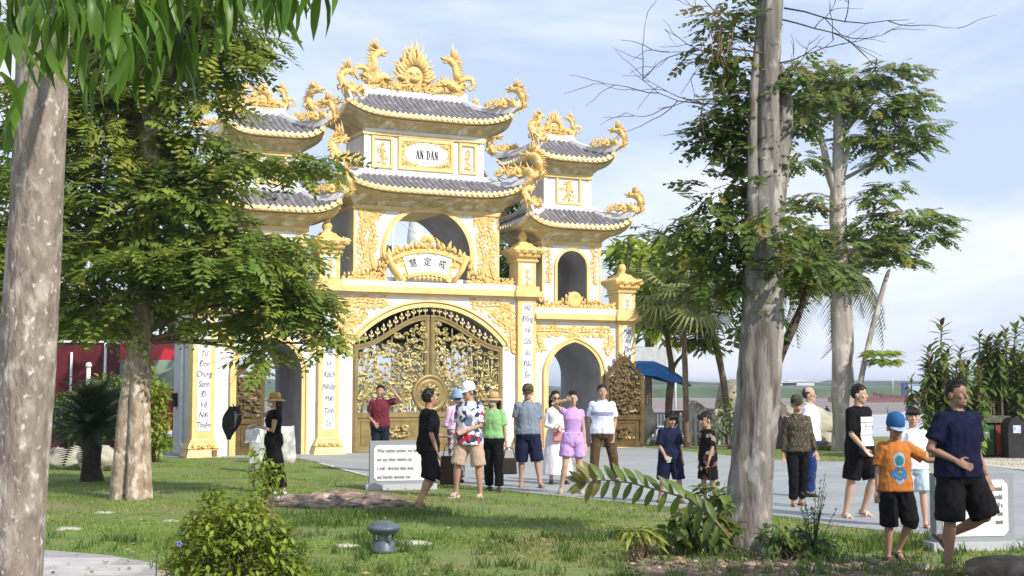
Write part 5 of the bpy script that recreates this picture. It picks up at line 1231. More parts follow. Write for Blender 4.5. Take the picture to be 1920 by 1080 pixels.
stone_sign('low grey stone sign with white engraved panel, behind the walking youth in black',(693,919),(812,917),.80,
    [('What neither mother, nor father',"LEFT"),('nor any other relative can',"LEFT"),('a well - directed mind does',"LEFT"),('and thereby elevates one',"LEFT")],True,fs=.088)
stone_sign('low grey stone sign with white engraved panel at the right, behind the man in navy',(1757,1034),(1903,1031),.80,
    [('around',"RIGHT"),('should',"RIGHT"),('if a',"RIGHT"),('to the',"RIGHT"),('men',"RIGHT"),('ad',"LEFT")],fs=.075)
# garden lamp
g0 = gp(719,1036); t = thing('garden_lamp','squat slate-green garden lamp with mushroom cap on the lawn','lamp',g0); k=1.0
mb = MB(); mb.lathe([(.13,0),(.135,.03),(.12,.05),(.12,.10),(.09,.125),(.02,.135)],(0,0,0),20,0); mb.build('base',M['lampgreen'],t,fix=True)
for i in range(4):
    a=.6+i*1.571; mb=MB(); mb.tube([(.105*math.cos(a),.105*math.sin(a),.08),(.115*math.cos(a),.115*math.sin(a),.215)],.016,6,0); mb.build('post',M['lampgreen'],t,fix=True)
mb=MB(); mb.lathe([(.06,.10),(.06,.2)],(0,0,0),12,0); mb.build('bulb_cover',mat('frosted_glass',(.35,.36,.36),None,.4),t,fix=True)
mb=MB(); mb.lathe([(.115,.19),(.145,.20),(.15,.225),(.172,.235),(.174,.262),(.165,.27),(.12,.30),(.07,.318),(.0,.325)],(0,0,0),28,0); mb.build('cap',M['lampgreen'],t,fix=True)
# rock heap
rr = random.Random(9); spots=[(560,942,.30),(598,938,.28),(640,936,.30),(676,948,.26),(712,938,.30),(742,950,.22),(618,950,.2),(655,953,.2),(540,950,.15),(590,952,.17),(705,956,.16),(640,930,.26)]
wh=['pinkish flat rock at the left end of the rock heap','pinkish rock second from the left end of the heap','brown rock in the middle back of the rock heap','pale rock in the middle front of the heap','big brown rock at the right back of the heap','greyish rock at the right end of the heap beside the youth','small pale rock at the front left of the heap','small rock at the middle front edge of the heap','smallest pink rock at the far left tip of the heap','small pink rock at the left front of the heap','small rock at the right front edge of the heap','dark flat rock on the back of the heap']
for i,(x,y,r) in enumerate(spots):
    p=gp(x,y); o=link('rock',rockmesh(r,i*3.1,3,(1.25,.8,.28),.55),M['rock'] if i in (0,1,8,3) else layer(M['rock'].copy(),(.13,.10,.085),4,.35,.6,seed=4)); o.location=(p.x,p.y,.02); o.rotation_euler.z=rr.uniform(-.6,.6); tag(o,wh[i],'rock','rock heap on the lawn')
for i,(x,y,r,sc,m,lb) in enumerate(((1888,1084,.26,(1.3,.8,.62),'rock2','rust-brown boulder at the bottom right corner'),(1845,1084,.14,(1.5,.8,.55),'rock2','grey-green stone against the left of the corner boulder'),(1728,1068,.055,(1.2,.8,.9),'sandrock','pale stone lying between the boy and the man in navy'),(1410,1062,.06,(1.6,.9,.5),'rock','flat pale stone at the foot of the vine-wrapped trunk'))):
    p=gp(x,y); o=link('rock',rockmesh(r,40+i*2.3,3,sc,.35),M[m]); o.location=(p.x,p.y,r*.15); tag(o,lb,'rock')
# dirt clods, dry leaves and chippings on the bare earth
mb=MB(); rng=random.Random(3)
for i in range(650):
    x=rng.uniform(1180,1720); y=1060+rng.gauss(0,11)+(.03*(x-1450)); p=gp(x,max(1036,y)); r=rng.choice((.008,.012,.018,.03,.04))*rng.uniform(.7,1.2); mb.ell((p.x,p.y,r*.3),(r*1.4,r,r*.6),0 if rng.random()<.3 else 1,6,4,Matrix.Rotation(rng.random()*3,3,'Z'))
mb.build('dirt_clods',[M['rock'],M['rock2']],kind='stuff')
mb=MB(); rng=random.Random(33)
for i in range(900):
    y0=10.4*(2.2**rng.random()); x0=(rng.random()*2-1)*y0*.42
    if inpoly(x0,y0,pav): continue
    a=rng.random()*6.28; l=rng.uniform(.02,.05); R=Euler((rng.uniform(-.5,.5),rng.uniform(-.5,.5),a)).to_matrix()
    mb.add([Vector((x0,y0,.035))+R@Vector(v) for v in ((-l,0,0),(0,-l*.4,.008),(l,0,0),(0,l*.4,.008))],[(0,1,2,3)],0)
mb.build('fallen_leaves',mat('dead_leaf',(.36,.27,.13),(.2,.13,.07),.8,2),kind='stuff')
dm=[gp(x,y) for x,y in ((1180,1085),(1240,1055),(1330,1042),(1450,1046),(1560,1048),(1680,1052),(1760,1066),(1800,1085))]
mb=MB(); mb.add([(p.x,p.y,.006) for p in dm],[tuple(range(len(dm)))]); mb.build('bare_earth',layer(mat('bare_earth',(.20,.15,.10),(.12,.09,.06),.95,7,.8,25),(.30,.22,.16),11,.55,.68),kind='structure')
# stepping stones
SS=[(650,1024,.17,'grey stepping stone left of the garden lamp'),(772,1020,.24,'wide stepping stone right of the garden lamp'),(320,978,.16,'flat stone in the grass above the paved path'),(510,997,.15,'flat stone beside the blue-flowered bush'),(128,993,.2,'pale flat stone beside the mottled trunk'),(195,962,.16,'sunken tan stone in the lawn left of the fluted trunk')]
for i,(x,y,r,lb) in enumerate(SS):
    p=gp(x,y); o=link('stepping_stone',rockmesh(r*.85,70+i,3,(1,.75,.16),.3),M['sandrock']); o.location=(p.x,p.y,.004); tag(o,lb,'stone','stepping stones')
# pale veined stone block by the left arch
def block(label,px,py,w_,h_,d_,seed,rz=0):
    p=gp(px,py); mb=MB(); rings=[]; rng=random.Random(seed)
    for j in range(6):
        t=j/5; s=1-.14*t**2; rings.append([(w_/2*s*(1+.03*rng.uniform(-1,1))*math.copysign(abs(math.cos(a))**.45,math.cos(a)),d_/2*s*math.copysign(abs(math.sin(a))**.45,math.sin(a)),h_*t*(1+(.03*rng.uniform(-1,1) if j==5 else 0))) for a in [2*math.pi*i/16 for i in range(16)]])
    mb.loft(rings,0,True); o=mb.build('stone_block',M['stone'],fix=True); o.location=p; o.rotation_euler.z=rz; return tag(o,label,'stone','upright stones before the left arch')
block('broad upright white-veined stone right of the woman in the straw hat',520,868,.82,.80,.45,3,.2)
block('narrow upright speckled stone left of the woman in the straw hat',480,884,.30,.85,.4,5,.1)
# litter bins
p=gp(1859,856); t=thing('litter_bins','pair of green and red litter bins under one mossy roof','litter bin',p,.05)
BX=mat('bin_green',(.03,.14,.05),None,.5); RX_=mat('bin_red',(.26,.055,.04),None,.5)
mb=MB(); mb.bx(-.36,-.02,-.24,.24,.06,.78,0); mb.build('green_bin',BX,t)
mb=MB(); mb.bx(.02,.36,-.24,.24,.06,.78,0); mb.build('red_bin',RX_,t)
for u in (-.19,.19):
    mb=MB(); mb.bx(u-.055,u+.055,-.252,-.24,.46,.60,0); mb.build('white_notice',M['panelwhite'],t)
mb=MB(); mb.prism([(-.44,.82),(.40,.82),(.36,.98),(-.40,.98)],-.30,.3,0); mb.build('roof',layer(mat('mossy_roof',(.14,.14,.09),(.08,.085,.05),.9,8,.6),(.3,.29,.22),6,.55,.7),t,fix=True)
mb=MB(); mb.bx(-.40,.38,-.26,.26,0,.06,0)
for u in (-.38,.0,.38): mb.bx(u-.02,u+.02,.2,.24,.06,.82,0)
mb.build('stand',M['dark'],t)
p=gp(1899,859); t=thing('dark_bin','dark rounded litter bin with a blue sticker right of the red bin','litter bin',p)
mb=MB(); pr=[(-.2,0),(.2,0),(.2,.70)]+[(.2*math.cos(a),.70+.26*math.sin(a)) for a in [.2+i*.274 for i in range(10)]]+[(-.2,.70)]; mb.prism(pr,-.3,.2,0); mb.build('bin_body',M['dark'],t,fix=True)
mb=MB(); mb.bx(-.09,.09,-.312,-.30,.60,.78,0); mb.build('blue_sticker',mat('blue_sticker',(.10,.18,.62),(.55,.62,.85),.5,5,lo=.5,hi=.55),t)
# blue parasol
c=at(1205,712,40); t=thing('parasol','blue parasol with lit and shaded panel colours on a thin pole beside the gate','parasol',(c.x+.25,40,0)); Rt=Euler((0,.22,0)).to_matrix()
BL=mat('lit_blue_canvas',(.03,.28,.85),(.02,.18,.6),.7,2); DKB=mat('shaded_blue_canvas',(.02,.03,.08),None,.8)  # lit side and shaded side of the canopy painted as two blues
for i in range(8):
    a0=i*math.pi/4; V=[]; 
    for j in range(4):
        for k in range(4):
            r=1.25*(.02+.98*j/3); a=a0+math.pi/4*k/3; V.append(Rt@Vector((r*math.cos(a),r*math.sin(a),.46*(1-(j/3)**1.6)-.05*math.sin(math.pi*k/3)*(j/3)))+Vector((0,0,1.98)))
    mb=MB(); mb.add(V,[(j*4+k,(j+1)*4+k,(j+1)*4+k+1,j*4+k+1) for j in range(3) for k in range(3)],0,True); mb.build('canopy_panel',BL if i in (3,4,5,6) else DKB,t)
mb=MB(); mb.tube([(0,0,0),(0,0,2.4)],.022,7,0); mb.build('pole',M['dark'],t)
mb=MB(); mb.lathe([(.25,0),(.25,.06),(.05,.1)],(0,0,0),14,0); mb.build('foot',M['sandrock'],t)
# white canopy tent behind the parasol
t=thing('white_tent','pale tarpaulin stall roof behind the blue parasol','tent',(at(1225,700,46).x,46,0)); WT=mat('white_tarpaulin',(.62,.64,.68),None,.7)
mb=MB(); V=[(-1.7,-1,2.5),(.75,-1,2.35),(.75,1,2.5),(-1.7,1,2.7),(-1.7,-1,3.0),(.6,-1,3.0),(.6,1,3.05),(-1.7,1,3.1)]; mb.add(V,[(0,1,5,4),(1,2,6,5),(4,5,6,7),(2,3,7,6),(3,0,4,7)]); mb.build('tarpaulin',WT,t,fix=True)
for x,y in ((-1.6,-.9),(.65,-.9),(.65,.9),(-1.6,.9)):
    mb=MB(); mb.tube([(x,y,0),(x,y,2.5)],.03,6,0); mb.build('post',M['pipe'],t)
# plastic chairs
def chair(label,px,py,rz,m):
    t=thing('plastic_chair',label,'chair',gp(px,py),rz,'plastic chairs near the parasol')
    mb=MB(); mb.bx(-.22,.22,-.22,.22,.42,.46,0); mb.build('seat',m,t)
    for x in (-.2,.2):
        for y in (-.2,.2): mb=MB(); mb.tube([(x,y,.42),(x*1.15,y*1.15,0)],.022,5,0); mb.build('leg',m,t)
    for i in range(4): mb=MB(); mb.bx(-.19+i*.1,-.11+i*.1,.2,.225,.5,.84,0); mb.build('back_slat',m,t)
    mb=MB(); mb.bx(-.22,.22,.195,.23,.84,.9,0); mb.build('back_rail',m,t)
    for x in (-.23,.23): mb=MB(); mb.bx(x-.02,x+.02,-.2,.2,.64,.67,0); mb.bx(x-.02,x+.02,-.2,-.16,.46,.64,0); mb.build('armrest',m,t)
WP=mat('cream_plastic',(.66,.66,.58),None,.4)
chair('white plastic chair right beside the open right gate leaf',1212,833,.3,WP); chair('white plastic chair between the parasol pole and the forked sapling',1236,830,-.4,WP); chair('white plastic chair right of the forked sapling',1275,832,.8,WP)
t=thing('lounge_frame','dark canvas lounge chair with white frame behind the boy in navy','chair',gp(1283,834),.4)
mb=MB(); mb.box((0,.15,.62),(.5,.04,.75),0,Euler((-.35,0,0)).to_matrix()); mb.build('canvas',M['dark'],t)
for x in (-.28,.28):
    mb=MB(); mb.tube([(x,-.2,0),(x,.35,1.0)],.03,6,0); mb.tube([(x,.4,0),(x,-.1,.6)],.025,6,0); mb.build('side_frame',WP,t)
# boat-shaped rock sculpture, pale boulders
def bld(label,px,py,Yd,r,seed,sc,m='sandrock',nm='boulder'):
    b=at(px,py,Yd); o=link(nm,rockmesh(r,seed,4,sc,.3),M[m]); o.location=(b.x,Yd,b.z); return tag(o,label,'boulder','boulders along the shore')
BH=thing('boat_rock','pale stone sculpture shaped like a boat hull behind the wooden fence','sculpture',gp(1330,826)); S_=72/1.0
rings=[]
for i in range(11):
    t=i/10; x=lerp(-.62,1.3,t); wv=.08+.42*math.sin(math.pi*min(1,t*.8+.12)); zt=1.28-.75*t*(1-t)*1.6+.10*mnoise.noise(Vector((t*5,0,0)))
    rings.append([(x,-wv,zt),(x-.02,-wv*.9,.5),(x+.06,-wv*.5,0),(x+.06,wv*.5,0),(x,wv*.9,.5),(x,wv,zt),(x,0,zt-.10)])
mb=MB(); mb.loft(rings,0,True); mb.build('hull',M['sandrock'],BH,fix=True)
o=link('rock_cabin',rockmesh(.62,7,3,(.9,.7,1.05),.3),M['sandrock'],BH); o.location=(.72,.1,1.25)
bld('rounded grey boulder just right of the vine-wrapped trunk',1452,820,37,.78,3,(.75,.7,1.1),'rock2'); bld('pale low boulder left of the pale forked trunk',1545,826,36,.5,9,(1.3,.7,.45)); bld('pale rounded boulder behind the open right gate leaf',1202,800,39,.62,12,(.7,.7,1.1)); bld('sandy boulder half hidden by the fluted trunk',185,860,27,.34,13,(1.2,.7,.8)); bld('sandy boulder left of the cycad trunk',125,862,27.5,.36,15,(1.1,.7,.75)); bld('grey sloped boulder on the beach between the two grey trunks',1500,800,42,.9,18,(1.4,.8,.7),'sandrock')
# picket fence
A,B=gp(1277,836),gp(1366,833); dv=B-A; t=thing('picket_fence','low weathered white picket fence in front of the boat-shaped rock','fence',A,math.atan2(dv.y,dv.x)); n=11
for i in range(n): mb=MB(); x=dv.length*i/(n-1); mb.box((x,0,.47),(.085,.03,.94+.03*(i%2)),0); mb.build('picket',mat('weathered_white_wood',(.52,.50,.44),(.38,.36,.31),.85,10) if i==0 else bpy.data.materials['weathered_white_wood'],t)
for z in (.3,.72): mb=MB(); mb.bx(-.05,dv.length+.05,.016,.05,z,z+.07,0); mb.build('rail',bpy.data.materials['weathered_white_wood'],t)
# red stall and red vehicle at the left
p=gp(165,826); p=Vector((at(150,700,36).x,36,0)); t=thing('red_stall','dark red stall with white metal frame behind the cycad','stall',p); RD=mat('dark_red_tarpaulin',(.13,.014,.02),(.08,.01,.014),.7,3); s=F/36
mb=MB(); mb.bx(-.95,.66,0,1.4,1.35,2.85,0); mb.bx(-.9,.6,.1,1.3,0,1.34,0); mb.build('tarpaulin_wall',RD,t)
mb=MB(); mb.bx(-1.0,.72,-.05,1.45,2.86,2.92,0); mb.build('roof_rail',M['pipe'],t)
for x in (.69,-.22,-.98): mb=MB(); mb.tube([(x,-.06,0),(x,-.06,2.86 if x!=-.22 else 2.6)],.035,6,0); mb.build('post',M['pipe'],t)
t=thing('white_post','short round white post with ball top in front of the red stall','post',Vector((at(166,700,34).x,34,0))); mb=MB(); mb.tube([(0,0,0),(0,0,2.15)],.055,8,0); mb.ell((0,0,2.22),(.085,.085,.085),0,10,6); mb.build('shaft',M['pipe'],t)
t=thing('red_bus','red minibus parked behind the fluted trunk','minibus',Vector((at(262,700,40).x,40,0))); RB=mat('bus_red_paint',(.52,.02,.03),None,.35,spec=.6); s=1
mb=MB(); mb.loft([[(-1.25,y,z) for y,z in ((-.9,.45),(-.92,1.5),(-.8,2.7),(.8,2.7),(.92,1.5),(.9,.45))],[(-.9,y,z) for y,z in ((-.95,.4),(-.98,1.5),(-.85,2.95),(.85,2.95),(.98,1.5),(.95,.4))],[(2.6,y,z) for y,z in ((-.95,.4),(-.98,1.5),(-.85,2.95),(.85,2.95),(.98,1.5),(.95,.4))]],0,False); mb.build('body',RB,t,fix=True)
GLS=mat('tinted_glass',(.25,.34,.26),None,.1,spec=.7)
for x0,x1 in ((-.9,-.2),(-.1,.55),(.65,1.3),(1.4,2.1)): mb=MB(); mb.add([(x0,-.985,1.6),(x1,-.985,1.6),(x1,-.90,2.45),(x0,-.90,2.45)],[(0,1,2,3)]); mb.build('window',GLS,t)
mb=MB(); mb.bx(-1.0,2.5,-.6,.6,2.96,3.05,0); mb.build('roof_rack',M['pipe'],t)
for x in (-.5,1.9):
    for y in (-.9,.9): mb=MB(); mb.lathe([(.1,-.09),(.36,-.08),(.36,.08),(.1,.09)],(x,y,.36),18,0,R=Rb); mb.build('wheel',M['dark'],t,fix=True)
t=thing('flag','small red flag on a pole beyond the left trees','flag',Vector((at(292,700,48).x,48,0))); mb=MB(); mb.tube([(0,0,0),(0,0,6.6)],.03,6,0); mb.build('pole',M['pipe'],t); mb=MB(); mb.add([(0,0,6.55),(.2,.05,6.45),(.4,0,6.5),(.4,0,6.15),(.2,.05,6.1),(0,0,6.2)],[(0,1,4,5),(1,2,3,4)]); mb.build('cloth',RB,t)
# white statue seen through the round window
t=thing('white_statue','white robed statue on a lotus base seen through the round window','statue',Vector((at(778,700,62).x,62,-1.5))); SW=mat('white_statue_stone',(.62,.66,.66),(.52,.56,.56),.6,2); z0=at(778,455,62).z+1.5
mb=MB(); mb.lathe([(1.6,0),(1.6,.5),(1.1,.7),(1.0,z0-1.2),(1.1,z0-.9)],(0,0,0),18,0); mb.build('pedestal',SW,t,fix=True)
mb=MB()
for k in range(2):
    for i in range(14): a=i*.449+k*.22; mb.ell((.8*math.cos(a),.8*math.sin(a),z0-.75+.3*k),(.2,.2,.32),0,7,5)
mb.lathe([(.7,z0-.95),(.75,z0-.2)],(0,0,0),14,0); mb.build('lotus_base',SW,t)
mb=MB(); mb.lathe([(.42,z0-.3),(.40,z0+.3),(.33,z0+.9),(.30,z0+1.25),(.34,z0+1.6),(.36,z0+1.85),(.27,z0+2.1),(.12,z0+2.25)],(0,0,0),18,0,sy=.8); mb.ell((0,0,z0+2.5),(.19,.2,.27),0,12,8); mb.lathe([(.26,z0+2.1),(.27,z0+2.5),(.2,z0+2.8),(.05,z0+2.92)],(0,.06,0),14,0)
for s2 in (-1,1): mb.tube([(s2*.33,0,z0+1.95),(s2*.36,-.12,z0+1.5),(s2*.1,-.3,z0+1.6)],[.13,.13,.08],8,0)
mb.build('figure',SW,t)
t=thing('flagpole','thin white mast with crossbar seen through the round window','mast',Vector((at(735,700,50).x,50,0))); mb=MB(); mb.tube([(0,0,0),(0,0,8.2)],[.06,.04],7,0); mb.build('mast',M['pipe'],t); mb=MB(); mb.tube([(-.4,0,6.6),(.5,0,6.6)],.025,5,0); mb.tube([(.9,0,7.4),(0,0,8.1)],.02,5,0); mb.build('crossbar',M['pipe'],t)
# moored boat, far buildings, tiny people on the mud
b=at(1690,752,330); t=thing('fishing_boat','small blue and white fishing boat aground on the far mud','boat',(b.x,330,-2.3)); 
mb=MB(); mb.loft([[(x,-w_,.3),(x,-w_*1.2,1.5+.5*abs(x/6)**3),(x,w_*1.2,1.5+.5*abs(x/6)**3),(x,w_,.3)] for x,w_ in ((-7,.15),(-5,1.2),(0,1.6),(5,1.4),(7.5,.2))],0,False); mb.build('hull',mat('boat_red_paint',(.20,.085,.075),None,.6),t,fix=True)
mb=MB(); mb.bx(1.5,6,-1.1,1.1,1.5,4.2,0); mb.build('cabin',mat('boat_pale_blue',(.42,.52,.66),None,.6),t); mb=MB(); mb.bx(.3,1.45,-.9,.9,1.5,4.6,0); mb.build('wheelhouse',mat('boat_dark_blue',(.03,.07,.25),None,.6),t)
mb=MB(); mb.tube([(-2,0,1.6),(-2,0,6)],.1,5,0); mb.build('mast',M['pipe'],t)
b=at(1640,752,315); t=thing('red_hull','long low red hull lying on the mud beside the boat','boat',(b.x,315,-2.3)); mb=MB(); mb.loft([[(x,-w_,.1),(x,-w_,.8+.3*abs(x/10)**3),(x,w_,.8+.3*abs(x/10)**3),(x,w_,.1)] for x,w_ in ((-11,.2),(-8,1.3),(0,1.5),(8,1.3),(11,.2))],0,False); mb.build('hull',bpy.data.materials['boat_red_paint'],t,fix=True); mb=MB(); mb.bx(-3,1,-.8,.8,.85,1.5,0); mb.build('deckhouse',bpy.data.materials['boat_red_paint'],t)
FW=mat('far_white_wall',(.7,.72,.72),None,.8)
for x,w_,h_,lb in ((1497,13,3,'long white low building on the far shore'),(1475,8,2.4,'smaller white building on the far shore left of the long one')):
    b=at(x,719,545); t=thing('far_building',lb,'building',(b.x,545,b.z-1.5),0,'buildings on the far shore'); mb=MB(); mb.bx(-w_/2,w_/2,0,6,-4,h_*.75,0); mb.build('wall',FW,t); mb=MB(); mb.prism([(-w_/2-.4,h_*.75),(w_/2+.4,h_*.75),(0,h_*1.05)],-.4,6.4,0); mb.build('roof',FW,t,fix=True)
t=thing('far_stall','faint red roof on the far shore','building',(at(1690,720,520).x,520,at(1690,720,520).z-2),0); mb=MB(); mb.bx(-4,4,0,4,-4,.8,0); mb.build('wall',FW,t); mb=MB(); mb.prism([(-4.5,.8),(4.5,.8),(0,2)],-.3,4.3,0); mb.build('roof',bpy.data.materials['boat_red_paint'],t,fix=True)
# ================================================================== people
def evalmesh(mb, vox, sm=3, name='body'):
    me = mb.mesh(name)
    def mods(ob):
        md = ob.modifiers.new('r','REMESH'); md.mode='VOXEL'; md.voxel_size=vox; md.use_smooth_shade=True
        m2 = ob.modifiers.new('s','SMOOTH'); m2.iterations=sm; m2.factor=.5
    r = bake((me,mods)); bpy.data.meshes.remove(me); r.materials.clear(); r.name=name
    r.polygons.foreach_set('use_smooth',[True]*len(r.polygons)); return r
def wrinkle(me, amp, seed, fx=(9,9,5), keep=None):
    n=len(me.vertices); co=np.empty(n*3); me.vertices.foreach_get('co',co); nr=np.empty(n*3); me.vertices.foreach_get('normal',nr); co=co.reshape(-1,3); nr=nr.reshape(-1,3)
    for i in range(n):
        p=Vector(co[i]); k=mnoise.noise(Vector((p.x*fx[0]+seed,p.y*fx[1],p.z*fx[2])))+.5*mnoise.noise(Vector((p.x*22+seed,p.y*22,p.z*14)))
        co[i]+=nr[i]*amp*(1-abs(k)*2)
    me.vertices.foreach_set('co',co.ravel()); me.update()
SK={}
def skin(n):
    if n not in SK:
        c={'light':(.56,.36,.26),'mid':(.46,.275,.185),'tan':(.38,.22,.145),'dark':(.30,.17,.115)}[n]
        m=mat('skin_'+n,c,tuple(x*.85 for x in c),.55,8,.05,60,spec=.35); P=m.node_tree.nodes['Principled BSDF']; P.inputs['Subsurface Weight'].default_value=.08; P.inputs['Subsurface Radius'].default_value=(.01,.004,.002); SK[n]=m
    return SK[n]
HAIR=mat('black_hair',(.018,.014,.012),(.008,.007,.006),.5,40,.4,60,stretch=(1,1,.3)); HAIRG=mat('grey_black_hair',(.06,.055,.05),(.025,.022,.02),.55,40,.4,60)
LIP=mat('lip_skin',(.36,.14,.11),None,.5); EYE=mat('eye_dark',(.012,.01,.009),None,.3); EYEW=mat('eye_white',(.6,.58,.55),None,.4)
def person(label, px, py, h, yaw, sk, A, Lg, top, bot, hair='short', hat=None, lean=0.0, hy=0, hp=0, fem=False, w=1.0, shoe=None, kid=0, extras=(), legw=1.0, lift=0, face=True, sock=None, Yoff=0, tw=0):
    g0=gp(px,py); root=thing('person',label,'person',g0,math.radians(yaw)); s=h/1.70; rng=random.Random(int(px))
    hs=1.07+kid*.2; T0=Vector((0,0,.92)); RL=Matrix.Rotation(math.radians(tw),3,'Z') @ Matrix.Rotation(lean,3,'X')
    T=lambda p: T0+RL@(Vector(p)-T0)
    NK=T((0,.0,1.455)); RH=Matrix.Rotation(math.radians(hy),3,'Z')@Matrix.Rotation(math.radians(hp),3,'X')@Matrix.Rotation(lean*.5,3,'X')
    HD=lambda p: NK+RH@(Vector(p)*hs)            # head space: origin at the top of the neck
    sw=.158*w*(.92 if fem else 1)*(.93 if kid else 1)
    sh=[T((-sw,0,1.368)),T((sw,0,1.368))]; hj=[Vector((-.088*w,0,.90)),Vector((.088*w,0,.90))]
    kn=[];an=[];el=[];wr=[];fd=[]
    for i in (0,1):
        a,b=Lg[i]; a=Vector(a).normalized(); b=Vector(b).normalized(); kn.append(hj[i]+a*.425); an.append(kn[i]+b*.405)
        pf=Vector((0,-1,0))-b*Vector((0,-1,0)).dot(b); pf=pf.normalized() if pf.length>.2 else Vector((0,-1,0)); f=(pf*.8+Vector((0,-1,0))*.35+Vector((.12*(1 if i else -1),0,0))).normalized(); fd.append(f)
        c,d_=A[i]; c=Vector(c).normalized(); d_=Vector(d_).normalized(); el.append(sh[i]+c*.285); wr.append(el[i]+d_*.245)
    low=min(min((an[i]-Vector((0,0,.075))).z,(an[i]+fd[i]*.15).z-.035) for i in (0,1)); dz=Vector((0,0,-low/1.0)); sc=Matrix.Scale(s,4)
    root.scale=(1,1,1)
    X=lambda me: me.transform(Matrix.Translation(Vector((0,0,-low*s+lift)))@sc)
    fw=.93 if fem else 1.0
    tors=[(.80,.145,.105,0),(.88,.17 if fem else .163,.118,0),(.97,.148,.106,0),(1.06,.13*fw if fem else .145,.098,0),(1.16,.145*fw,.106,-.004),(1.26,.16*fw,.118 if not fem else .124,-.01),(1.33,.160*fw,.108,0),(1.38,.135*fw,.09,.004),(1.415,.085,.07,.006),(1.45,.056,.058,.008)]
    def ring(z,hw,hd,yo,e=0,ez=0,tr=T,n=18,p=.85):
        return [tr(((hw*w+e)*math.copysign(abs(math.cos(q))**p,math.cos(q)),yo+(hd*w+e)*math.copysign(abs(math.sin(q))**p,math.sin(q)),z)) for q in [2*math.pi*i/n for i in range(n)]]
    mb=MB(); mb.loft([ring(*t) for t in tors])
    mb.tube([T((0,.008,1.40)),HD((0,.005,.03)),HD((0,.008,.09))],[.058*hs**.5,.053*hs**.5,.05*hs],10)
    # head
    mb.ell(HD((0,.012,.150)),(.073*hs,.090*hs,.098*hs),0,14,10,RH); mb.ell(HD((0,-.022,.082)),(.057*hs,.066*hs,.068*hs),0,12,8,RH); mb.ell(HD((0,-.066,.052)),(.025*hs,.022*hs,.02*hs),0,8,6,RH)
    mb.tube([HD((0,-.083,.14)),HD((0,-.094,.118)),HD((0,-.098,.106))],[.010*hs,.014*hs,.018*hs],8)
    for q in (-1,1): mb.ell(HD((q*.076,.012,.118)),(.011*hs,.022*hs,.034*hs),0,8,6,RH); mb.ell(HD((q*.036,-.062,.112)),(.022*hs,.02*hs,.02*hs),0,8,6,RH)
    lw=legw*(.95 if kid else 1)
    for i in (0,1):
        mb.tube([hj[i]+Vector((0,0,.03)),hj[i].lerp(kn[i],.3),hj[i].lerp(kn[i],.75),kn[i],kn[i].lerp(an[i],.3),kn[i].lerp(an[i],.75),an[i]],[.088*w*lw,.085*w*lw,.064*lw,.054*lw,.056*lw,.038*lw,.034*lw],12)
        mb.ell(kn[i],(.054*lw,.056*lw,.056*lw)); mb.ell(an[i],(.036,.038,.04))
        b=(an[i]-kn[i]).normalized(); f=fd[i]; heel=an[i]+b*.04-f*.045; toe=an[i]+f*.15+b*.05
        mb.tube([heel,an[i]+b*.035+f*.03,an[i]+f*.10+b*.045,toe],[.033,.037,.034,.026],10,0,True,.85)
        mb.tube([sh[i]+Vector((0,0,-.005)),sh[i].lerp(el[i],.4),el[i],el[i].lerp(wr[i],.3),wr[i]],[.052*w,.045*w*fw,.037*fw,.037*fw,.026],10); mb.ell(el[i],(.037*fw,)*3); mb.ell(sh[i],(.054*w,.052*w,.05*w))
        e=(wr[i]-el[i]).normalized(); sd=e.cross(Vector((0,1,0))); sd=sd.normalized() if sd.length>.2 else Vector((1,0,0)); pn=e.cross(sd); cu=pn*(-1 if pn.y>0 else 1)*.35
        Rm=Matrix((sd,pn,e)).transposed(); mb.ell(wr[i]+e*.048,(.039,.017,.056),0,10,7,Rm)
        for k,(o,l) in enumerate(((-.029,.066),(-.010,.076),(.010,.072),(.028,.056))):
            b0=wr[i]+e*.085+sd*o*.95; d1=(e+sd*o*3.2).normalized(); mb.tube([b0-e*.02,b0,b0+d1*l*.5+cu*.010,b0+d1*l*.8+cu*.03,b0+d1*l*.97+cu*.05],[.0105,.0105,.0098,.009,.0075],6)
        ts=-1 if i else 1
        b0=wr[i]+e*.03+sd*ts*.028; mb.tube([b0,b0+(e*.6+sd*ts).normalized()*.035+cu*.008,b0+(e*1.0+sd*ts*.75).normalized()*.072+cu*.015],[.014,.012,.0085],6)
    big = py>1000
    me=evalmesh(mb,.0085 if not big else .007,2); 
    tree=BVHTree.FromPolygons([v.co.copy() for v in me.vertices],[tuple(p.vertices) for p in me.polygons])
    X(me); link('body',me,skin(sk),root)
    def addp(mb,name,m,vox=None,sm=3,wr_=0,fx=(9,9,5)):
        me=evalmesh(mb,vox,sm,name) if vox else mb.mesh(name)
        if wr_: wrinkle(me,wr_,px*.37,fx)
        X(me); return link(name,me,m,root)
    def onface(x,z,off=0.0):
        o=HD((x,-.35,z)); d_=RH@Vector((0,1,0)); hit=tree.ray_cast(o,d_); return (hit[0]-d_*off) if hit[0] else HD((x,-.085,z))
    if face:
        for q in (-1,1):
            m2=MB(); m2.ell(onface(q*.031*hs/hs,.128,-.003),(.0125*hs,.006,.006*hs),0,8,5,RH); addp(m2,'eye',EYEW)
            m2=MB(); m2.ell(onface(q*.031,.128,.002),(.006*hs,.004,.006*hs),0,8,5,RH); addp(m2,'iris',EYE)
            m2=MB(); m2.tube([onface(q*.014,.148,.0),onface(q*.032,.155,.0),onface(q*.05,.149,-.002)],[.0022*hs,.003*hs,.002*hs],5); addp(m2,'eyebrow',HAIR)
        m2=MB(); m2.ell(onface(0,.072,-.002),(.024*hs,.007,.0085*hs),0,10,5,RH); m2.tube([onface(-.022,.0715,.002),onface(0,.0715,.004),onface(.022,.0715,.002)],[.002,.003,.002],5); addp(m2,'lips',LIP)
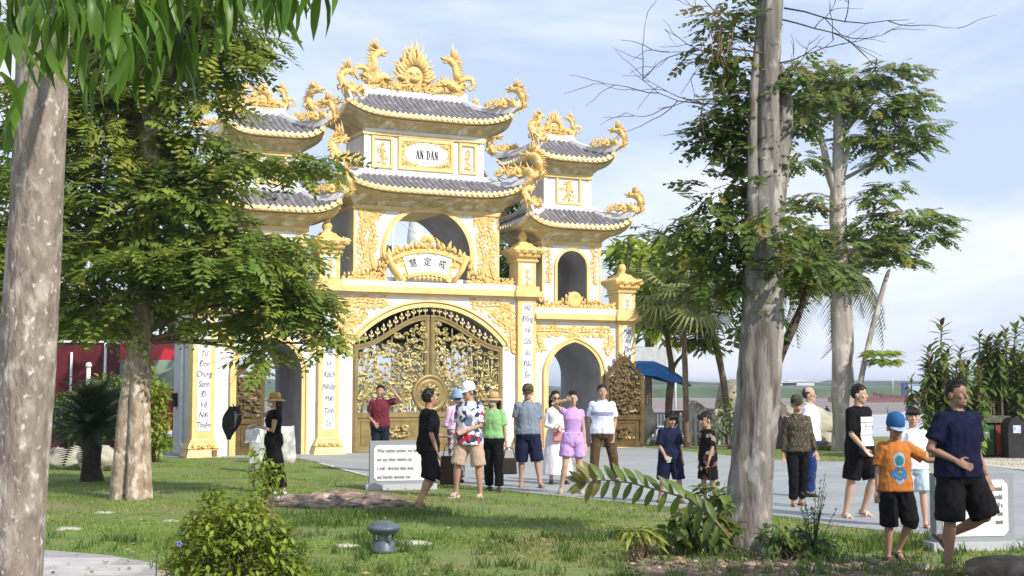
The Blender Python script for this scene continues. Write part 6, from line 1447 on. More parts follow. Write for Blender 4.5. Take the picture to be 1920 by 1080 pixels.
    # hair
    if hair:
        mb=MB(); V=[]; nu,nv=26,16
        for i in range(nv+1):
            th=math.pi*i/nv
            for j in range(nu):
                q=2*math.pi*j/nu; d_=Vector((max(math.sin(th),1e-3)*math.cos(q),max(math.sin(th),1e-3)*math.sin(q),-math.cos(th)))
                line=.045 if hair!='bald' else .085
                fr= d_.y<-.30 and d_.z<(.50 if hair!='bald' else .85)-.25*abs(d_.x); lo=d_.z<(-.85 if hair in('long','bob') else -.72)+(.42 if d_.y<.05 else 0); inn=fr or lo or (hair=='bald' and d_.z>.25 and d_.y<.55)
                k=.80 if inn else (1.0+.05*mnoise.noise(d_*9+Vector((px,0,0)))); tall=.012 if hair=='tall' and d_.z>.3 else 0
                V.append(HD((d_.x*.079*k,.017+d_.y*.096*k,.154+d_.z*(.101+tall)*k)))
        mb.add(V,[(i*nu+j,i*nu+(j+1)%nu,(i+1)*nu+(j+1)%nu,(i+1)*nu+j) for i in range(nv) for j in range(nu)],0,True)
        for _ in range(0 if hair=='bald' or hat else 90):
            q=rng.uniform(0,6.28); e_=rng.uniform(.15,1.5); d_=Vector((math.cos(q)*math.cos(e_),math.sin(q)*math.cos(e_),math.sin(e_)))
            if d_.y<-.25 and d_.z<.62: continue
            p_=Vector((d_.x*.077,.017+d_.y*.094,.154+d_.z*.099)); t_=(Vector((rng.gauss(0,.5),-.6+rng.gauss(0,.5),-.25))); t_=(t_-d_*t_.dot(d_)).normalized()
            mb.tube([HD(p_),HD(p_+t_*.018+d_*.006),HD(p_+t_*.036+d_*.002)],[.009,.007,.0015],4)
        if hair in('long','bob'):
            L_=.30 if hair=='long' else .12
            for q in [-.9,-.6,-.3,0,.3,.6,.9]: mb.tube([HD((.075*math.sin(q*1.5),.03+.062*math.cos(q*1.4),.16)),HD((.085*math.sin(q*1.5),.035+.066*math.cos(q*1.4),.06)),HD((.08*math.sin(q*1.5),.04+.06*math.cos(q*1.4),.06-L_))],[.034,.034,.014],7)
        if hair=='tail': mb.tube([HD((0,.1,.17)),HD((0,.13,.12)),HD((0,.12,-.02))],[.025,.03,.01],7)
        if hair=='fringe':
            for q in range(9): x=-.06+.015*q; mb.tube([HD((x,-.055,.225)),HD((x*1.05,-.085,.19)),HD((x*1.1,-.083+.2*x*x*4,.158))],[.02,.018,.006],6)
        addp(mb,'hair',HAIRG if hair=='bald' else HAIR)
    # bottoms
    kind,bm,fr,*bo=bot
    e=.022; mb=MB()
    if kind in('shorts','trousers'):
        wl=bo[0] if bo else 1.0
        mb.loft([ring(.80,.135,.10,0,e),ring(.87,.168,.122,0,e+.006),ring(.95,.158,.116,0,e+.004),ring(1.03,.146,.104,0,e)])
        for i in (0,1):
            if fr<=1: pts=[hj[i]+Vector((0,0,.02)),hj[i].lerp(kn[i],fr*.5),hj[i].lerp(kn[i],fr)]; rad=[.102*w,.100*w*wl,.100*w*wl]
            elif kind=='shorts': f=fr-1; pts=[hj[i]+Vector((0,0,.02)),hj[i].lerp(kn[i],.55),kn[i],kn[i].lerp(an[i],f)]; rad=[.102*w,.096*w*wl,.09*w*wl,.092*w*wl]
            else: f=fr-1; b=(an[i]-kn[i]); pts=[hj[i]+Vector((0,0,.02)),hj[i].lerp(kn[i],.4),hj[i].lerp(kn[i],.8),kn[i],kn[i].lerp(an[i],f*.5),kn[i].lerp(an[i],f)]; rad=[.100*w,.094*w,.078*w*wl,.074*w*wl,.070*w*wl,.066*w*wl]
            mb.tube(pts,rad,14)
        addp(mb,'trousers' if kind=='trousers' else 'shorts',bm,.013,3,.009,(12,12,6))
    elif kind=='skirt':
        rings=[ring(1.0,.14,.1,0,e)]
        mx_=(kn[0]+kn[1])*.5; hw=abs(kn[1].x-kn[0].x)/2; ctr=(an[0]+an[1])*.5
        for t in (.12,.3,.5,.75,1.0):
            c=Vector((0,0,.92)).lerp(Vector((ctr.x,ctr.y,lerp(.92,low+.06,fr))),t); n=28; rx=lerp(.165*w,bo[0] if bo else .24,t)+e; ry=lerp(.12,(bo[1] if len(bo)>1 else .2),t)+e
            rings.append([Vector((c.x+(rx+.012*t*math.sin(i*2.2+px))*math.cos(2*math.pi*i/n),c.y+(ry+.012*t*math.sin(i*1.7))*math.sin(2*math.pi*i/n),c.z)) for i in range(n)])
        rings=[ [r[int(i*len(r)/28)%len(r)] for i in range(28)] for r in rings]
        mb.loft(rings); addp(mb,'skirt',bm,.014,2,.004,(16,16,2))
    # top
    kind,tm,hem,slv,*to=top; fit=to[0] if to else 0
    mb=MB(); e=.020 if not fit else .010; lv=[]
    zs=[hem,(hem+.97)/2,.97,1.06,1.16,1.26,1.33,1.38,1.415]
    for z in sorted(set(zz_ for zz_ in zs if zz_>=hem)):
        j=max(k for k in range(len(tors)) if tors[k][0]<=z+1e-6) if z>=.80 else 0; j2=min(j+1,len(tors)-1); d_=tors[j2][0]-tors[j][0]; t=(z-tors[j][0])/d_ if d_>0 and z>=.8 else 0
        hw=lerp(tors[j][1],tors[j2][1],t); hd=lerp(tors[j][2],tors[j2][2],t)
        if not fit and z<1.26: hw=max(hw,.162*fw if z>.9 else .168); hd=max(hd,.116)
        lv.append(ring(z,hw,hd,lerp(tors[j][3],tors[j2][3],t),e+(.020 if z<1.04 and not fit else 0)))
    lv.append(ring(1.445,.062,.062,.008,.006)); mb.loft(lv)
    for i in (0,1):
        if slv<=0: continue
        a0=sh[i]+(sh[i]-el[i]).normalized()*.0+Vector((0,0,.0)); sr=1.0 if not fit else .82
        if slv<=1: mb.tube([T((sw*.5*(1 if i else -1),0,1.365)),a0,a0.lerp(el[i],slv*.6),a0.lerp(el[i],slv)],[.064*w*sr,.067*w*sr,.069*w*sr,.073*w*sr],14); mb.ell(a0,(.069*w*sr,.068*w*sr,.068*w*sr),0,12,8)
        else: mb.tube([T((sw*.5*(1 if i else -1),0,1.365)),a0,a0.lerp(el[i],.6),el[i],el[i].lerp(wr[i],(slv-1)*.6),el[i].lerp(wr[i],slv-1)],[.064*w*sr,.066*w*sr,.060*w*sr,.057*w*sr,.052*sr,.046*sr],14); mb.ell(el[i],(.057*w*sr,)*3)
    topo=addp(mb,kind,tm,.0125,3,.0095 if not fit else .004,(11,11,6))
    if len(to)>1 and to[1]=='polo':
        mb=MB(); n=16
        for q in (-1,1): mb.tube([T((q*.010,-.092,1.35)),T((q*.048,-.066,1.41)),T((q*.064,.0,1.445)),T((q*.03,.062,1.462)),T((0,.066,1.464))],[.016,.026,.028,.026,.026],7,0,flat=.6)
        addp(mb,'collar',tm)
    if hat: hat(root,HD,RH,hs,addp)
    # shoes / sandals
    if shoe:
        for i in (0,1):
            b=(an[i]-kn[i]).normalized(); f=fd[i]; up=-(b-f*b.dot(f)).normalized(); mb=MB(); sd=f.cross(up); rings=[]
            base=an[i]+b*.078
            for t,wd in ((-.075,.028),(-.03,.038),(.04,.042),(.11,.047),(.165,.04),(.19,.02)):
                c=base+f*t; rings.append([c-sd*wd-up*.012,c+sd*wd-up*.012,c+sd*wd+up*.012,c-sd*wd+up*.012])
            mb.loft(rings,0,False)
            if shoe[0]=='shoe': mb.tube([base-f*.05+up*.04,base+f*.02+up*.045,base+f*.10+up*.03,base+f*.165+up*.022],[.043,.045,.045,.03],10,0,flat=.8)
            else: mb.tube([base+f*.09-sd*.042+up*.015,base+f*.075-sd*.02+up*.06,base+f*.075+sd*.02+up*.06,base+f*.09+sd*.042+up*.015],.012,6,0); 
            addp(mb,'shoe' if shoe[0]=='shoe' else 'sandal',shoe[1])
    ctx=dict(root=root,T=T,HD=HD,RH=RH,sh=sh,el=el,wr=wr,an=an,kn=kn,addp=addp,ring=ring,tors=tors,s=s,low=low,hs=hs,top=topo,X=X,yaw=math.radians(yaw),g=g0)
    for ex in extras: ex(ctx)
    ctx['world']=lambda p: root.matrix_basis @ (Vector(p)*s+Vector((0,0,-low*s+lift)))
    return ctx
def print_patch(c, shapes, m, name='shirt_print'):      # flat print lying on the shirt front: outlines in chest space
    me=c['top'].data; tree=BVHTree.FromPolygons([v.co.copy() for v in me.vertices],[tuple(p.vertices) for p in me.polygons]); s=c['s']
    for (pts,k) in shapes:
        x0,x1=min(p[0] for p in pts),max(p[0] for p in pts); z0,z1=min(p[1] for p in pts),max(p[1] for p in pts); n=max(4,int((x1-x0)/.012)); nz=max(4,int((z1-z0)/.012)); mb=MB(); idx={}; V=[]; Fs=[]
        def get(i,j):
            if (i,j) not in idx:
                x=lerp(x0,x1,i/n); z=lerp(z0,z1,j/nz); p=c['T']((x,-.5,z)); d_=c['T']((x,.5,z))-p; o=p*s+Vector((0,0,-c['low']*s)); h_=tree.ray_cast(o,d_.normalized()); idx[(i,j)]=len(V); V.append((h_[0]-d_.normalized()*(.003+.0018*k)) if h_[0] else V[-1] if V else o)
            return idx[(i,j)]
        for i in range(n):
            for j in range(nz):
                if inpoly(lerp(x0,x1,(i+.5)/n),lerp(z0,z1,(j+.5)/nz),pts): Fs.append((get(i,j),get(i+1,j),get(i+1,j+1),get(i,j+1)))
        mb.add(V,Fs,0,True); mb.build(name,m[k],c['root'])
# hats
STRAW=mat('straw_weave',(.55,.38,.19),(.42,.27,.12),.8,60,.3,80); STRAW2=mat('yellow_straw_weave',(.66,.43,.16),(.52,.32,.11),.8,60,.3,80)
def lathe_hat(prof,m,name,band=None,tilt=0,off=(0,.012,.175),sy=1.12):
    def f(root,HD,RH,hs,addp):
        mb=MB(); R=RH@Matrix.Rotation(tilt,3,'X'); mb.lathe([(r*hs,z*hs) for r,z in prof],HD(off),26,0,True,sy=sy,R=R); addp(mb,name,m)
        if band: m2=MB(); m2.lathe([((prof[band[0]][0]+.003)*hs,(prof[band[0]][1]+.002)*hs),((prof[band[1]][0]+.004)*hs,(prof[band[1]][1])*hs)],HD(off),26,0,True,sy=sy,R=R); addp(m2,'hat_band',band[2])
    return f
def sunhat(m,band=None,brim=.155): return lathe_hat([(.078,-.02),(brim*.8,-.028),(brim,-.045),(brim,-.04),(brim*.8,-.02),(.090,-.008),(.088,.02),(.082,.075),(.06,.098),(.0,.104)],m,'sun_hat',band)
def bucket(m,tilt=.1): return lathe_hat([(.085,-.02),(.125,-.07),(.128,-.066),(.095,.0),(.09,.03),(.083,.085),(.05,.10),(.0,.103)],m,'bucket_hat',None,tilt)
def cap(m,bm=None,yaw=0):
    def f(root,HD,RH,hs,addp):
        mb=MB(); R=RH@Matrix.Rotation(math.radians(yaw),3,'Z'); mb.lathe([(.088*hs,-.03*hs),(.092*hs,.0),(.088*hs,.045*hs),(.07*hs,.085*hs),(.04*hs,.103*hs),(.0,.107*hs)],HD((0,.012,.175)),22,0,True,sy=1.12,R=R); mb.ell(HD((0,.012,.285)),(.008,.008,.006),0,6,4); addp(mb,'cap_crown',m)
        m2=MB(); rings=[]
        c0=HD((0,.012,.175))
        for i in range(9):
            a=-1.15+2.3*i/8; b0=R@Vector((.088*math.sin(a)*hs,-.098*math.cos(a)*hs,-.022*hs)); b1=R@Vector((.080*math.sin(a)*hs,(-.098*math.cos(a)-.075*math.cos(a)**.7)*hs,-.036*hs)); dz_=R@Vector((0,0,.006))
            rings.append([c0+b0,c0+b1,c0+b1+dz_,c0+b0+dz_])
        m2.loft(rings,0,True); addp(m2,'cap_peak',bm or m)
    return f
def mask(m):
    def f(c):
        mb=MB(); hs=c['hs']; mb.ell(c['HD']((0,-.05,.082)),(.058*hs,.062*hs,.05*hs),0,14,9,c['RH']); mb.ell(c['HD']((0,-.1,.088)),(.025*hs,.02*hs,.03*hs),0,8,6,c['RH'])
        for q in (-1,1): mb.tube([c['HD']((q*.052,-.06,.1)),c['HD']((q*.076,.01,.118))],.003,4)
        c['addp'](mb,'face_mask',m)
    return f
def glasses(m,big=False):
    def f(c):
        mb=MB(); HD=c['HD']
        for q in (-1,1):
            r=.024 if big else .019
            if big: mb.ell(HD((q*.031,-.096,.128)),(.027,.006,.021),0,10,6,c['RH'])
            else: mb.tube([HD((q*.031+r*1.2*math.cos(a),-.098,.128+r*math.sin(a))) for a in [i*.524 for i in range(13)]],.0028,5)
            mb.tube([HD((q*.054,-.095,.132)),HD((q*.079,-.02,.134)),HD((q*.08,.01,.128))],.0028,5)
        mb.tube([HD((-.01,-.102,.13)),HD((.01,-.102,.13))],.0028,5); c['addp'](mb,'sunglasses' if big else 'glasses',m)
    return f
def belt(m,z=.985):
    def f(c): mb=MB(); mb.loft([c['ring'](z-.015,.150,.108,0,.026),c['ring'](z+.015,.148,.106,0,.026)]); c['addp'](mb,'belt',m)
    return f
def stripe(m,z0,z1,e=.036):
    def f(c): mb=MB(); mb.loft([c['ring'](z0,.163,.119,-.006,e),c['ring'](z1,.165,.121,-.008,e)],closed=False); c['addp'](mb,'chest_stripe',m)
    return f
def cl(nm,h,h2=None,**k): return cloth(nm,hexc(h),hexc(h2) if h2 else None,**k)
def ramp_cloth(nm,cols,scale,voro=False):
    m=cloth(nm,(.5,.5,.5)); t=m.node_tree; P=t.nodes['Principled BSDF']; tcn=N('ShaderNodeTexCoord',t); tx=N('ShaderNodeTexVoronoi' if voro else 'ShaderNodeTexNoise',t); tx.inputs['Scale'].default_value=scale
    cr=N('ShaderNodeValToRGB',t); cr.color_ramp.interpolation='CONSTANT'; L2=t.links.new
    while len(cr.color_ramp.elements)<len(cols): cr.color_ramp.elements.new(.5)
    for i,(p,h) in enumerate(cols): cr.color_ramp.elements[i].position=p; cr.color_ramp.elements[i].color=(*hexc(h),1)
    if voro:
        nz=N('ShaderNodeTexNoise',t); nz.inputs['Scale'].default_value=scale*.8; ad=N('ShaderNodeMixRGB',t) if False else N('ShaderNodeVectorMath',t,operation='MULTIPLY_ADD'); ad.inputs[1].default_value=(.06,.06,.06); L2(tcn.outputs['Object'],ad.inputs[2]); L2(nz.outputs['Color'],ad.inputs[0]); L2(tcn.outputs['Object'],nz.inputs['Vector']); L2(ad.outputs[0],tx.inputs['Vector']); sp=N('ShaderNodeSeparateColor',t); L2(tx.outputs['Color'],sp.inputs[0]); L2(sp.outputs[0],cr.inputs[0])
    else: tx.inputs['Detail'].default_value=3; L2(tcn.outputs['Object'],tx.inputs['Vector']); L2(tx.outputs['Fac'],cr.inputs[0])
    L2(cr.outputs[0],P.inputs['Base Color']); return m
BLK=cl('black_cotton','1a191b','111012'); NAVY=cl('navy_cotton','20263f','171c31'); KH=cl('khaki_cotton','b79d8c','a08878'); GRY=cl('blue_grey_pique','7a8493','6a7484'); MAR=cl('maroon_pique','6a2f3a','56242e'); DEN=cl('dark_denim','262b38','1c202b'); LIL=cl('lilac_knit','bf9ad6','ab86c4'); WHT=cl('white_cotton','e9e7ea','d5d3d8'); GRN=cl('green_knit','86b27a','76a069'); BRN=cl('brown_twill','584735','48392a'); ORG=cl('orange_cotton','b5713a','a0612f'); LBL=cl('pale_blue_denim','b9c9da','a2b5c9'); PNK=cl('pink_white_nylon','e9c3e2','d9a9d6'); PBL=cl('pale_blue_pique','d7dff0','c4cfe6'); BDN=cl('blue_denim','28396b','1c2a52'); DNV=cl('dark_navy_pique','161a33','0f1226')
FLOR=ramp_cloth('floral_print',[(0,'d9d6dc'),(.2,'3a4560'),(.42,'c2c7d2'),(.58,'c23a4a'),(.7,'6e7d96'),(.86,'e6e2e6')],16,True); CAMO=ramp_cloth('camouflage_print',[(0,'38352c'),(.42,'55503f'),(.5,'2b2a24'),(.57,'777060'),(.62,'45413a')],22); FLB=ramp_cloth('dark_floral_print',[(0,'1f1b1c'),(.66,'8d8478'),(.78,'1f1b1c'),(.93,'6d4a46')],16,True); PAT=ramp_cloth('patterned_trousers',[(0,'b9b3b8'),(.35,'6a5560'),(.6,'cfcad0'),(.8,'8a5a5a')],14,True)
SND=mat('sandal_rubber',(.06,.045,.04),None,.6); SNW=mat('white_rubber',(.7,.7,.7),None,.5); SHB=mat('dark_leather',(.03,.025,.022),None,.5); TANS=mat('tan_rubber',(.30,.20,.13),None,.6)
ST=((0,0,-1),(0,.03,-1)); HANG=lambda q:((q*.16,.02,-1),(q*.04,-.16,-1))
def arms(l=None,r=None): return [l or HANG(-1), r or HANG(1)]
P1=person('woman in straw hat, white mask and long black outfit holding out a dark umbrella',512,925,1.56,-72,'light',arms(((-.05,-1,-.12),(-.02,-1,.10)),((.1,-.15,-1),(-.25,-1,.30))),[((0,-.12,-1),(0,.02,-1)),((0,.10,-1),(0,.22,-1))],('top',BLK,.985,.32,1),('trousers',BLK,1.93,1.5),'long',sunhat(STRAW2,(5,6,STRAW)),fem=True,w=1.12,shoe=('shoe',SNW),extras=(mask(M['panelwhite']),))
P2=person('man in maroon polo shirt shading his eyes in front of the closed gate',712,884,1.69,8,'mid',arms(((-.22,.05,-1),(.45,-.75,-.55)),((.75,-.45,.18),(-.62,-.25,.72))),[ST,((.06,0,-1),(.02,.03,-1))],('polo_shirt',MAR,.90,.62,0,'polo'),('trousers',DEN,1.92),'short',lean=.02,hy=-14,shoe=('shoe',SHB))
P3=person('youth in black t-shirt and black shorts walking with back turned',802,956,1.66,112,'tan',arms(((-.1,.1,-1),(0,-.35,-1)),((.12,-.1,-1),(.1,-.95,-.15))),[((0,.05,-1),(0,.35,-1)),((0,-.30,-1),(.0,.62,-1))],('t_shirt',BLK,.84,.85),('shorts',BLK,1.05,1.2),'short',hy=18,lean=.03,w=.98,shoe=('sandal',TANS))
P4=person('woman in blue bucket hat and pink-white jacket, half hidden behind the floral shirt',856,906,1.60,-150,'light',arms(((-.2,-.3,-1),(.3,-.9,-.1)),((.12,-.2,-1),(-.2,-.9,-.1))),[ST,ST],('jacket',PNK,1.0,1.8),('trousers',PAT,1.9),'short',bucket(cl('blue_grey_cotton','8ba3c4')),fem=True,shoe=('shoe',SHB),face=False)
P5=person('man in floral shirt, white cap and khaki shorts walking in flip-flops',880,934,1.73,-24,'mid',arms(((-.18,.1,-1),(-.05,-.2,-1)),((.14,-.12,-1),(-.62,-.75,-.30))),[((-.16,-.22,-1),(-.14,.16,-1)),((.12,.06,-1),(.03,.10,-1))],('floral_shirt',FLOR,.80,.85,0,'polo'),('shorts',KH,.98,1.12),'short',cap(cl('white_cap_cotton','f2eff2')),hy=-30,hp=10,shoe=('sandal',SNW))
P6=person('woman in green top, straw hat and black trousers with a handbag',925,921,1.57,-12,'light',arms(None,((.24,.02,-1),(.10,-.12,-1))),[((-.02,.08,-1),(0,.2,-1)),((.05,-.16,-1),(.02,.05,-1))],('top',GRN,.93,.75),('trousers',BLK,1.93,1.15),'bob',sunhat(STRAW,(5,6,TANS),.15),fem=True,hy=-10,shoe=('shoe',SHB),extras=(mask(mat('pale_mask',(.6,.55,.55))),))
P7=person('man in blue-grey polo, patterned cap and navy knee shorts striding forward',990,914,1.69,8,'mid',arms(((-.16,.05,-1),(.0,-.05,-1)),((.14,.05,-1),(.05,-.05,-1))),[((-.04,.02,-1),(-.01,.08,-1)),((.10,-.26,-1),(.12,-.12,-1))],('polo_shirt',GRY,.90,.70,0,'polo'),('shorts',NAVY,1.10,1.15),'short',cap(CAMO),w=1.05,hy=-12,shoe=('sandal',TANS))
P8=person('woman in long white dress and sunglasses with a pink shoulder bag',1042,908,1.59,10,'light',arms(((-.12,.0,-1),(.55,-.75,-.25)),((.14,-.05,-1),(-.5,-.8,-.2))),[((0,-.05,-1),ST[1]),((.1,-.1,-1),(.1,.1,-1))],('dress_top',WHT,.985,1.8,1),('skirt',WHT,.86,.27,.24),'long',fem=True,hy=5,shoe=('shoe',SHB),extras=(glasses(M['dark'],True),))
P9=person('woman in lilac top and lilac shorts shielding her eyes with a raised arm',1074,926,1.60,4,'light',arms(((-.62,-.45,.42),(.85,-.45,.28)),((.14,.05,-1),(.08,-.12,-1))),[((-.10,-.10,-1),(-.16,.22,-1)),((.06,.03,-1),(.06,.08,-1))],('top',LIL,.985,.30,1),('shorts',LIL,.66,1.18),'tail',fem=True,hp=8,hy=4,shoe=('shoe',mat('beige_shoe',(.42,.34,.28))),extras=(belt(NAVY),))
P10=person('man in pale polo with a blue chest stripe and brown trousers, hands in pockets',1130,908,1.70,-6,'mid',arms(((-.22,.15,-1),(.18,-.30,-1)),((.2,.15,-1),(-.14,-.3,-1))),[((-.10,-.10,-1),(-.05,.08,-1)),((.22,.10,-1),(.14,.16,-1))],('polo_shirt',PBL,.88,.72,0,'polo'),('trousers',BRN,1.9,1.05),'tall',hy=12,shoe=('shoe',SHB),extras=(stripe(cl('slate_stripe','8b95b8'),1.20,1.255),),w=1.03)
P11=person('boy in navy t-shirt and shorts looking down at a paper',1256,944,1.30,14,'mid',arms(((-.16,-.15,-1),(.12,-.75,-.65)),((.25,.12,-1),(.15,.02,-1))),[((-.06,.10,-1),(-.06,.35,-1)),((.14,-.22,-1),(.08,.0,-1))],('t_shirt',NAVY,.84,.85),('shorts',NAVY,1.02,1.22),'fringe',kid=1,hp=22,hy=8,w=1.08,shoe=('sandal',SND))
P12=person('small boy in dark floral shirt standing behind the sprays',1328,948,1.28,-66,'mid',arms(((-.1,-.1,-1),(.05,-.2,-1)),((.12,-.05,-1),(0,-.35,-1))),[((0,-.1,-1),(0,.1,-1)),((0,.1,-1),(0,.2,-1))],('floral_shirt',FLB,.84,.8),('shorts',FLB,.95,1.15),'fringe',kid=1,hp=14,hy=0,shoe=('sandal',SND))
P13=person('person in camouflage jacket and cap with covered face, black trousers',1497,950,1.54,12,'mid',arms(((-.2,.1,-1),(-.05,-.12,-1)),((.24,.0,-1),(.2,-.3,-1))),[((-.03,-.14,-1),(0,.05,-1)),((.06,.10,-1),(-.02,.22,-1))],('jacket',CAMO,.86,1.92),('trousers',BLK,1.88),'short',cap(CAMO),w=1.0,hy=-12,shoe=('sandal',SND),extras=(mask(cl('skin_toned_mask','b98f7a')),))
P14=person('balding man in white shirt and glasses walking behind the camouflage jacket',1521,932,1.67,62,'light',arms(((-.12,.1,-1),(0,-.1,-1)),((.12,.25,-1),(.05,-.1,-1))),[((0,-.1,-1),(0,.1,-1)),((0,.12,-1),(0,.22,-1))],('shirt',WHT,.88,1.2,0,'polo'),('trousers',BDN,1.93),'bald',hy=12,shoe=('shoe',SHB),extras=(glasses(M['dark']),))
P15=person('young man in black t-shirt with white block print and black shorts',1614,972,1.71,38,'light',arms(((-.12,-.1,-1),(.10,-.75,-.75)),((.14,.2,-1),(.02,-.1,-1))),[((-.10,.10,-1),(-.06,.20,-1)),((.06,-.26,-1),(.0,.40,-1))],('t_shirt',BLK,.80,.85),('shorts',BLK,.92,1.15),'tall',hy=22,hp=6,shoe=('sandal',SNW))
pr=[M['panelwhite'],mat('print_grey',(.35,.36,.42),None,.8)]
sh_=[([(-.12,.94),(.11,.94),(.11,1.31),(-.12,1.31)],0)]
for z in (1.23,1.07): sh_.append(([(-.12,z),(.11,z),(.11,z+.018),(-.12,z+.018)],1))
for x in (-.07,-.01,.05): sh_.append(([(x,1.10),(x+.012,1.10),(x+.012,1.2),(x,1.2)],1)); sh_.append(([(x+.012,1.18),(x+.045,1.18),(x+.045,1.2),(x+.012,1.2)],1))
print_patch(P15,sh_,pr)
P16=person('boy in orange t-shirt and blue cap holding the hand of the man in navy',1682,1052,1.38,4,'tan',arms(((-.2,.05,-1),(-.1,-.12,-1)),((.80,-.30,-.55),(1,-.55,-.02))),[((-.04,-.12,-1),(.0,.12,-1)),((.10,-.26,-1),(-.22,.42,-.9))],('t_shirt',ORG,.84,.80),('shorts',BLK,1.12,1.15),'short',cap(cl('blue_cap_cotton','2f5b8f'),cl('pale_cap_peak','9fb2c8')),kid=.8,hp=16,hy=0,w=1.02,shoe=('sandal',SND))
el_=lambda cx,cz,rx,rz,n=18:[(cx+rx*math.cos(2*math.pi*i/n),cz+rz*math.sin(2*math.pi*i/n)) for i in range(n)]
print_patch(P16,[(el_(0,1.22,.07,.095),0),(el_(0,1.215,.05,.06),1),(el_(0,1.06,.09,.075),2),(el_(0,.99,.05,.06),0),(el_(0,1.075,.036,.02),3),(el_(-.075,1.05,.025,.055),1),(el_(.075,1.05,.025,.055),1)],[mat('print_lavender',(.33,.38,.48),None,.8),mat('print_teal',(.03,.20,.28),None,.8),mat('print_blue',(.04,.14,.30),None,.8),mat('print_olive',(.25,.27,.1),None,.8)])
P17=person('girl in white top and pale blue shorts walking behind the boy in orange',1716,990,1.40,-4,'light',arms(),[((-.04,.05,-1),(0,.12,-1)),((.06,-.12,-1),(.06,.0,-1))],('top',WHT,.86,.75),('shorts',LBL,.85,1.2),'fringe',kid=.7,fem=True,hy=-6,shoe=('sandal',mat('dark_red_rubber',(.12,.03,.03))))
P18=person('tall man in navy polo and black shorts stepping forward at the right, leading the boy',1802,1076,1.74,24,'dark',arms(((-.50,.10,-1),(.62,-.62,-.42)),((.26,.16,-1),(.20,-.30,-1))),[((-.02,.02,-1),(.0,.08,-1)),((.34,-.18,-1),(-.55,.75,-.52))],('polo_shirt',DNV,.86,.72,0,'polo'),('shorts',BLK,1.0,1.18),'short',hy=10,hp=2,w=1.10,shoe=('sandal',SND))
# things people carry
pw=P1['world'](P1['wr'][0]); t=thing('umbrella','dark folded umbrella held out by the woman in the straw hat','umbrella',pw+Vector((-.10,-.02,0)))
UM=mat('black_umbrella_cloth',(.035,.03,.035),(.02,.018,.02),.6,8,.4); mb=MB(); rings=[]
for i in range(9):
    tt=i/8; c=Vector((-.04-.06*tt,0,.12-.50*tt)); r=.03+.115*math.sin(math.pi*min(1,tt*.9+.12))**1.2*(1-.35*tt); rings.append([c+Vector((r*(1+.35*math.cos(3*a+tt*3))*math.cos(a),r*.6*(1+.35*math.cos(3*a+tt*2))*math.sin(a),.02*math.sin(5*a))) for a in [2*math.pi*k/20 for k in range(20)]])
mb.loft(rings,0,True); mb.build('cloth',UM,t); mb=MB(); mb.tube([(.14,.01,.02),(.0,0,.06),(-.05,0,.17)],.012,6); mb.build('handle',mat('grey_handle',(.3,.28,.27)),t); mb=MB(); mb.tube([(-.02,0,.1),(.02,-.07,-.02),(.0,-.07,-.2)],[.02,.03,.01],6,0,flat=.4); mb.build('strap',mat('grey_strap',(.28,.25,.25)),t)
def bag(label,cat,pos,w_,h_,d_,m,strap,nm='handbag',taper=.85):
    t=thing(nm,label,cat,pos); mb=MB(); mb.box((0,0,-h_/2),(w_,d_,h_),0,None,taper); o=mb.build('pouch',m,t,fix=True); b=o.modifiers.new('b','BEVEL'); b.width=.02; b.segments=3
    mb=MB(); mb.tube([(-w_*.35,0,-.01),(-w_*.25,0,strap*.8),(0,0,strap),(w_*.25,0,strap*.8),(w_*.35,0,-.01)],.009,6); mb.build('strap',m,t); return t
bag('white bag in the near hand of the woman in the straw hat','bag',P1['world'](P1['wr'][1])+Vector((-.10,-.02,-.04)),.24,.22,.10,cl('white_bag_cotton','e6e6ec'),.07,'white_bag')
bag('black handbag hanging from the hand of the woman in green','handbag',P6['world'](P6['wr'][1])+Vector((.05,-.03,-.24)),.26,.26,.12,SHB,.17)
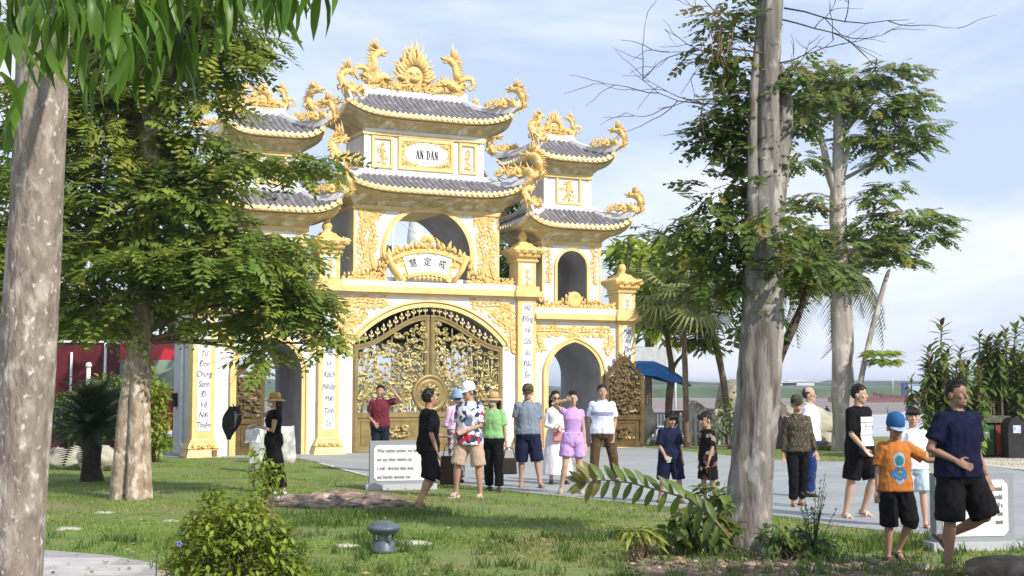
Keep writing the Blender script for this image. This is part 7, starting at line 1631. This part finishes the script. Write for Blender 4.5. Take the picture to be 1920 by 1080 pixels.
bag('pink shoulder bag on the waist of the woman in the white dress','handbag',P8['world']((.0,-.2,1.0)),.17,.19,.08,cl('pink_bag_leather','d98f93'),.10,'pink_bag')
bag('dark brown bag with thin straps behind the floral-shirted man','bag',gp(850,912)+Vector((-.05,-.1,.52)),.34,.48,.2,cl('brown_bag_canvas','4a3a33'),.22,'travel_bag',.95)
p=P11['world'](P11['wr'][0]); mb=MB(); mb.box((0,0,0),(.06,.004,.09),0,Euler((.6,0,.3)).to_matrix()); o=mb.build('paper_slip',M['panelwhite']); o.location=p+Vector((.05,-.07,-.06)); tag(o,'small white paper slip in the hand of the boy in navy','paper')
# tiny people far out on the mud
for i,(x,y,lb) in enumerate(((1482,757,'distant dark figure on the mud, leftmost of three'),(1550,752,'distant dark figure on the mud left of the pale trunk'),(1666,768,'distant figure with pale top on the mud right of the young man'))):
    b=at(x,y,150); t=thing('person',lb,'person',(b.x,150,-2.3),0,'distant people on the mud flat'); mb=MB(); k=1.0
    mb.tube([(-.08,0,0),(-.09,0,.8)],[.06,.09],7); mb.tube([(.1,0,0),(.09,0,.8)],[.06,.09],7); mb.tube([(0,0,.75),(0,0,1.1),(0,0,1.4),(0,0,1.52)],[.16,.17,.18,.06],8); mb.ell((0,0,1.62),(.09,.1,.12),0,8,6)
    for q in (-1,1): mb.tube([(q*.2,0,1.4),(q*.27,-.05,1.1),(q*.25,-.15,.85)],[.06,.05,.035],6)
    me=evalmesh(mb,.03,2); link('body',me,BLK if i<2 else GRY,t)
# ================================================================== air over the flats
mb=MB(); mb.bx(-4100,4100,-60,4100,-3.4,13.5,0)
hz=mb.build('haze',None,kind='stuff',fix=True); hm=bpy.data.materials.new('sea_haze'); hm.use_nodes=True; ht=hm.node_tree; ht.nodes.clear()
ho=N('ShaderNodeOutputMaterial',ht); hv=N('ShaderNodeVolumePrincipled',ht); hv.inputs['Color'].default_value=(.80,.87,.98,1); hv.inputs['Density'].default_value=.0004; hv.inputs['Anisotropy'].default_value=.3; ht.links.new(hv.outputs[0],ho.inputs['Volume']); hz.data.materials.clear(); hz.data.materials.append(hm); hm.cycles.homogeneous_volume=True
